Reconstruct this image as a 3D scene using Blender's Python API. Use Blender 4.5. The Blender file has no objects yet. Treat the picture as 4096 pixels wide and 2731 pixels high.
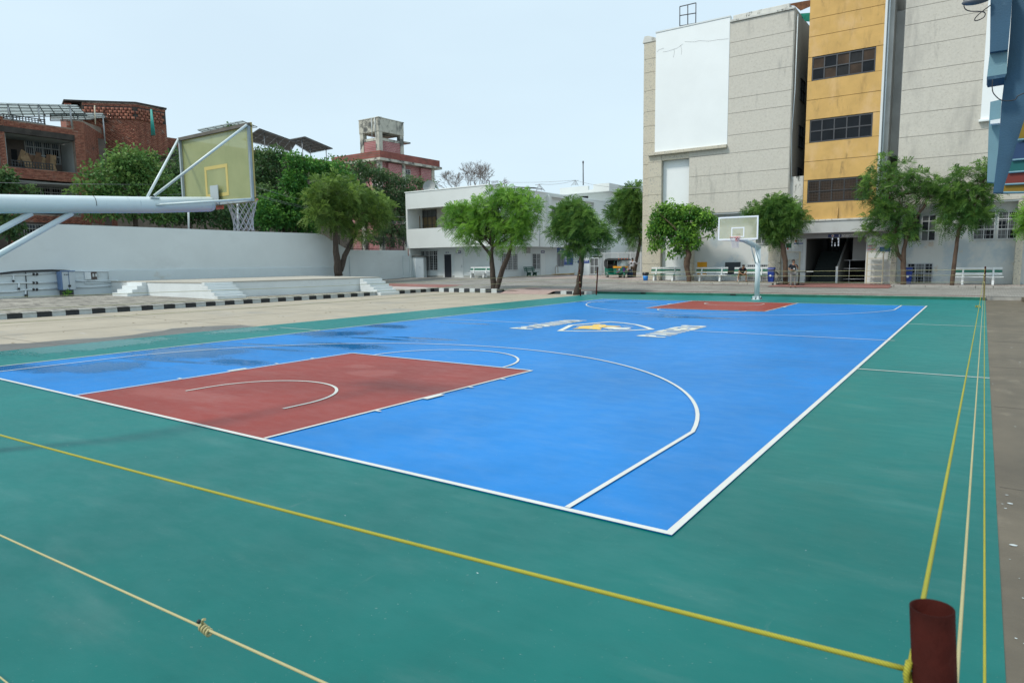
import bpy, math, random
import numpy as np
from math import radians as R, sin, cos, pi
from mathutils import Vector, Matrix
random.seed(7); rng = np.random.default_rng(11)
S = bpy.context.scene; COL = S.collection
# ------------------------------------------------------------------ camera
CAM = (1.7658, -4.5344, 2.0238); YAW, PITCH, ROLL = .6117, .1173, -.0134; FPX = 2673.65
cd = bpy.data.cameras.new('camera'); co = bpy.data.objects.new('camera', cd); COL.objects.link(co); S.camera = co
_r = Vector((cos(YAW), sin(YAW), 0)); _f = Vector((-sin(YAW)*cos(PITCH), cos(YAW)*cos(PITCH), -sin(PITCH))); _u = _r.cross(_f)
CR = cos(ROLL)*_r + sin(ROLL)*_u; CU = -sin(ROLL)*_r + cos(ROLL)*_u
m = Matrix((CR, CU, -_f)).transposed().to_4x4(); m.translation = CAM; co.matrix_world = m
cd.sensor_width = 36; cd.lens = FPX/4096*36; cd.clip_start = .05; cd.clip_end = 3000
cd.dof.use_dof = True; cd.dof.focus_distance = 14; cd.dof.aperture_fstop = 9
# ------------------------------------------------------------------ sky, sun, exposure
SUN_EL, SUN_AZ = R(52), R(215)      # azimuth clockwise from +Y
W = bpy.data.worlds.new('World'); S.world = W; W.use_nodes = True
nt = W.node_tree; bg = nt.nodes['Background']
sk = nt.nodes.new('ShaderNodeTexSky'); sk.sky_type = 'NISHITA'; sk.sun_disc = False
sk.sun_elevation = SUN_EL; sk.sun_rotation = SUN_AZ; sk.air_density = 1.0; sk.dust_density = 4.0; sk.ozone_density = 1.6; sk.altitude = 100
mx = nt.nodes.new('ShaderNodeMix'); mx.data_type = 'RGBA'
tc = nt.nodes.new('ShaderNodeTexCoord'); mp = nt.nodes.new('ShaderNodeMapping'); mp.inputs['Scale'].default_value = (1, 1, 3.2)
nz = nt.nodes.new('ShaderNodeTexNoise'); nz.inputs['Scale'].default_value = 1.1; nz.inputs['Detail'].default_value = 5; nz.inputs['Roughness'].default_value = .5
mr = nt.nodes.new('ShaderNodeMapRange'); mr.inputs[1].default_value = .3; mr.inputs[2].default_value = .7; mr.inputs[3].default_value = .80; mr.inputs[4].default_value = .97
nt.links.new(tc.outputs['Generated'], mp.inputs[0]); nt.links.new(mp.outputs[0], nz.inputs['Vector']); nt.links.new(nz.outputs[0], mr.inputs[0])
nt.links.new(mr.outputs[0], mx.inputs[0]); nt.links.new(sk.outputs[0], mx.inputs[6]); mx.inputs[7].default_value = (5.45, 6.75, 7.55, 1)
nt.links.new(mx.outputs[2], bg.inputs[0]); bg.inputs[1].default_value = .125
sd = bpy.data.lights.new('sun', 'SUN'); so = bpy.data.objects.new('sun', sd); COL.objects.link(so)
sd.energy = 2.3; sd.angle = R(8); sd.color = (1, .95, .87)
so.rotation_euler = (Vector((sin(SUN_AZ)*cos(SUN_EL), cos(SUN_AZ)*cos(SUN_EL), sin(SUN_EL)))).to_track_quat('Z', 'Y').to_euler()
S.view_settings.view_transform = 'Standard'; S.view_settings.look = 'None'; S.view_settings.exposure = .19; S.view_settings.gamma = 1
S.view_settings.use_curve_mapping = False

# ------------------------------------------------------------------ measuring helpers: survey coordinates -> points on real planes
K = 4096/2352
def ray(u, v):
    return _f + (u*K-2048)/FPX*CR - (v*K-1365.5)/FPX*CU
def on(ax, val, u, v):
    d = ray(u, v); t = (val-CAM[ax])/d[ax]; return Vector(CAM)+t*d
def oy(Y, u, v): return on(1, Y, u, v)
def ox(X, u, v): return on(0, X, u, v)
def crop(a, b, s): return lambda x, y: ((a+x*s)/K, (b+y*s)/K)
c1 = crop(0,350,1100/1816); c2 = crop(1000,400,1100/2029); c3 = crop(1550,650,1100/2352); c4 = crop(2500,0,900/1129); c5 = crop(3200,0,896/1124)
c6 = crop(0,1000,900/2352); c8 = crop(800,1000,1000/2352); c9 = crop(1600,700,600/1882); cc = crop(2150,700,500/1568)
ch = crop(2550,780,700/2352); ce = crop(3050,750,600/2091); cr = crop(3550,700,546/1557); ce2 = crop(3120,900,400/2240)
def edge(x): return .28+.0085*max(0, 3-x) if x < 3 else .27
def zg(x, y):
    b = .15 if x > -24 else .22
    b += .009*max(0, -31-x)
    t = min(1, max(0, (y-32.6)/11.4))
    return b+t*(edge(x)-b)+.007*max(0, y-44)
def og(u, v, dz=0):
    z = .2
    for _ in range(30):
        p = on(2, z+dz, u, v); z = zg(p.x, p.y)
    return p
def depth(p): return (Vector(p)-Vector(CAM)).dot(_f)

# ------------------------------------------------------------------ mesh builder
WL = {}
class MB:
    def __init__(s): s.v = []; s.f = []; s.sm = []
    def add(s, vs, fs, smooth=False):
        n = len(s.v); s.v += [tuple(p) for p in vs]; s.f += [tuple(i+n for i in f) for f in fs]; s.sm += [smooth]*len(fs); return s
    def box(s, x0, x1, y0, y1, z0, z1):
        x0, x1 = sorted((x0, x1)); y0, y1 = sorted((y0, y1)); z0, z1 = sorted((z0, z1))
        return s.add([(x0,y0,z0),(x1,y0,z0),(x1,y1,z0),(x0,y1,z0),(x0,y0,z1),(x1,y0,z1),(x1,y1,z1),(x0,y1,z1)],
              [(0,3,2,1),(4,5,6,7),(0,1,5,4),(1,2,6,5),(2,3,7,6),(3,0,4,7)])
    def cb(s, c, d, rz=0, rx=0, ry=0):
        M = Matrix.Translation(c) @ Matrix.Rotation(rz,4,'Z') @ Matrix.Rotation(ry,4,'Y') @ Matrix.Rotation(rx,4,'X')
        h = [k/2 for k in d]
        vs = [M @ Vector((a*h[0], b*h[1], c_*h[2])) for c_ in (-1,1) for a, b in ((-1,-1),(1,-1),(1,1),(-1,1))]
        return s.add(vs, [(0,3,2,1),(4,5,6,7),(0,1,5,4),(1,2,6,5),(2,3,7,6),(3,0,4,7)])
    def prism(s, poly, d):
        n = len(poly); d = Vector(d); a = [Vector(p) for p in poly]
        return s.add(a+[p+d for p in a], [tuple(range(n)), tuple(range(2*n-1, n-1, -1))]+[(i, n+i, n+(i+1)%n, (i+1)%n) for i in range(n)])
    def poly(s, pts): return s.add(pts, [tuple(range(len(pts)))])
    def tube(s, pts, r, n=8, cap=True):
        pts = [Vector(p) for p in pts]; rs = r if isinstance(r, (list, tuple)) else [r]*len(pts)
        vs = []; fs = []; t0 = (pts[1]-pts[0]).normalized(); up = Vector((0,0,1)) if abs(t0.z) < .9 else Vector((1,0,0)); a = t0.cross(up).normalized()
        for i, p in enumerate(pts):
            t = (pts[min(i+1, len(pts)-1)]-pts[max(i-1, 0)]).normalized()
            a = (a - t*a.dot(t)).normalized(); b = t.cross(a)
            vs += [p+rs[i]*(cos(2*pi*k/n)*a+sin(2*pi*k/n)*b) for k in range(n)]
        for i in range(len(pts)-1):
            fs += [(i*n+k, i*n+(k+1)%n, (i+1)*n+(k+1)%n, (i+1)*n+k) for k in range(n)]
        s.add(vs, fs, True)
        if cap: m_ = len(s.v)-len(vs); s.f += [tuple(m_+k for k in range(n-1,-1,-1)), tuple(m_+len(vs)-n+k for k in range(n))]; s.sm += [False]*2
        return s
    def cyl(s, p0, p1, r, n=12): return s.tube([p0, p1], r, n)
    def ball(s, c, r, n=8, sc=(1,1,1)):
        c = Vector(c); vs = []; fs = []
        for i in range(n+1):
            th = pi*i/n
            for j in range(2*n): ph = pi*j/n; vs.append(c+Vector((sin(th)*cos(ph)*sc[0], sin(th)*sin(ph)*sc[1], cos(th)*sc[2]))*r)
        for i in range(n):
            for j in range(2*n): a = i*2*n+j; b = i*2*n+(j+1)%(2*n); fs.append((a, a+2*n, b+2*n, b))
        return s.add(vs, fs, True)
    def build(s, name, mat, parent=None, bevel=0):
        off = WL.get(parent.name, (0,0,0)) if parent else (0,0,0)
        me = bpy.data.meshes.new(name); me.from_pydata([(p[0]-off[0], p[1]-off[1], p[2]-off[2]) for p in s.v], [], s.f)
        me.polygons.foreach_set('use_smooth', s.sm); me.update()
        if isinstance(mat, (list, tuple)):
            for k in mat: me.materials.append(k)
        else: me.materials.append(mat)
        o = bpy.data.objects.new(name, me); COL.objects.link(o); WL[o.name] = off
        if parent: o.parent = parent
        if bevel:
            b = o.modifiers.new('bevel', 'BEVEL'); b.width = bevel; b.segments = 2; b.limit_method = 'ANGLE'
        return o
def tag(o, label=None, cat=None, group=None, kind=None):
    if label: o['label'] = label
    if cat: o['category'] = cat
    if group: o['group'] = group
    if kind: o['kind'] = kind
    return o
def thing(name, loc, label, cat, group=None, rz=0):
    o = bpy.data.objects.new(name, None); COL.objects.link(o); o.location = loc; o.rotation_euler[2] = rz; o.empty_display_size = .2
    WL[o.name] = tuple(loc) if rz == 0 else (0,0,0)
    return tag(o, label, cat, group)
def local(o): WL[o.name] = (0,0,0); return o
def dup(o, parent=None, **kw):
    c = o.copy(); COL.objects.link(c)
    if parent: c.parent = parent
    for ch_ in list(o.children): dup(ch_, c)
    for k, v in kw.items():
        if k in ('label', 'group'): c[k] = v
    return c
def fastmesh(name, V, F, mat, parent=None, nper=4):
    me = bpy.data.meshes.new(name); V = np.asarray(V, np.float32)
    if parent: V = V-np.array(WL.get(parent.name, (0,0,0)), np.float32)
    me.vertices.add(len(V)); me.vertices.foreach_set('co', V.ravel())
    F = np.asarray(F, np.int32); me.loops.add(F.size); me.loops.foreach_set('vertex_index', F.ravel())
    me.polygons.add(len(F)); me.polygons.foreach_set('loop_start', np.arange(0, F.size, nper, dtype=np.int32)); me.update(calc_edges=True)
    me.materials.append(mat); o = bpy.data.objects.new(name, me); COL.objects.link(o)
    if parent: o.parent = parent
    return o
# ------------------------------------------------------------------ materials
MATS = {}
def srgb(r, g, b): return tuple(((c/255)/12.92 if c/255 < .04045 else ((c/255+.055)/1.055)**2.4) for c in (r, g, b))+(1,)
def mat(name, col, rough=.6, var=.12, scale=1.5, bump=0, bscale=60, metal=0, spec=.5, stain=None, vec=(1,1,1), trans=0, coat=0, grime=None):
    """col linear rgb; stain=(colour, lo, hi, (sx,sy,sz)) noise masked stains of their own shape"""
    if name in MATS: return MATS[name]
    m_ = bpy.data.materials.new(name); m_.use_nodes = True; t = m_.node_tree; N = t.nodes; L = t.links; p = N['Principled BSDF']
    geo = N.new('ShaderNodeNewGeometry')
    n = N.new('ShaderNodeTexNoise'); n.inputs['Scale'].default_value = scale; n.inputs['Detail'].default_value = 8; n.inputs['Roughness'].default_value = .6
    mpn = N.new('ShaderNodeMapping'); mpn.inputs['Scale'].default_value = vec; L.new(geo.outputs['Position'], mpn.inputs[0]); L.new(mpn.outputs[0], n.inputs['Vector'])
    r = N.new('ShaderNodeMapRange'); r.inputs[1].default_value = .3; r.inputs[2].default_value = .7; L.new(n.outputs[0], r.inputs[0])
    x = N.new('ShaderNodeMix'); x.data_type = 'RGBA'; L.new(r.outputs[0], x.inputs[0])
    c = col[:3]; x.inputs[6].default_value = tuple(k*(1-var) for k in c)+(1,); x.inputs[7].default_value = tuple(min(1, k*(1+var)) for k in c)+(1,)
    out = x.outputs[2]
    for st in ([stain] if stain and not isinstance(stain, list) else (stain or [])):
        sc, lo, hi, sv = st[:4]
        mp2 = N.new('ShaderNodeMapping'); mp2.inputs['Scale'].default_value = sv; L.new(geo.outputs['Position'], mp2.inputs[0])
        mp2.inputs['Location'].default_value = (st[4] if len(st) > 4 else 0, 0, 0)
        n2 = N.new('ShaderNodeTexNoise'); n2.inputs['Scale'].default_value = 1; n2.inputs['Detail'].default_value = 7; n2.inputs['Roughness'].default_value = .65; L.new(mp2.outputs[0], n2.inputs['Vector'])
        r2 = N.new('ShaderNodeMapRange'); r2.inputs[1].default_value = lo; r2.inputs[2].default_value = hi; r2.interpolation_type = 'SMOOTHSTEP'; L.new(n2.outputs[0], r2.inputs[0])
        x2 = N.new('ShaderNodeMix'); x2.data_type = 'RGBA'; L.new(r2.outputs[0], x2.inputs[0]); L.new(out, x2.inputs[6]); x2.inputs[7].default_value = tuple(sc[:3])+(1,); out = x2.outputs[2]
    L.new(out, p.inputs['Base Color'])
    p.inputs['Roughness'].default_value = rough; p.inputs['Metallic'].default_value = metal; p.inputs['Specular IOR Level'].default_value = spec
    if coat: p.inputs['Coat Weight'].default_value = coat; p.inputs['Coat Roughness'].default_value = .25
    if trans: p.inputs['Transmission Weight'].default_value = trans
    if bump:
        nb = N.new('ShaderNodeTexNoise'); nb.inputs['Scale'].default_value = bscale; nb.inputs['Detail'].default_value = 5; L.new(geo.outputs['Position'], nb.inputs['Vector'])
        bp = N.new('ShaderNodeBump'); bp.inputs['Strength'].default_value = bump; bp.inputs['Distance'].default_value = .02; L.new(nb.outputs[0], bp.inputs['Height']); L.new(bp.outputs[0], p.inputs['Normal'])
    MATS[name] = m_; return m_
def brickmat(name, c1_, c2_, mort, bw, bh, msize, plane='xy', rough=.85, bump=.4, stain=None, offset=.5, rot=0, bias=0):
    if name in MATS: return MATS[name]
    m_ = mat(name, c1_, rough, 0, stain=None); t = m_.node_tree; N = t.nodes; L = t.links; p = N['Principled BSDF']
    geo = [n for n in N if n.type == 'NEW_GEOMETRY'][0]
    sep = N.new('ShaderNodeSeparateXYZ'); com = N.new('ShaderNodeCombineXYZ'); L.new(geo.outputs['Position'], sep.inputs[0])
    L.new(sep.outputs[{'x':0,'y':1,'z':2}[plane[0]]], com.inputs[0]); L.new(sep.outputs[{'x':0,'y':1,'z':2}[plane[1]]], com.inputs[1])
    mp_ = N.new('ShaderNodeMapping'); mp_.inputs['Rotation'].default_value = (0,0,rot); L.new(com.outputs[0], mp_.inputs[0])
    b = N.new('ShaderNodeTexBrick'); L.new(mp_.outputs[0], b.inputs['Vector']); b.inputs['Scale'].default_value = 1
    b.inputs['Color1'].default_value = tuple(c1_[:3])+(1,); b.inputs['Color2'].default_value = tuple(c2_[:3])+(1,); b.inputs['Mortar'].default_value = tuple(mort[:3])+(1,)
    b.inputs['Brick Width'].default_value = bw; b.inputs['Row Height'].default_value = bh; b.inputs['Mortar Size'].default_value = msize; b.offset = offset; b.inputs['Bias'].default_value = bias
    out = b.outputs[0]
    n2 = N.new('ShaderNodeTexNoise'); n2.inputs['Scale'].default_value = .6; n2.inputs['Detail'].default_value = 8; L.new(geo.outputs['Position'], n2.inputs['Vector'])
    r2 = N.new('ShaderNodeMapRange'); r2.inputs[1].default_value = .3; r2.inputs[2].default_value = .7; r2.inputs[3].default_value = .78; r2.inputs[4].default_value = 1.18; L.new(n2.outputs[0], r2.inputs[0])
    x2 = N.new('ShaderNodeMix'); x2.data_type = 'RGBA'; x2.blend_type = 'MULTIPLY'; x2.inputs[0].default_value = 1; L.new(out, x2.inputs[6]); L.new(r2.outputs[0], x2.inputs[7]); out = x2.outputs[2]
    for st in (stain or []):
        sc, lo, hi, sv = st
        mp2 = N.new('ShaderNodeMapping'); mp2.inputs['Scale'].default_value = sv; L.new(geo.outputs['Position'], mp2.inputs[0])
        n3 = N.new('ShaderNodeTexNoise'); n3.inputs['Scale'].default_value = 1; n3.inputs['Detail'].default_value = 7; L.new(mp2.outputs[0], n3.inputs['Vector'])
        r3 = N.new('ShaderNodeMapRange'); r3.inputs[1].default_value = lo; r3.inputs[2].default_value = hi; L.new(n3.outputs[0], r3.inputs[0])
        x3 = N.new('ShaderNodeMix'); x3.data_type = 'RGBA'; L.new(r3.outputs[0], x3.inputs[0]); L.new(out, x3.inputs[6]); x3.inputs[7].default_value = tuple(sc[:3])+(1,); out = x3.outputs[2]
    L.new(out, p.inputs['Base Color'])
    bp = N.new('ShaderNodeBump'); bp.inputs['Strength'].default_value = bump; bp.inputs['Distance'].default_value = .01; bp.invert = True; L.new(b.outputs[1], bp.inputs['Height']); L.new(bp.outputs[0], p.inputs['Normal'])
    return m_
GRIME = (.10,.10,.09)
white = mat('white_paint', (.66,.70,.70), .7, .05, .5, .15, 40, stain=((.50,.52,.50), .62, .85, (.5,.5,.25)))
whitew = mat('white_wall_paint', (.60,.655,.665), .75, .05, .35, .2, 30, stain=[((.52,.56,.57), .5, .8, (.25,.25,.5)), ((.42,.42,.38), .74, .8, (2.5,2.5,1.2))])
whiteb = mat('bright_white_paint', (.80,.84,.84), .7, .03, .4, .1, 40, stain=((.66,.69,.67), .64, .85, (.6,.6,.3)))
whitem = mat('white_metal_paint', (.62,.68,.70), .4, .06, 3, stain=((.30,.24,.18), .74, .8, (9,9,5)))
stone = mat('grey_textured_plaster', (.56,.535,.47), .9, .07, 7, .45, 30, stain=[((.30,.29,.265), .50, .74, (.42,.42,.085), 17), ((.24,.24,.22), .60, .82, (.9,.9,.22)), ((.60,.57,.50), .55, .8, (.35,.35,.6), 9), ((.47,.44,.38), .55, .66, (11,11,11)), ((.17,.17,.155), .62, .82, (1.3,1.3,.20), 31)])
stonel = mat('pale_stone_cladding', (.55,.51,.41), .9, .07, 9, .8, 22, stain=[((.30,.29,.26), .66, .85, (.9,.9,.3)), ((.33,.32,.29), .55, .62, (12,12,12))])
joint = mat('dark_joint', (.24,.23,.21), .9, .2)
yellow = mat('ochre_plaster', (.60,.375,.125), .85, .10, 1.2, .5, 20, stain=[((.66,.43,.19), .5, .7, (.8,.8,.5), 12), ((.34,.21,.08), .52, .76, (1.3,1.3,.3)), ((.12,.085,.05), .59, .76, (1.1,1.1,.38), 5)])
moss = mat('mossy_white_plaster', (.60,.60,.56), .85, .08, 2, .4, 30, stain=[((.09,.10,.09), .56, .66, (3.4,3.4,1.5)), ((.35,.34,.30), .5, .75, (1.2,1.2,.4), 3)])
tank = mat('stained_tank_plaster', (.50,.49,.42), .9, .1, 1, .5, 20, stain=[((.09,.095,.09), .48, .60, (.6,.6,.55)), ((.27,.27,.24), .5, .7, (1.4,1.4,.5), 3)])
dark = mat('dark_interior', (.018,.02,.022), .9, .3)
greyin = mat('interior_wall', (.30,.31,.30), .85, .1)
glass = mat('dark_window_glass', (.008,.010,.013), .15, .5, .8, spec=.22)
glassb = mat('brown_window_glass', (.055,.035,.022), .3, .5, .9, spec=.25)
glassm = mat('mesh_covered_glass', (.11,.12,.125), .45, .3, 1.2)
amber = mat('amber_shutter_pane', (.20,.14,.07), .4, .3, 2)
alu = mat('aluminium_frame', (.42,.44,.46), .45, .1, 3, metal=.3)
dframe = mat('dark_steel_frame', (.06,.062,.068), .5, .2, 3)
whitef = mat('white_window_frame', (.60,.63,.64), .5, .05)
kblack = mat('black_kerb_paint', (.022,.028,.034), .6, .3, 6, .4, 30, stain=((.16,.16,.15), .66, .78, (7,7,7)))
kwhite = mat('white_kerb_paint', (.52,.56,.56), .7, .12, 4, .4, 30, stain=((.24,.24,.22), .62, .74, (6,6,6)))
concrete = mat('yard_concrete', (.37,.325,.25), .72, .12, .5, .3, 25, stain=[((.25,.245,.225), .52, .75, (.22,.5,1)), ((.42,.40,.36), .6, .72, (.5,1.4,1), 4), ((.38,.25,.18), .70, .82, (.12,.6,1), 8), ((.16,.155,.14), .71, .76, (.7,2.2,1), 2)])
kerbc = mat('kerb_concrete', (.34,.33,.30), .85, .18, 3, .4, 30, stain=((.15,.15,.14), .64, .76, (5,5,5)))
brown = mat('side_strip_concrete', (.115,.095,.066), .6, .25, 1.1, .25, 40, stain=[((.21,.18,.13), .55, .75, (1.2,.8,1)), ((.50,.53,.52), .735, .745, (14,9,1)), ((.07,.06,.05), .68, .74, (3,1.3,1), 6), ((.30,.24,.17), .66, .8, (2.2,3,1), 3)])
bark = mat('tree_bark', (.055,.042,.033), .95, .4, 9, .8, 40, vec=(1,1,.3))
barkb = mat('brown_tree_bark', (.095,.062,.042), .95, .4, 10, .8, 40, vec=(1,1,.3))
steelw = mat('painted_steel_pipe', (.64,.72,.73), .38, .05, 2, stain=[((.30,.20,.13), .75, .8, (8,14,8)), ((.42,.50,.52), .6, .75, (3,9,3), 2)])
rust = mat('red_oxide_pipe', (.034,.0055,.0035), .8, .35, 14, .3, 60, spec=.12, stain=((.05,.02,.015), .6, .75, (18,18,9)))
ropem = None
skin = mat('skin', (.30,.155,.09), .55, .08)
hairm = mat('black_hair', (.012,.011,.012), .5, .2)
navy = mat('navy_cloth', (.012,.016,.026), .9, .2)
black = mat('black_metal', (.018,.019,.021), .45, .2)
greenp = mat('green_bench_paint', (.008,.145,.09), .5, .1, 4)
dgreen = mat('dark_green_bench_paint', (.008,.075,.05), .45, .15, 4)
benchw = mat('bench_white_paint', (.64,.67,.67), .55, .06, 4, stain=((.35,.36,.34), .7, .8, (8,8,8)))
blue = mat('blue_plastic', (.010,.040,.26), .4, .1)
sblue = mat('sign_blue', (.01,.055,.27), .4, .15, 2)
snavy = mat('sign_navy', (.016,.02,.13), .4, .1, 2)

# ropes: twisted yarn look
def rope_mat(name, col, tint):
    m_ = mat(name, col, .75, .12, 3); t = m_.node_tree; N = t.nodes; L = t.links; p = N['Principled BSDF']
    geo = [n for n in N if n.type == 'NEW_GEOMETRY'][0]
    w = N.new('ShaderNodeTexWave'); w.wave_type = 'BANDS'; w.bands_direction = 'DIAGONAL'; w.inputs['Scale'].default_value = 120; w.inputs['Distortion'].default_value = .4; L.new(geo.outputs['Position'], w.inputs['Vector'])
    x = N.new('ShaderNodeMix'); x.data_type = 'RGBA'; L.new(w.outputs[1], x.inputs[0]); x.inputs[7].default_value = tuple(tint)+(1,)
    src = p.inputs['Base Color'].links[0].from_socket; L.new(src, x.inputs[6]); L.new(x.outputs[2], p.inputs['Base Color'])
    b = N.new('ShaderNodeBump'); b.inputs['Strength'].default_value = .5; b.inputs['Distance'].default_value = .001; L.new(w.outputs[1], b.inputs['Height']); L.new(b.outputs[0], p.inputs['Normal'])
    return m_
rope_y = rope_mat('yellow_rope', (.40,.40,.03), (.22,.20,.02))
rope_c = rope_mat('cream_rope', (.50,.47,.25), (.32,.28,.13))

# court acrylic: paint, dust, damp patches with their own outline
def court_mat(name, col, damp, wet=None, rough=.42, gloss=True):
    m_ = bpy.data.materials.new(name); m_.use_nodes = True; t = m_.node_tree; N = t.nodes; L = t.links; p = N['Principled BSDF']
    geo = N.new('ShaderNodeNewGeometry')
    def noise(scale, vec, detail=8, loc=(0,0,0), rg=.6):
        mp_ = N.new('ShaderNodeMapping'); mp_.inputs['Scale'].default_value = vec; mp_.inputs['Location'].default_value = loc; L.new(geo.outputs['Position'], mp_.inputs[0])
        n = N.new('ShaderNodeTexNoise'); n.inputs['Scale'].default_value = scale; n.inputs['Detail'].default_value = detail; n.inputs['Roughness'].default_value = rg; L.new(mp_.outputs[0], n.inputs['Vector']); return n.outputs[0]
    def rng_(src, a, b, c=0, d=1, smooth=True):
        r = N.new('ShaderNodeMapRange'); r.inputs[1].default_value = a; r.inputs[2].default_value = b; r.inputs[3].default_value = c; r.inputs[4].default_value = d
        if smooth: r.interpolation_type = 'SMOOTHSTEP'
        L.new(src, r.inputs[0]); return r.outputs[0]
    def mixc(f, a, b):
        x = N.new('ShaderNodeMix'); x.data_type = 'RGBA'
        if isinstance(f, float): x.inputs[0].default_value = f
        else: L.new(f, x.inputs[0])
        for i, c in ((6, a), (7, b)):
            if isinstance(c, tuple): x.inputs[i].default_value = tuple(c[:3])+(1,)
            else: L.new(c, x.inputs[i])
        return x.outputs[2]
    base = mixc(rng_(noise(.35, (1,.7,1)), .3, .7), tuple(k*.84 for k in col), tuple(k*1.13 for k in col))
    base = mixc(rng_(noise(3.5, (1,1.6,1), 9, (7,1,0), .7), .5, .75, 0, .22), base, tuple(k*.62 for k in col))
    base = mixc(rng_(noise(1, (7,.7,1), 6, (3,8,0), .7), .64, .74, 0, .12), base, (.30,.34,.33))
    base = mixc(rng_(noise(1, (.5,1.9,1), 6, (5,2,0)), .52, .8, 0, .09), base, (.40,.46,.44))          # dust, wiped in bands
    base = mixc(rng_(noise(38, (1,1,1), 2), .70, .76, 0, .22), base, (.45,.5,.48))             # grit
    roughv = rng_(noise(2.2, (1,2,1)), .3, .7, rough-.06, rough+.08)
    if wet:   # list of (x, y, rx, ry, rot, strength)
        tot = None
        for (wx, wy, rx, ry, rot) in wet:
            mp_ = N.new('ShaderNodeMapping'); mp_.vector_type = 'TEXTURE'; mp_.inputs['Location'].default_value = (wx, wy, 0); mp_.inputs['Rotation'].default_value = (0,0,rot); mp_.inputs['Scale'].default_value = (rx, ry, 1)
            L.new(geo.outputs['Position'], mp_.inputs[0])
            sp = N.new('ShaderNodeVectorMath'); sp.operation = 'LENGTH'; L.new(mp_.outputs[0], sp.inputs[0])
            i = N.new('ShaderNodeMath'); i.operation = 'SUBTRACT'; i.inputs[0].default_value = 1; L.new(sp.outputs['Value'], i.inputs[1])
            if tot is None: tot = i.outputs[0]
            else:
                mxm = N.new('ShaderNodeMath'); mxm.operation = 'MAXIMUM'; L.new(tot, mxm.inputs[0]); L.new(i.outputs[0], mxm.inputs[1]); tot = mxm.outputs[0]
        nn = N.new('ShaderNodeMath'); nn.operation = 'MULTIPLY_ADD'; L.new(noise(.9, (.8,1.5,1), 7, (1,3,0), .7), nn.inputs[0]); nn.inputs[1].default_value = 2.2; nn.inputs[2].default_value = -1.1
        ad = N.new('ShaderNodeMath'); ad.operation = 'ADD'; L.new(tot, ad.inputs[0]); L.new(nn.outputs[0], ad.inputs[1])
        wetm = rng_(ad.outputs[0], .0, .45); deep = rng_(ad.outputs[0], .42, .5)
        base = mixc(rng_(ad.outputs[0], -.02, .45, 0, .5), base, damp)
        rim_ = N.new('ShaderNodeMath'); rim_.operation = 'MULTIPLY'
        xr = N.new('ShaderNodeMix'); xr.data_type = 'FLOAT'; L.new(wetm, xr.inputs[0]); L.new(roughv, xr.inputs[2]); xr.inputs[3].default_value = .26
        xr2 = N.new('ShaderNodeMix'); xr2.data_type = 'FLOAT'; L.new(deep, xr2.inputs[0]); L.new(xr.outputs[0], xr2.inputs[2]); xr2.inputs[3].default_value = .06
        if gloss: roughv = xr2.outputs[0]
    L.new(base, p.inputs['Base Color']); L.new(roughv, p.inputs['Roughness']); p.inputs['Specular IOR Level'].default_value = .26; p.inputs['Sheen Weight'].default_value = .26; p.inputs['Sheen Roughness'].default_value = .35; p.inputs['Sheen Tint'].default_value = tuple(min(1, k*1.1+.10) for k in [c_/max(col) for c_ in col])+(1,)
    nb = N.new('ShaderNodeTexNoise'); nb.inputs['Scale'].default_value = 110; nb.inputs['Detail'].default_value = 3; L.new(geo.outputs['Position'], nb.inputs['Vector'])
    bp = N.new('ShaderNodeBump'); bp.inputs['Strength'].default_value = .12; bp.inputs['Distance'].default_value = .003; L.new(nb.outputs[0], bp.inputs['Height']); L.new(bp.outputs[0], p.inputs['Normal'])
    MATS[name] = m_; return m_
WET = [(-13.8,8.6,1.7,1.2,.3),(-11.2,6.7,1.9,.55,0),(-11.2,3.6,1.2,.5,.2),(-14,1.0,2.2,.7,.4),(-13.5,4,2.2,1.4,.2),(-14.2,11,1.2,.8,0),(-6.6,18.5,2.4,.5,.1),(-12.3,13,1.6,.22,.1),(-14,25.2,4,.28,.15),(-12.8,1.8,1.4,.8,0),(-11.8,8.2,2.2,.25,.1),(-12.6,6.0,2.4,.22,.25),(-10.6,8.9,1.6,.2,.1),(-12.2,3.0,2.0,.16,.2),(-8.5,19.2,3,.16,.05),(-13.2,5.2,2.6,.2,.15)]
court_green = court_mat('court_green_acrylic', (.0012,.115,.100), (.002,.078,.072), [(-17.6,3.2,2.2,3.2,0),(-17.4,8,1.2,1.6,0)])
court_blue = court_mat('court_blue_acrylic', (.002,.178,.52), (.002,.085,.25), WET)
court_red = court_mat('court_red_acrylic', (.225,.029,.019), (.30,.095,.08), [(-8.5,1.0,1.6,.42,.15),(-7.5,4.05,.50,.42,0),(-8.3,4.5,.45,.3,0)], gloss=False)
linem = mat('court_line_paint', (.60,.61,.57), .5, .06, 2, stain=((.45,.47,.45), .66, .8, (2,2,1)))
logow = mat('logo_white_paint', (.66,.67,.60), .5, .08, 2)
logoy = mat('logo_yellow_paint', (.72,.48,.10), .5, .08, 2)

# ------------------------------------------------------------------ GROUND, COURT
def sheet(name, poly, z, m_, parent=None):
    b = MB(); b.poly([(p[0], p[1], z) for p in poly]); return b.build(name, m_, parent)
def rect(x0, x1, y0, y1): return [(x0,y0),(x1,y0),(x1,y1),(x0,y1)]
tag(sheet('ground', rect(-900,900,-900,900), -.06, mat('far_ground_soil', (.22,.19,.15), .95, .2, .3)), kind='structure')
tag(sheet('concrete_yard', rect(-31,1.97,-16,33.3), 0, concrete), kind='structure')
tag(sheet('side_strip', rect(1.97,14,-16,33.62), .0, brown), kind='structure')
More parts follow.
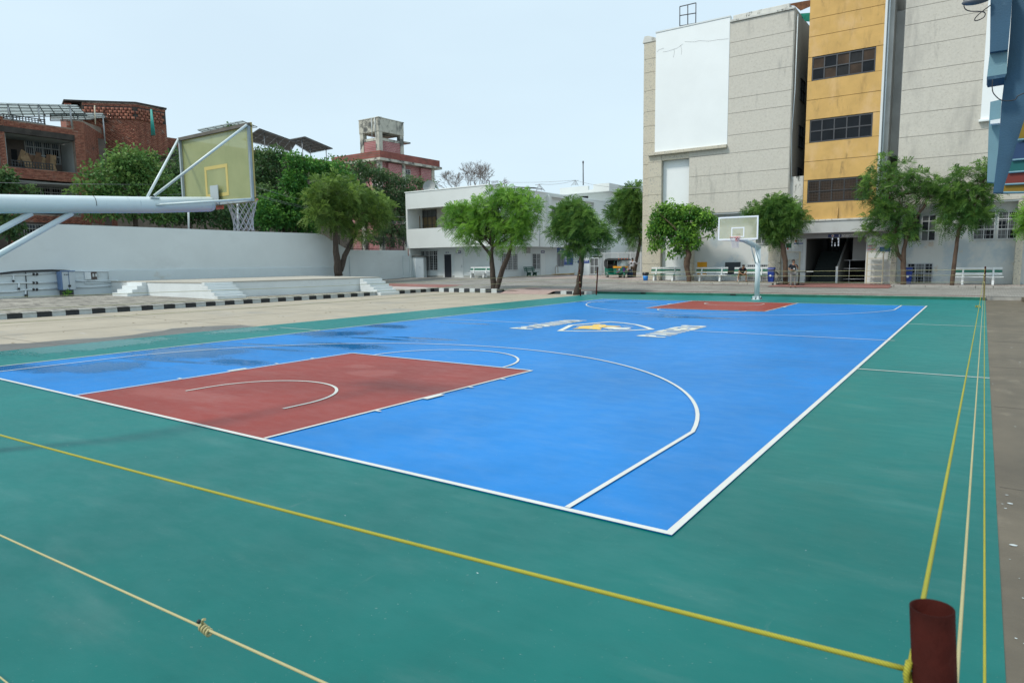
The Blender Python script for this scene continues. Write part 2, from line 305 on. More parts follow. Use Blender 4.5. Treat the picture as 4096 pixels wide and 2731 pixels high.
# expansion joints of the yard slabs, recessed dark sealant strips
jm = mat('slab_joint_sealant', (.11,.10,.085), .9, .3)
bj = MB()
for yy in (-9,-3,3,9,15,21,27): bj.box(-31,-18.3,yy-.012,yy+.012,.0015,.003)
for xx in (-27,-22.7): bj.box(xx-.012,xx+.012,-16,33,.0018,.0034)
for yy in (-1.2,2.6,6.5,10.5,15,20,26): bj.box(2.0,9,yy-.006,yy+.008,.0015,.003)
tag(bj.build('slab_joints', jm), kind='structure')
court = tag(sheet('court_floor', [(-18.15,-6),(1.97,-6),(1.97,33.3),(-18.15,33.3)], .004, court_green), kind='structure')
Wd, Ln = 15.0, 28.0
sheet('playing_area', rect(-Wd,0,0,Ln), .008, court_blue, court)
for a, b_ in ((0, 5.8), (Ln-5.8, Ln)): sheet('key_area', rect(-Wd/2-2.45,-Wd/2+2.45,a,b_), .012, court_red, court)
def line(name, pts, w, z=.0165, closed=False):
    """ribbon along pts centred, width w"""
    P = [Vector((p[0], p[1])) for p in pts]; n = len(P); L_, R_ = [], []
    for i, p in enumerate(P):
        a = P[max(0, i-1)]; c = P[min(n-1, i+1)]; t = (c-a).normalized(); nn = Vector((-t.y, t.x))
        L_.append((p+nn*w/2).to_3d()+Vector((0,0,z))); R_.append((p-nn*w/2).to_3d()+Vector((0,0,z)))
    b = MB(); b.add(L_+R_, [(i, i+1, n+i+1, n+i) for i in range(n-1)]); return b.build(name, linem, court)
w = .05
line('baseline', [(-15,.03),(0,.03)], .06); line('baseline', [(-15,Ln-.03),(0,Ln-.03)], .06)
line('sideline', [(-.03,.06),(-.03,Ln-.06)], .06); line('sideline', [(-14.97,.06),(-14.97,Ln-.06)], .06)
line('centre_line', [(-15.12,14),(-10.2,14)], w, .0205); line('centre_line', [(-4.9,14),(.13,14)], w, .0205)
for s_, Y0 in ((1, 0), (-1, Ln)):
    def q(x, y): return (x, Y0+s_*y)
    hy = 1.575
    a0 = math.acos((7.5-.925)/6.725)
    arc = [q(-7.5+6.725*cos(t), hy+6.725*sin(t)) for t in np.linspace(a0, pi-a0, 60)]
    line('three_point_line', [q(-.925,.06)]+arc+[q(-14.075,.06)], w, .0205)
    line('free_throw_semicircle', [q(-7.5+1.775*cos(t), 5.8+1.775*sin(t)) for t in np.linspace(.02, pi-.02, 40)], w, .0205)
    line('no_charge_semicircle', [q(-6.225,1.2)]+[q(-7.5+1.275*cos(t), hy+1.275*sin(t)) for t in np.linspace(0, pi, 36)]+[q(-8.775,1.2)], w, .0205)
    for x in (-9.975,-5.025): line('key_line', [q(x,.06),q(x,5.8)], w, .0205)
    line('free_throw_line', [q(-9.95,5.775),q(-5.05,5.775)], w, .0245)
    for sx, x in ((-1,-10.0),(1,-5.0)):
        for yy, h_ in ((1.8,.05),(2.95,.4),(3.85,.05),(4.75,.05)):
            b = MB(); y0, y1 = Y0+s_*(yy-h_/2), Y0+s_*(yy+h_/2); b.poly([(x,y0,.0245),(x+sx*.1,y0,.0245),(x+sx*.1,y1,.0245),(x,y1,.0245)]); b.build('lane_mark', linem, court)
for yy in (9,19): line('bench_area_line', [(0,yy),(1.97,yy)], w, .0125)
for yy in (9,19): line('bench_area_line', [(-15,yy),(-17.0,yy)], w, .0125)
cz_ = crop(0,1300,1800/2352)
dp_ = [on(2, .002, *cz_(x,y)) for x, y in ((-40,104),(60,97),(150,94),(260,84),(350,76),(430,72),(520,68),(600,60),(690,52),(760,40),(850,30),(900,18),(980,12),(1080,6),(1180,2),(1260,1),(1330,8),(1350,14))]
dp_ += [(-18.16, dp_[-1].y, .002), (-18.16, dp_[0].y-1, .002), (dp_[0].x, dp_[0].y-1, .002)]
b = MB(); b.poly(dp_); tag(b.build('damp_concrete', mat('damp_concrete', (.135,.13,.12), .38, .25, 1.2, .2, 30, stain=[((.20,.18,.15), .55, .7, (1.2,.6,1)), ((.07,.068,.065), .64, .74, (.8,1.5,1), 3)])), kind='structure')
# lettering and team emblem
def text_mesh(name, body, m_, parent, M, size=1, ext=0, align='LEFT', sx=1, bold=0):
    cu = bpy.data.curves.new('tmp', 'FONT'); cu.body = body; cu.size = size; cu.extrude = ext; cu.align_x = align; cu.resolution_u = 2; cu.offset = bold
    o = bpy.data.objects.new('tmp', cu); COL.objects.link(o); bpy.context.view_layer.update()
    me = bpy.data.meshes.new_from_object(o.evaluated_get(bpy.context.evaluated_depsgraph_get())); bpy.data.objects.remove(o)
    off = Vector(WL.get(parent.name, (0,0,0))) if parent else Vector()
    xs = [v.co.x for v in me.vertices]; ys = [v.co.y for v in me.vertices]
    me['b'] = (min(xs), max(xs), min(ys), max(ys))
    bb = (min(xs), max(xs), min(ys), max(ys))
    for v in me.vertices: v.co = Vector(M(v.co, bb))-off
    me.name = name; me.materials.clear(); me.materials.append(m_); o = bpy.data.objects.new(name, me); COL.objects.link(o); o.parent = parent; return o
def floor_text(word, xb, xt, y0, y1):
    n = len(word); wl = (y1-y0)/n
    for i, chh in enumerate(word):
        kx = .88 if chh != 'I' else .4
        def M(c, bb, i=i, kx=kx):
            a = (c.x-bb[0])/(bb[1]-bb[0]); h_ = (c.y-bb[2])/(bb[3]-bb[2])
            return (xb+(xt-xb)*h_, y0+wl*(i+.5)+(a-.5)*wl*kx, .0165)
        o = text_mesh('letter', chh, logow, court, M, bold=.055)
floor_text('POORNIMA', -9.27, -10.1, 12.2, 15.75)
floor_text('PANTHERS', -4.99, -5.8, 12.05, 15.6)
sh = [(-8.36,12.2),(-8.98,13.95),(-8.40,15.70),(-7.75,15.5),(-7.1,15.1),(-6.5,14.5),(-6.03,13.92),(-6.5,13.3),(-7.1,12.72),(-7.7,12.4)]
cx_, cy_ = -7.6, 13.95
inn = [(cx_+(x-cx_)*.87, cy_+(y-cy_)*.90) for x, y in sh]
b = MB(); n = len(sh); b.add([(x,y,.0165) for x,y in sh]+[(x,y,.0165) for x,y in inn], [(i,(i+1)%n,n+(i+1)%n,n+i) for i in range(n)]); b.build('emblem_shield', logow, court)
def gpoly(name, pts, m_, z):
    f = crop(2220,1270,420/2352); b = MB(); b.poly([on(2, z, *f(*p)) for p in pts]); return b.build(name, m_, court)
gpoly('emblem_head', [(380,255),(470,235),(520,230),(530,205),(640,182),(830,176),(870,152),(1000,143),(1030,156),(1120,155),(1150,175),(1300,182),(1440,190),(1500,208),(1330,207),(1150,207),(1000,232),(1050,250),(1000,268),(930,265),(620,250)], logoy, .0165)
gpoly('emblem_muzzle', [(1070,238),(1180,212),(1330,210),(1450,226),(1650,226),(1720,245),(1600,262),(1350,258),(1200,250)], logow, .0205)
gpoly('emblem_eye', [(750,232),(810,222),(860,230),(800,240)], logow, .0205); gpoly('emblem_eye', [(960,190),(1020,182),(1060,190),(1010,198)], logow, .0205)
gpoly('emblem_ear_outline', [(475,212),(500,196),(650,178),(655,181),(515,202),(490,214)], logow, .0205)
for a, b2 in (((950,272),(1060,290)),((1060,270),(1190,294)),((1180,266),(1290,286)),((1300,262),(1480,272)),((1500,190),(1740,188)),((1530,206),(1760,214))):
    gpoly('emblem_whisker', [a,(a[0]+15,a[1]-3),b2,(b2[0]-12,b2[1]+2)], logow, .0205)

# terrain behind: road, pavements
def terrain(name, x0, x1, y0, y1, nx, ny, dz, m_, f=zg, parent=None):
    xs = np.linspace(x0,x1,nx); ys = np.linspace(y0,y1,ny); b = MB()
    b.add([(x,y,f(x,y)+dz) for y in ys for x in xs], [(j*nx+i,j*nx+i+1,(j+1)*nx+i+1,(j+1)*nx+i) for j in range(ny-1) for i in range(nx-1)]); return b.build(name, m_, parent)
pave = brickmat('road_pavers', (.235,.225,.20), (.275,.265,.245), (.15,.145,.13), .22, .11, .010, stain=[((.19,.18,.165), .55, .8, (.5,.9,1)), ((.33,.31,.28), .6, .75, (.9,2,1))])
tilep = brickmat('left_pavement_cobbles', (.40,.37,.31), (.31,.29,.245), (.09,.085,.075), .24, .16, .016, stain=[((.12,.11,.095), .50, .64, (1.2,3.2,1)), ((.40,.37,.31), .62, .8, (.6,.6,1))])
pinkp = brickmat('pink_white_pavers', (.36,.24,.21), (.40,.375,.34), (.2,.18,.16), .9, .45, .01, rot=R(38), stain=[((.26,.24,.22), .6, .8, (.6,.6,1))])
redp = brickmat('red_brick_pavers', (.26,.10,.085), (.31,.14,.12), (.17,.10,.085), .24, .12, .012, stain=[((.22,.17,.15), .6, .8, (.7,.7,1))])
tag(terrain('road', -31.2, -18.15, 32.15, 90, 10, 32, 0, pave), kind='structure'); tag(terrain('road', -18.15, 14, 33.62, 90, 18, 30, -.003, pave), kind='structure')
b = MB(); b.box(-18.16,-18.13,32.2,33.6,-.05,.147); b.box(2.0,14,33.6,33.64,-.05,.147); tag(b.build('road_edge', kerbc), kind='structure')
rl = terrain('road_behind_stage', -60, -31.2, 32.05, 90, 16, 30, 0, pave); tag(rl, kind='structure')
lp = terrain('left_pavement', -60, -30.8, -16, 32.05, 14, 8, 0, tilep); tag(lp, kind='structure')
tag(terrain('gate_forecourt', -37, -19.5, 46.5, 64, 10, 10, .006, pinkp), kind='structure')
tag(terrain('red_border_strip', -24, 2, 33.75, 33.95, 20, 2, .006, redp), kind='structure')
tag(terrain('red_border_strip', -31, -8, 40.6, 40.75, 20, 2, .006, redp), kind='structure')
tag(terrain('pink_ramp', -24.3, -20.6, 32.0, 35, 4, 4, .008, mat('pink_ramp_paving', (.36,.26,.23), .85, .12, 3, .3, 20)), kind='structure')
b = MB(); b.poly([(-24.3,31.2,.004),(-20.6,31.2,.004),(-20.6,32.0,.16),(-24.3,32.0,.16)]); tag(b.build('ramp_slope', MATS['pink_ramp_paving']), kind='structure')
# red patch beside stage stairs
tag(terrain('red_patch', -40, -31.3, 33.2, 36.2, 4, 4, .006, redp), kind='structure')
tag(terrain('pale_tile_patch', -39, -31.3, 30, 33.2, 4, 4, .008, brickmat('pale_tiles', (.42,.37,.35), (.47,.44,.42), (.26,.22,.2), .3, .3, .012)), kind='structure')
# front pavement by the big building: raised 0.1, with kerb stones
BY = 44.0
def side_walk(name, x0, x1, m_):
    o = terrain(name, x0, x1, 41.55, BY+1.3, max(2,int((x1-x0)/2)), 3, .10, m_); tag(o, kind='structure'); return o
side_walk('pavement', -20.6, -9.3, brickmat('sidewalk_pavers', (.30,.25,.22), (.36,.33,.30), (.15,.13,.12), .3, .15, .012, stain=[((.2,.17,.15), .6, .8, (.7,.7,1))]))
side_walk('pavement', -2.6, 12, MATS['sidewalk_pavers'])
tag(terrain('entrance_apron', -9.3, -2.6, 39.4, BY+1.3, 5, 4, .02, redp), kind='structure')
kp = tag(bpy.data.objects.new('pavement_kerb', None), kind='structure'); COL.objects.link(kp)
def kerb_run(name, parent, p0, p1, n, h, wd, mats, zf, jit=.012):
    p0 = Vector(p0); p1 = Vector(p1); d = (p1-p0)/n; L_ = d.length; ang = math.atan2(d.y, d.x)
    for i in range(n):
        c = p0+d*(i+.5); z1 = zf(c.x, c.y); b = MB()
        b.cb((c.x+random.uniform(-jit,jit), c.y+random.uniform(-jit,jit), z1-h/2), (L_-.014, wd, h), ang+random.uniform(-.006,.006)); b.build(name, mats[i%len(mats)], parent, .012)
kerb_run('kerb_stone', kp, (-20.6,41.45), (-9.5,41.45), 14, .3, .16, [kerbc], lambda x,y: zg(x,y)+.11)
kerb_run('kerb_stone', kp, (-2.5,41.45), (12,41.45), 18, .3, .16, [kerbc], lambda x,y: zg(x,y)+.11)
for xx in (-9.35,-2.6):
    kerb_run('kerb_stone', kp, (xx,41.5), (xx,43.9), 3, .3, .16, [kerbc], lambda x,y: zg(x,y)+.11)
# black and white kerbs
bw = thing('striped_kerb', (-31,10,0), 'long low kerb of black and white painted blocks along the left edge of the yard', 'kerb')
kerb_run('kerb_block', bw, (-31,-10.2), (-31,31.9), 78, .26, .22, [kblack,kwhite], lambda x,y: .225)
b = MB(); b.cb((-31.05,32.1,.1),(.5,.5,.34)); b.build('corner_block', kblack, bw, .02)
bw2 = thing('striped_kerb', (-28,32.1,0), 'black and white painted kerb crossing the back of the yard under the forked tree', 'kerb')
kerb_run('kerb_block', bw2, (-30.7,32.1), (-24.6,32.1), 13, .32, .22, [kblack,kwhite], lambda x,y: .27)
bw3 = thing('striped_kerb', (-19,32.1,0), 'short black and white painted kerb beside the leaning red posts', 'kerb')
kerb_run('kerb_block', bw3, (-20.5,32.1), (-17.9,32.1), 6, .32, .22, [kblack,kwhite], lambda x,y: .19)
# sunken court's green painted back kerb
gk = MB(); gk.box(-18.15,1.97,33.3,33.42,-.05,.135)
gkm = mat('dark_green_kerb_paint', (.01,.13,.085), .6, .25, 2, .3, 30, stain=((.05,.07,.06), .62, .75, (3,3,8)))
gko = tag(gk.build('court_back_kerb', gkm), kind='structure')
gk = MB(); gk.box(-18.15,1.99,33.42,33.66,-.05,.155); gk.build('kerb_coping', mat('pale_coping', (.42,.40,.36), .8, .25, 3, .3, 30, stain=((.12,.11,.10), .62, .72, (.8,9,3))), gko)
for x in (-15.0,-9.6): gk = MB(); gk.box(x-.16,x+.16,33.285,33.31,.045,.115); gk.build('drain_opening', dark, gko)
# raised ledge right of the court
b = MB(); b.prism([(3.3,33.5,0),(9,33.5,0),(9,-16,0),(6.2,-16,0),(4.3,18,0)], (0,0,.18)); tag(b.build('raised_ledge', brown, None, .02), kind='structure')

# ------------------------------------------------------------------ STAGE
SX0, SX1 = -34.2, -32.4
st = thing('stage_platform', (-38,22,.3), 'low white concrete stage with three flights of steps against the boundary wall', 'stage')
fz_ = 1.16
stg = [(-45.0,16.4),(SX0,16.4),(SX1,28.3),(-45.0,31.5)]
stagew = mat('cracked_white_paint', (.66,.70,.70), .75, .06, .7, .3, 30, stain=[((.40,.40,.37), .70, .74, (1.6,1.6,7)), ((.55,.58,.57), .55, .75, (.6,.6,.6)), ((.45,.44,.38), .66, .8, (1.5,1.5,.6), 6)])
b = MB(); b.prism([(x,y,0) for x,y in stg], (0,0,fz_-.05)); b.build('platform_body', stagew, st)
b = MB(); b.prism([(x+(.04 if x>-44 else 0),y-(.03 if y<17 else 0),fz_-.048) for x,y in stg], (0,0,.05)); b.build('platform_top', mat('stage_floor', (.40,.375,.32), .85, .1, .8, .3, 25, stain=[((.13,.12,.11), .64, .75, (.4,.3,1)), ((.50,.47,.41), .6, .8, (.5,.5,1), 3)]), st)
def step_boxes(base, n, rise, run, dir_, width, z0, ztop):
    bx, by = base
    for i in range(n):
        ext = run*(n-i); z1 = z0+rise*(i+1); b = MB()
        zb = z0-.15 if i == 0 else z0+rise*i+.002
        if dir_ == 'x': b.box(bx, bx+ext, by, by+width, zb, z1)
        else: b.box(bx, bx+width, by-ext, by, zb, z1)
        b.build('step', stagew, st, .015)
step_boxes((-42.2,16.4), 4, .205, .30, 'y', 1.9, .30, 1.1)
step_boxes((-34.15,16.35), 5, .18, .30, 'x', 1.75, .23, 1.1)
step_boxes((-32.4,26.5), 6, .175, .32, 'x', 1.75, .02, 1.1)

# ------------------------------------------------------------------ BOUNDARY WALL
WX = -45.0
bwall = thing('boundary_wall', (WX,20,.3), 'tall smooth white boundary wall that slopes down at its left and right ends', 'wall')
top = [ox(WX,*c1(-260,1215)), ox(WX,*c1(0,1100)), ox(WX,*c1(385,903)), ox(WX,*c1(1100,928)), ox(WX,*c2(0,970)), ox(WX,*c2(500,985)), ox(WX,*c2(545,998)), ox(WX,*c2(620,1045)), ox(WX,*c2(700,1092)), ox(WX,*c2(745,1106))]
P_ = [(WX,-16,top[0].z),]+[tuple(p) for p in top]+[(WX,44.3,top[-1].z),(WX,44.3,0),(WX,-16,0)]
b = MB(); b.prism(P_, (-.25,0,0)); b.build('wall_body', whitew, bwall)
ye = ox(WX,*c2(640,1228)).y; zb_ = ox(WX,*c2(0,1240)).z
b = MB(); b.box(WX,WX+.10,-16,ye,0,zb_); b.build('plinth_band', mat('white_plinth_paint', (.55,.62,.645), .75, .05, .5, .2, 30, stain=[((.48,.49,.46), .6, .8, (.5,.5,1)), ((.36,.35,.30), .70, .8, (2,1.2,2.5))]), bwall, .02)
for x_ in (735, 1130):
    p = ox(WX,*c2(x_,1150)); b = MB(); b.box(WX,WX+.12,p.y-.1,p.y+.75,0,p.z); b.build('pier', whitew, bwall, .02)
# black mesh fence on the lower wall
fe = thing('black_railing', (WX-.1,41,3.3), 'black upright bar railing standing on the low part of the boundary wall', 'railing')
z0 = top[-1].z; z1 = ox(WX,*c2(1150,1018)).z; y0 = top[-1].y-1.5
b = MB(); b.box(WX-.14,WX-.10,y0,44.2,z1-.04,z1); b.build('rail', black, fe); b = MB(); b.box(WX-.14,WX-.10,y0,44.2,z0+.08,z0+.12); b.build('rail', black, fe)
for i in range(56): yy = y0+(44.2-y0)*(i+.5)/56; b = MB(); b.box(WX-.13,WX-.11,yy-.012,yy+.012,z0,z1-.04); b.build('bar', black, fe)
for i in range(4): yy = y0+(44.2-y0)*(i+.1)/3.2; b = MB(); b.box(WX-.15,WX-.09,yy-.03,yy+.03,z0-.05,z1+.12); b.build('post', black, fe)
# electrical cabinet, meter box, pipes on the wall
XP = WX+.16
def yz(c, x, y, X=XP): p = ox(X,*c(x,y)); return p.y, p.z
(ya, za), (yb, zb2) = yz(c6,640,225,-44.2), yz(c6,795,415,-44.2)
cab = thing('electrical_cabinet', (-44.4,(ya+yb)/2,.3), 'grey and blue metal electrical cabinet with two doors on the boundary wall', 'cabinet')
b = MB(); b.box(-44.85,-44.22,ya-.03,yb,zb2,za); b.build('cabinet_body', mat('cabinet_blue_side', (.12,.20,.36), .5, .1), cab, .02)
bgrey = mat('cabinet_grey_door', (.40,.46,.50), .5, .07, 2, stain=((.45,.25,.10), .74, .8, (7,7,3)))
ym = ya+(yb-ya)*.52
for a, c_ in ((ya+.02,ym-.02),(ym+.02,yb-.02)): b = MB(); b.box(-44.215,-44.185,a,c_,zb2+.02,za-.02); b.build('door', bgrey, cab, .008)
b = MB(); b.box(-44.24,-44.15,ya-.06,yb+.03,za,za+.05); b.build('cap', MATS['cabinet_blue_side'], cab)
b = MB(); b.box(-44.18,-44.17,ya+.30,ya+.46,za-.95,za-.82); b.build('vent', black, cab)
b = MB(); b.box(-44.8,-44.3,ya+.04,yb-.1,0.1,zb2); b.build('plinth', mat('dark_plinth', (.06,.065,.07), .9, .3, 4), cab)
for k in range(3): b = MB(); b.box(-44.18,-44.165,ya+.12+k*.1,ya+.17+k*.1,za-.22,za-.16); b.build('indicator', black, cab)
(ya2, za2), (yb2, zc2) = yz(c6,880,232), yz(c6,1015,305)
mb_ = thing('meter_box', (XP,(ya2+yb2)/2,za2), 'small wall box with a white door and a rusty switch panel', 'meter box')
b = MB(); b.box(WX+.1,WX+.22,ya2,(ya2+yb2)/2,zc2,za2); b.build('white_door', whitem, mb_, .01)
b = MB(); b.box(WX+.1,WX+.19,(ya2+yb2)/2+.01,yb2,zc2,za2); b.build('switch_panel', mat('rusty_panel', (.07,.05,.045), .6, .3, 9), mb_, .01)
for k in range(3): b = MB(); b.box(WX+.19,WX+.21,(ya2+yb2)/2+.09+k*.17,(ya2+yb2)/2+.19+k*.17,za2-.30,za2-.10); b.build('fuse', kwhite, mb_)
PIP = [('upper white water pipe bending along the boundary wall', [(-260,262),(0,262),(270,258),(400,248),(600,235)], .045),
 ('middle white water pipe with valves on the boundary wall', [(-260,352),(0,350),(150,343),(330,343),(612,338)], .05),
 ('lower white water pipe dipping along the boundary wall', [(-260,436),(0,438),(130,436),(280,415),(390,410),(610,402)], .045),
 ('short white pipe right of the cabinet near the top of the plinth', [(780,222),(1132,222),(1134,312)], .035),
 ('white pipe right of the cabinet level with the stage floor', [(790,325),(1225,320)], .04),
 ('kinked white pipe under the meter box', [(888,330),(890,350),(960,348),(1215,330)], .03),
 ('lowest white pipe right of the cabinet', [(800,393),(1000,385),(1225,368)], .035),
 ('pair of upright white pipes at the corner of the stage', [(1222,312),(1248,455)], .05)]
for lb, pts, r_ in PIP:
    q0 = ox(XP,*c6(*pts[0])); t_ = thing('water_pipe', tuple(q0), lb, 'pipe', 'pipes on the boundary wall')
    b = MB(); b.tube([ox(XP,*c6(*p)) for p in pts], r_, 8); b.build('pipe_run', whitem, t_)
    if 'valves' in lb or 'upper' in lb or 'lower' in lb:
        for xx in (350,385): i_ = {'u':253,'m':343,'l':412}[lb[0]]; b = MB(); p = ox(XP,*c6(xx,i_)); b.ball(p, .085, 5); b.build('valve', black, t_)
for (xa, ya_, yb_) in ((140,265,350),(197,345,430),(268,425,495)):
    t_ = thing('tap_pipe', tuple(ox(XP,*c6(xa,yb_))), 'short upright tap pipe at %s of the water pipes' % {140:'the upper left',197:'the middle',268:'the lower right'}[xa], 'pipe', 'tap pipes')
    b = MB(); b.cyl(ox(XP,*c6(xa,ya_)), ox(XP,*c6(xa,yb_)), .05); b.build('pipe_run', whitem, t_)
    b = MB(); b.ball(ox(XP+.05,*c6(xa,(ya_*.3+yb_*.7))), .07, 5); b.build('valve', black, t_)
t_ = thing('black_cable', tuple(ox(XP,*c6(0,240))), 'thick black cable bundle draped over the plinth of the boundary wall', 'cable')
for k in range(4): b = MB(); b.tube([ox(XP+.04*k,*c6(x,y+k*5)) for x,y in ((-260,262),(0,240),(150,222),(330,212),(540,206),(660,210),(735,215))], .02, 6); b.build('strand', black, t_)
t_ = MB(); t_.tube([ox(XP,*c6(x,y)) for x,y in ((268,228),(272,300),(278,380),(288,495))], .025, 6); tag(t_.build('black_cable', black), 'single dark cable hanging down the wall between the taps', 'cable')

# ------------------------------------------------------------------ windows helper
def window(parent, P, cols, rows, fm, pm, name='window', fr=.05, rec=.0, bars=None, barm=None, skip=(), rowh=None):
    """P(a,b,d)->point, a along 0..1, b up 0..1, d metres outwards. panes are sub parts"""
    b = MB(); O = P(0,0,0); A = P(1,0,0)-O; B = P(0,1,0)-O; D = (P(0,0,1)-O).normalized(); wa, hb = A.length, B.length; a_ = A.normalized(); b_ = B.normalized()
    def bx(m_, x0, x1, z0, z1, d0, d1):
        m_.prism([O+a_*x0+b_*z0+D*d0, O+a_*x1+b_*z0+D*d0, O+a_*x1+b_*z1+D*d0, O+a_*x0+b_*z1+D*d0], D*(d1-d0))
    rh = rowh or [1/rows]*rows; zs = [0]
    for r_ in rh: zs.append(zs[-1]+r_*hb)
    for i in range(cols+1): x = wa*i/cols; x = min(max(x, fr/2), wa-fr/2); bx(b, x-fr/2, x+fr/2, 0, hb, -.02-rec, .045-rec)
    for z in zs: z = min(max(z, fr/2), hb-fr/2); bx(b, 0, wa, z-fr/2, z+fr/2, -.021-rec, .047-rec)
    w_ = b.build(name, fm, parent)
    for i in range(cols):
        for j in range(rows):
            if (i,j) in skip: continue
            pb = MB(); bx(pb, wa*i/cols+fr/2+.001, wa*(i+1)/cols-fr/2-.001, zs[j]+fr/2+.001, zs[j+1]-fr/2-.001, -.012-rec, .004-rec)
            pm_ = pm[(i*3+j*5)%len(pm)] if isinstance(pm, list) else pm
            pb.build('pane', pm_, w_)
    if bars:
        g = MB(); nv, nh = bars
        for i in range(1, nv): x = wa*i/nv; bx(g, x-.009, x+.009, 0, hb, .05-rec, .065-rec)
        for j in range(1, nh): z = hb*j/nh; bx(g, 0, wa, z-.009, z+.009, .066-rec, .08-rec)
        g.build('grille', barm or whitef, w_)
    return w_
def PY(x0, x1, z0, z1, Y): return lambda a,b,d: Vector((x0+(x1-x0)*a, Y-d, z0+(z1-z0)*b))
def PX(y0, y1, z0, z1, X): return lambda a,b,d: Vector((X+d, y0+(y1-y0)*a, z0+(z1-z0)*b))

# ------------------------------------------------------------------ BIG BUILDING (three volumes)
k48 = (BY-CAM[1])/(48-CAM[1])
fx = lambda x: CAM[0]+(x-CAM[0])*k48
fz = lambda z: CAM[2]+(z-CAM[2])*k48
A_ = thing('office_block', (fx(-15),BY,.3), 'tall grey panelled block with a large blank white rectangle at its left', 'building')
TOP = fz(19.75)
def panels(parent, x0, x1, zs, Y, m_, proud=.03, gap=.024):
    for i in range(len(zs)-1):
        b = MB(); b.box(x0, x1, Y-proud, Y+.1, zs[i]+gap/2, zs[i+1]-gap/2); b.build('wall_panel', m_, parent)
b = MB(); b.box(fx(-17.7), fx(-10.2), BY+.02, BY+14, fz(5.64), TOP); b.box(fx(-20.6), fx(-17.7), BY+.45, BY+14, 0, TOP); b.build('wall_core', joint, A_)
zj = [fz(5.64)]+[oy(BY,*c4(700,y)).z for y in (952,857,752,660,548,472,357,258,184)]+[fz(19.60)]
xP = fx(-14.72)
panels(A_, fx(-17.70), fx(-10.2), zj[:4], BY, stone); panels(A_, xP, fx(-10.2), zj[3:], BY, stone)
b = MB(); b.box(fx(-17.72), xP-.005, BY-.03, BY+.1, zj[3]+.02, fz(10.5)); b.build('wall_panel', stone, A_)
# side return of this block in the slot
b = MB(); b.box(fx(-10.2), fx(-10.2)+.05, BY+.02, BY+14, fz(5.64), TOP); b.build('side_wall', stone, A_)
b = MB(); b.box(fx(-20.62), xP-.01, BY-.05, BY+.5, fz(10.76), fz(20.02)); b.build('blank_white_panel', whiteb, A_, .02)
cr_ = mat('crack_line', (.22,.22,.20), .9, .2)
for pts in (((190,262),(215,258),(240,250),(262,243),(290,222)),((300,210),(345,212),(375,205),(420,208),(470,200),(520,196)),((245,245),(248,265),(243,290)),((278,228),(285,250),(283,275)),((160,262),(172,250),(196,243))):
    b = MB(); b.tube([oy(BY-.056,*c4(*p)) for p in pts], .006, 4); b.build('crack', cr_, A_)
b = MB(); b.box(fx(-21.15), xP, BY-.30, BY+.2, fz(10.5), fz(10.74)); b.build('ledge', stonel, A_, .02)
b = MB(); b.box(fx(-20.65), xP, BY-.08, BY+.3, fz(20.03), fz(20.13)); b.build('coping', white, A_)
b = MB(); b.box(xP+.02, fx(-10.15), BY-.12, BY+.4, fz(19.62), fz(19.78)); b.build('coping', moss, A_, .02)
b = MB(); b.box(xP+.1, fx(-10.6), BY+.25, BY+1.2, fz(19.78), fz(20.2)); b.build('parapet', moss, A_, .03)
zl = [0]+[oy(BY,*c4(x,y)).z for x,y in ((130,1325),(130,1218),(130,1085),(130,980),(150,890),(150,815))]+[fz(10.5)]
panels(A_, fx(-21.15), fx(-20.02), zl, BY, stonel, .05)
b = MB(); b.box(fx(-21.12), fx(-20.05), BY, BY+.5, 0, fz(10.5)); b.build('pilaster_core', stonel, A_)
b = MB(); b.box(fx(-20.0), fx(-17.72), BY-.03, BY+.5, fz(10.06), fz(10.49)); b.build('lintel', stonel, A_)
zr = [0]+[oy(BY+.7,*c4(x,y)).z for x,y in ((95,1325),(95,1218),(95,1085),(97,985),(98,900),(98,828),(100,722),(102,637),(102,565),(104,460),(106,368),(107,300))]+[fz(19.7)]
xc = oy(BY+.7,*c4(88,1200)).x
panels(A_, xc, fx(-20.62), zr, BY+.7, stonel, .05)
b = MB(); b.box(xc+.02, fx(-20.5), BY+.72, BY+14, 0, fz(19.7)); b.build('left_side_wall', stonel, A_)
b = MB(); b.prism([(xc-.1,BY+.6,fz(19.7)),(xc+1.1,BY+.6,fz(19.7)),(xc+1.0,BY+.6,fz(19.9)),(xc+.35,BY+.6,fz(20.2)),(xc+.05,BY+.6,fz(20.2))],(0,1.2,0)); b.build('parapet', moss, A_)
# white vertical strip and ground floor wall
b = MB(); b.box(fx(-20.02), fx(-17.72), BY+.35, BY+.45, 0, fz(10.05)); b.build('white_strip', whiteb, A_)
gfm = mat('patchy_white_wall', (.62,.64,.62), .8, .05, .6, .2, 30, stain=[((.48,.55,.58), .48, .62, (.7,.7,.7)), ((.58,.53,.46), .62, .68, (.8,.8,.8), 7)])
GY = BY+.55
b = MB(); b.box(fx(-17.4), fx(-11.45), GY, GY+.2, 0, fz(5.6)); b.build('ground_floor_wall', gfm, A_)
b = MB(); b.box(fx(-17.7), fx(-10.2), BY+.02, GY+.2, fz(5.55), fz(5.64)); b.build('soffit', white, A_)
for (xa, xb_) in ((-17.72,-17.35),(-11.45,-10.75)):
    p = oy(BY,*ch(100,925)).z
    for za_, zb3 in ((0,p-.02),(p+.02,oy(BY,*ch(100,637)).z-.02),(oy(BY,*ch(100,637)).z+.02,fz(5.6))):
        b = MB(); b.box(fx(xa), fx(xb_), BY-.02, BY+.6, za_, zb3); b.build('pilaster', stonel, A_)
